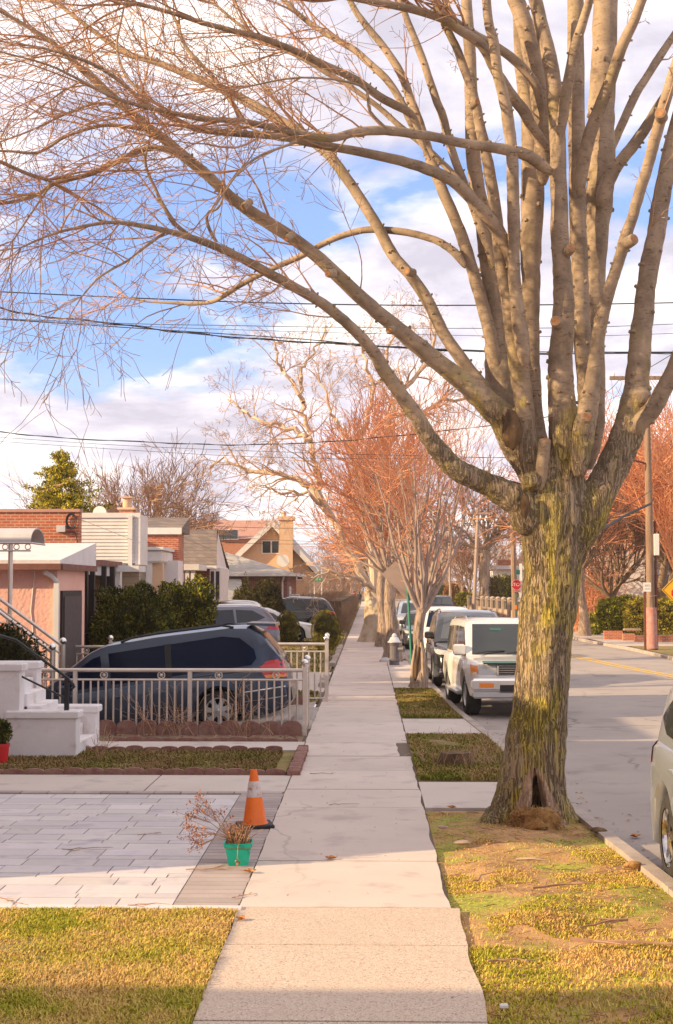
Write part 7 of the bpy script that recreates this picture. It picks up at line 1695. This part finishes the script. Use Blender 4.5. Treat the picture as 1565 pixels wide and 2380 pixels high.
# far wood line closing the street
for i, (x0, x1, D, h_, lab) in enumerate(((-60, -16, 190, 9, 'distant leafless wood on the left horizon'), (-10, 14, 260, 13, 'distant leafless wood closing the street'), (14, 34, 150, 10.5, 'distant leafless wood on the right behind the poles'), (24, 60, 100, 9, 'leafless wood behind the white house'))):
    mb = MB()
    for _ in range(520 if i != 0 else 400):
        x = rr_.uniform(x0, x1); y = D+rr_.uniform(-12, 12); hh = h_*rr_.uniform(.35, 1)*(.75+.35*NZ.noise(V((x*.15, i, 0))))
        if i == 1 and -1.2 < x < .9: continue
        if i == 1 and 2 < x < 9: hh *= .6; y = D+30
        p = V((x, y, 0)); n_ = 3
        shoot(mb, p, V((rr_.gauss(0, .12), 0, 1)).normalized(), hh, .06 if D > 120 else .04, 2, rr_, up=.2, wander=.16, kids=7, seg=1.2, minr=.022 if D > 120 else .016, ratio=.42)
    o = mb.build('far_wood', m_pinkt); tag(o, lab, 'wood', kind='stuff'); print('wood', len(mb.v))
# behind the houses on the left
D = 72; c = W(350, 1210, D); bare_tree('round_bare_tree', 'broad round bare tree with pinkish twigs behind the white siding house', (c.x, D, 0), 8.4, .26, None, rr_, (m_dkb, m_pinkt), m_dkb, None, .33, (0, 0), 11, 1.25, 3, 8, .013, .4, .08, .6, .2, .52)
D = 88; c = W(240, 1300, D); bare_tree('faint_bare_tree', 'thin pale bare tree behind the conifer', (W(160, 1200, D).x, D, 0), 9.5, .14, None, rr_, (m_pinkt, m_pinkt), m_pinkt, None, .35, (0, 0), 8, .7, 2, 8, .013, .5, .2, .6)
# conifer
D = 58; cx = W(142, 1180, D).x; zt_ = W(142, 1047, D).z; t = thing('conifer', 'bushy yellow green conifer rising behind the orange brick wall', 'tree', (cx, D, 0))
o = MB(); o.tube([(0, 0, 0), (0, 0, zt_*.96)], [.22, .03], 8); o.build('trunk', m_dkb, t)
mb = MB(); rr_ = random.Random(55); CC = [(.50, .42, .04), (.62, .50, .05), (.26, .23, .03), (.08, .08, .02)]
for k in range(230):
    f = rr_.random()**.75; z = lerp(zt_-.1, 3.0, f); rmax = (.15+3.1*f)*(1.25 if rr_.random() < .25 else .75); a = rr_.uniform(0, 2*PI)
    e_ = V((math.cos(a)*rmax, math.sin(a)*rmax, z+.15*rmax)); s0 = V((0, 0, z-.1))
    for m_ in range(9):
        p0_ = s0.lerp(e_, lerp(.35, 1, m_/8)); r0_ = .20*(1.1-m_/16)
        for _ in range(20):
            p = p0_+V((rr_.gauss(0, r0_*.6), rr_.gauss(0, r0_*.6), rr_.gauss(0, r0_*.45))); d = V((rr_.gauss(0, .6), rr_.gauss(0, .6), rr_.gauss(.5, .5))).normalized()*rr_.uniform(.06, .15); w_ = d.cross(V((rr_.gauss(0, 1), rr_.gauss(0, 1), rr_.gauss(0, 1)))).normalized()*.028
            cc = rr_.choice(CC); mb.add([tuple(p-w_), tuple(p+w_), tuple(p+d)], [(0, 1, 2)], cc)
o = mb.build('foliage', m_leafy, t); o['kind'] = 'stuff'
D = 60; cx = W(225, 1180, D).x; t = thing('conifer', 'lower darker conifer branches right of the tall one', 'tree', (cx, D, 0)); o = MB(); o.tube([(0, 0, 0), (0, 0, 5.2)], [.12, .03], 6); o.build('trunk', m_dkb, t); mb = MB()
for k in range(90):
    z = rr_.uniform(3, 5.6); a = rr_.uniform(0, 2*PI); rmax = .95*(6.4-z)/3; e_ = V((math.cos(a)*rmax, math.sin(a)*rmax, z))
    for _ in range(90):
        p = V((0, 0, z)).lerp(e_, rr_.uniform(.2, 1))+V((rr_.gauss(0, .1), rr_.gauss(0, .1), rr_.gauss(0, .08))); d = V((rr_.gauss(0, .6), rr_.gauss(0, .6), rr_.gauss(.4, .5))).normalized()*.12; w_ = d.cross(V((rr_.gauss(0, 1), 1, rr_.gauss(0, 1)))).normalized()*.026; mb.add([tuple(p-w_), tuple(p+w_), tuple(p+d)], [(0, 1, 2)], rr_.choice(CC[1:]))
o = mb.build('foliage', m_leafy, t); o['kind'] = 'stuff'
# dead climber stems in front of the fence
for xx, yy, lab in ((-1.9, 22.1, 'dry thorny stems growing at the right half of the first fence'), (-3.2, 22.1, 'dry thorny stems growing at the middle of the first fence'), (W(238, 1740, 19.1).x, 19.05, 'little dry plant in a broken clay piece before the white steps')):
    mb = MB()
    for _ in range(16 if yy > 20 else 7): shoot(mb, V((rr_.gauss(0, .28 if yy > 20 else .05), 0, 0)), V((rr_.gauss(0, .4), rr_.gauss(0, .1), 1)).normalized(), rr_.uniform(.4, .85) if yy > 20 else .35, .006, 1, rr_, up=.05, wander=.4, kids=5, seg=.08, minr=.003)
    o = mb.build('dry_plant', m_twig); o.location = (xx, yy, Z0); tag(o, lab, 'dry plant')
# ---- grass
def blades(name, label, n, sampler, hgt, cols, wid=.006, dens=None):
    mb = MB(); rr_ = random.Random(name+label)
    for _ in range(n):
        r = sampler(rr_)
        if r is None: continue
        x, y, z, k = r; h_ = hgt*rr_.uniform(.4, 1.25)*k; a = rr_.uniform(0, 2*PI); ln = rr_.uniform(.25, 1.5); dx, dy = math.cos(a)*h_*ln, math.sin(a)*h_*ln; w_ = wid*rr_.uniform(.7, 1.3); px, py = -math.sin(a)*w_, math.cos(a)*w_
        g_ = NZ.noise(V((x*1.6, y*1.6, 4)))+.6*NZ.noise(V((x*5, y*5, 9)))+rr_.gauss(0, .35); c = cols[0] if g_ > .34 else cols[1] if g_ > -.15 else cols[2]; q = rr_.uniform(.8, 1.15); c = (c[0]*q, c[1]*q, c[2]*q)
        mb.add([(x-px, y-py, z), (x+px, y+py, z), (x+dx*.5-px*.6, y+dy*.5-py*.6, z+h_*.75), (x+dx*.5+px*.6, y+dy*.5+py*.6, z+h_*.75), (x+dx, y+dy, z+h_*.9)], [(0, 1, 3, 2), (2, 3, 4)], c)
    tag(mb.build(name, m_leafy2), label, 'grass', kind='stuff')
GR = [(.38, .36, .035), (.62, .47, .10), (.66, .43, .16)]
dep = bpy.context.evaluated_depsgraph_get()
def vz(xx, yy, hump=.10): 
    y0, y1 = 3.0, 14.98; nx = 1; u = (xx-XR)/(kx(yy)-.13-XR); v_ = (yy-y0)/(y1-y0)
    s_ = min(1, 4*min(u, 1-u))*min(1, 5*min(v_, 1-v_)+.1); return Z0-.035+s_*(hump*(.4+.9*NZ.noise(V((xx*1.3, yy*1.3, 3))))+.015*NZ.noise(V((xx*6, yy*6, 1))))
def s_verge(r):
    y = r.uniform(6.5, 14.8); x = r.uniform(XR+.02, kx(y)-.16); d = math.hypot(x-troot.x, (y-troot.y))
    if d < .55 or (d < 1.1 and r.random() < .8): return None
    g_ = NZ.noise(V((x*1.1, y*1.1, 7)))+.4*NZ.noise(V((x*3, y*3, 2)))
    if y > 9.3 and g_ < .10 and r.random() < .93: return None
    if g_ < -.3 and r.random() < .6: return None
    return x, y, vz(x, y), .6 if y > 10 else 1
blades('grass', 'patchy straw and green grass on the verge by the big tree', 125000, s_verge, .026, GR, .0040)
def s_lawn(r):
    y = r.uniform(6.8, YD0-.03); x = r.uniform(-3.2, XL-.01+r.gauss(0, .01)); return x, y, Z0-.0, 1+.5*NZ.noise(V((x*3, y*3, 5)))
blades('grass', 'straw and green grass of the near left lawn', 125000, s_lawn, .030, GR, .0040)
def s_bed(r): return r.uniform(-6.2, XL-.25), r.uniform(17.7, 20.1), Z0-.01, 1
blades('grass', 'dull brown green grass of the scallop edged lawn', 26000, s_bed, .04, [(.17, .15, .03), (.24, .17, .06), (.27, .17, .08)], .009)
def s_v2(r):
    y = r.choice((r.uniform(17.1, 22.3), r.uniform(25.2, 32.3))); x = r.uniform(XR+.03, kx(y)-.16)
    return x, y, Z0+.0, 1
blades('grass', 'grass of the verge strips with the stump and the split tree', 42000, s_v2, .045, [(.16, .17, .02), (.28, .23, .05), (.36, .24, .10)], .010)
def s_yard(r): return r.choice((r.uniform(-7, -1.1),)), r.choice((r.uniform(29.3, 31.5), r.uniform(39.2, 70))), .04, 1.2
blades('grass', 'grass of the yards beyond the fences', 22000, s_yard, .06, [(.12, .13, .015), (.18, .15, .03), (.2, .15, .05)], .016)
# leaf and twig litter on the verge
mb = MB(); rr_ = random.Random(60)
for _ in range(900):
    y = rr_.uniform(6.8, 14.8); x = rr_.uniform(XR+.03, kx(y)-.16); a = rr_.uniform(0, PI); L = rr_.uniform(.03, .16)
    z = vz(x, y)+.012; mb.tube([(x, y, z), (x+math.cos(a)*L*.5+rr_.gauss(0, .01), y+math.sin(a)*L*.5, z+.008), (x+math.cos(a)*L, y+math.sin(a)*L, z)], [.0028, .0025, .0015], 3, False)
for _ in range(260):
    y = rr_.choice((rr_.uniform(21.45, 22.2), rr_.uniform(17.3, 19.4))); x = rr_.uniform(-4, -1.05) if y > 20 else rr_.uniform(XR+.1, 1.8); z = Z0+.01; a = rr_.uniform(0, 6); q = V((x, y, z)); u = V((math.cos(a), math.sin(a), .3))*.03; v_ = V((-math.sin(a), math.cos(a), .4))*.02; mb.add([tuple(q-u), tuple(q+v_), tuple(q+u), tuple(q-v_)], [(0, 1, 2, 3)])
for _ in range(160):
    y = rr_.uniform(7, 24); x = rr_.uniform(XL+.05, XR-.05); z = Z0+.008; a = rr_.uniform(0, 6); q = V((x, y, z)); k = rr_.uniform(.004, .016); u = V((math.cos(a), math.sin(a), .2))*k; v_ = V((-math.sin(a), math.cos(a), .3))*k*.5; mb.add([tuple(q-u), tuple(q+v_), tuple(q+u), tuple(q-v_)], [(0, 1, 2, 3)])
for _ in range(420):
    y = rr_.uniform(8, 42); x = kx(y)+abs(rr_.gauss(0, .22))+.02; z = .0; a = rr_.uniform(0, 6); q = V((x, y, z)); k = rr_.uniform(.008, .03); u = V((math.cos(a), math.sin(a), .2))*k; v_ = V((-math.sin(a), math.cos(a), .3))*k*.6; mb.add([tuple(q-u), tuple(q+v_), tuple(q+u), tuple(q-v_)], [(0, 1, 2, 3)])
tag(mb.build('twig_litter', m_stick), 'scattered dry twig litter on the soil of the verge', 'litter', kind='stuff')
# shadow casting neighbours, outside the left edge of the picture
plain_house('neighbour_house', 'brick house beside the paved driveway, just outside the left edge', 9.75, 17.9, -7.4, 4.45)
plain_house('neighbour_house', 'brick house behind the white steps, just outside the left edge', 18.2, 24.0, -8.2, 4.7)
plain_house('neighbour_house', 'brick house next to the near lawn, left of the camera', -14, 4.05, -7.4, 4.4)

hz_m = bpy.data.materials.new('haze_air'); hz_m.use_nodes = True; hn = hz_m.node_tree
for n_ in list(hn.nodes):
    if n_.type == 'BSDF_PRINCIPLED': hn.nodes.remove(n_)
pv = hn.nodes.new('ShaderNodeVolumePrincipled'); pv.inputs['Density'].default_value = .00035; pv.inputs['Color'].default_value = (1, .93, .86, 1); pv.inputs['Anisotropy'].default_value = .2
hn.links.new(pv.outputs[0], [n_ for n_ in hn.nodes if n_.type == 'OUTPUT_MATERIAL'][0].inputs['Volume'])
mb = MB(); mb.box(-420, 420, -80, 920, -2.6, 24); o = mb.build('haze', hz_m); o['kind'] = 'stuff'; o['label'] = 'thin warm haze in the air over the street'; o['category'] = 'haze'
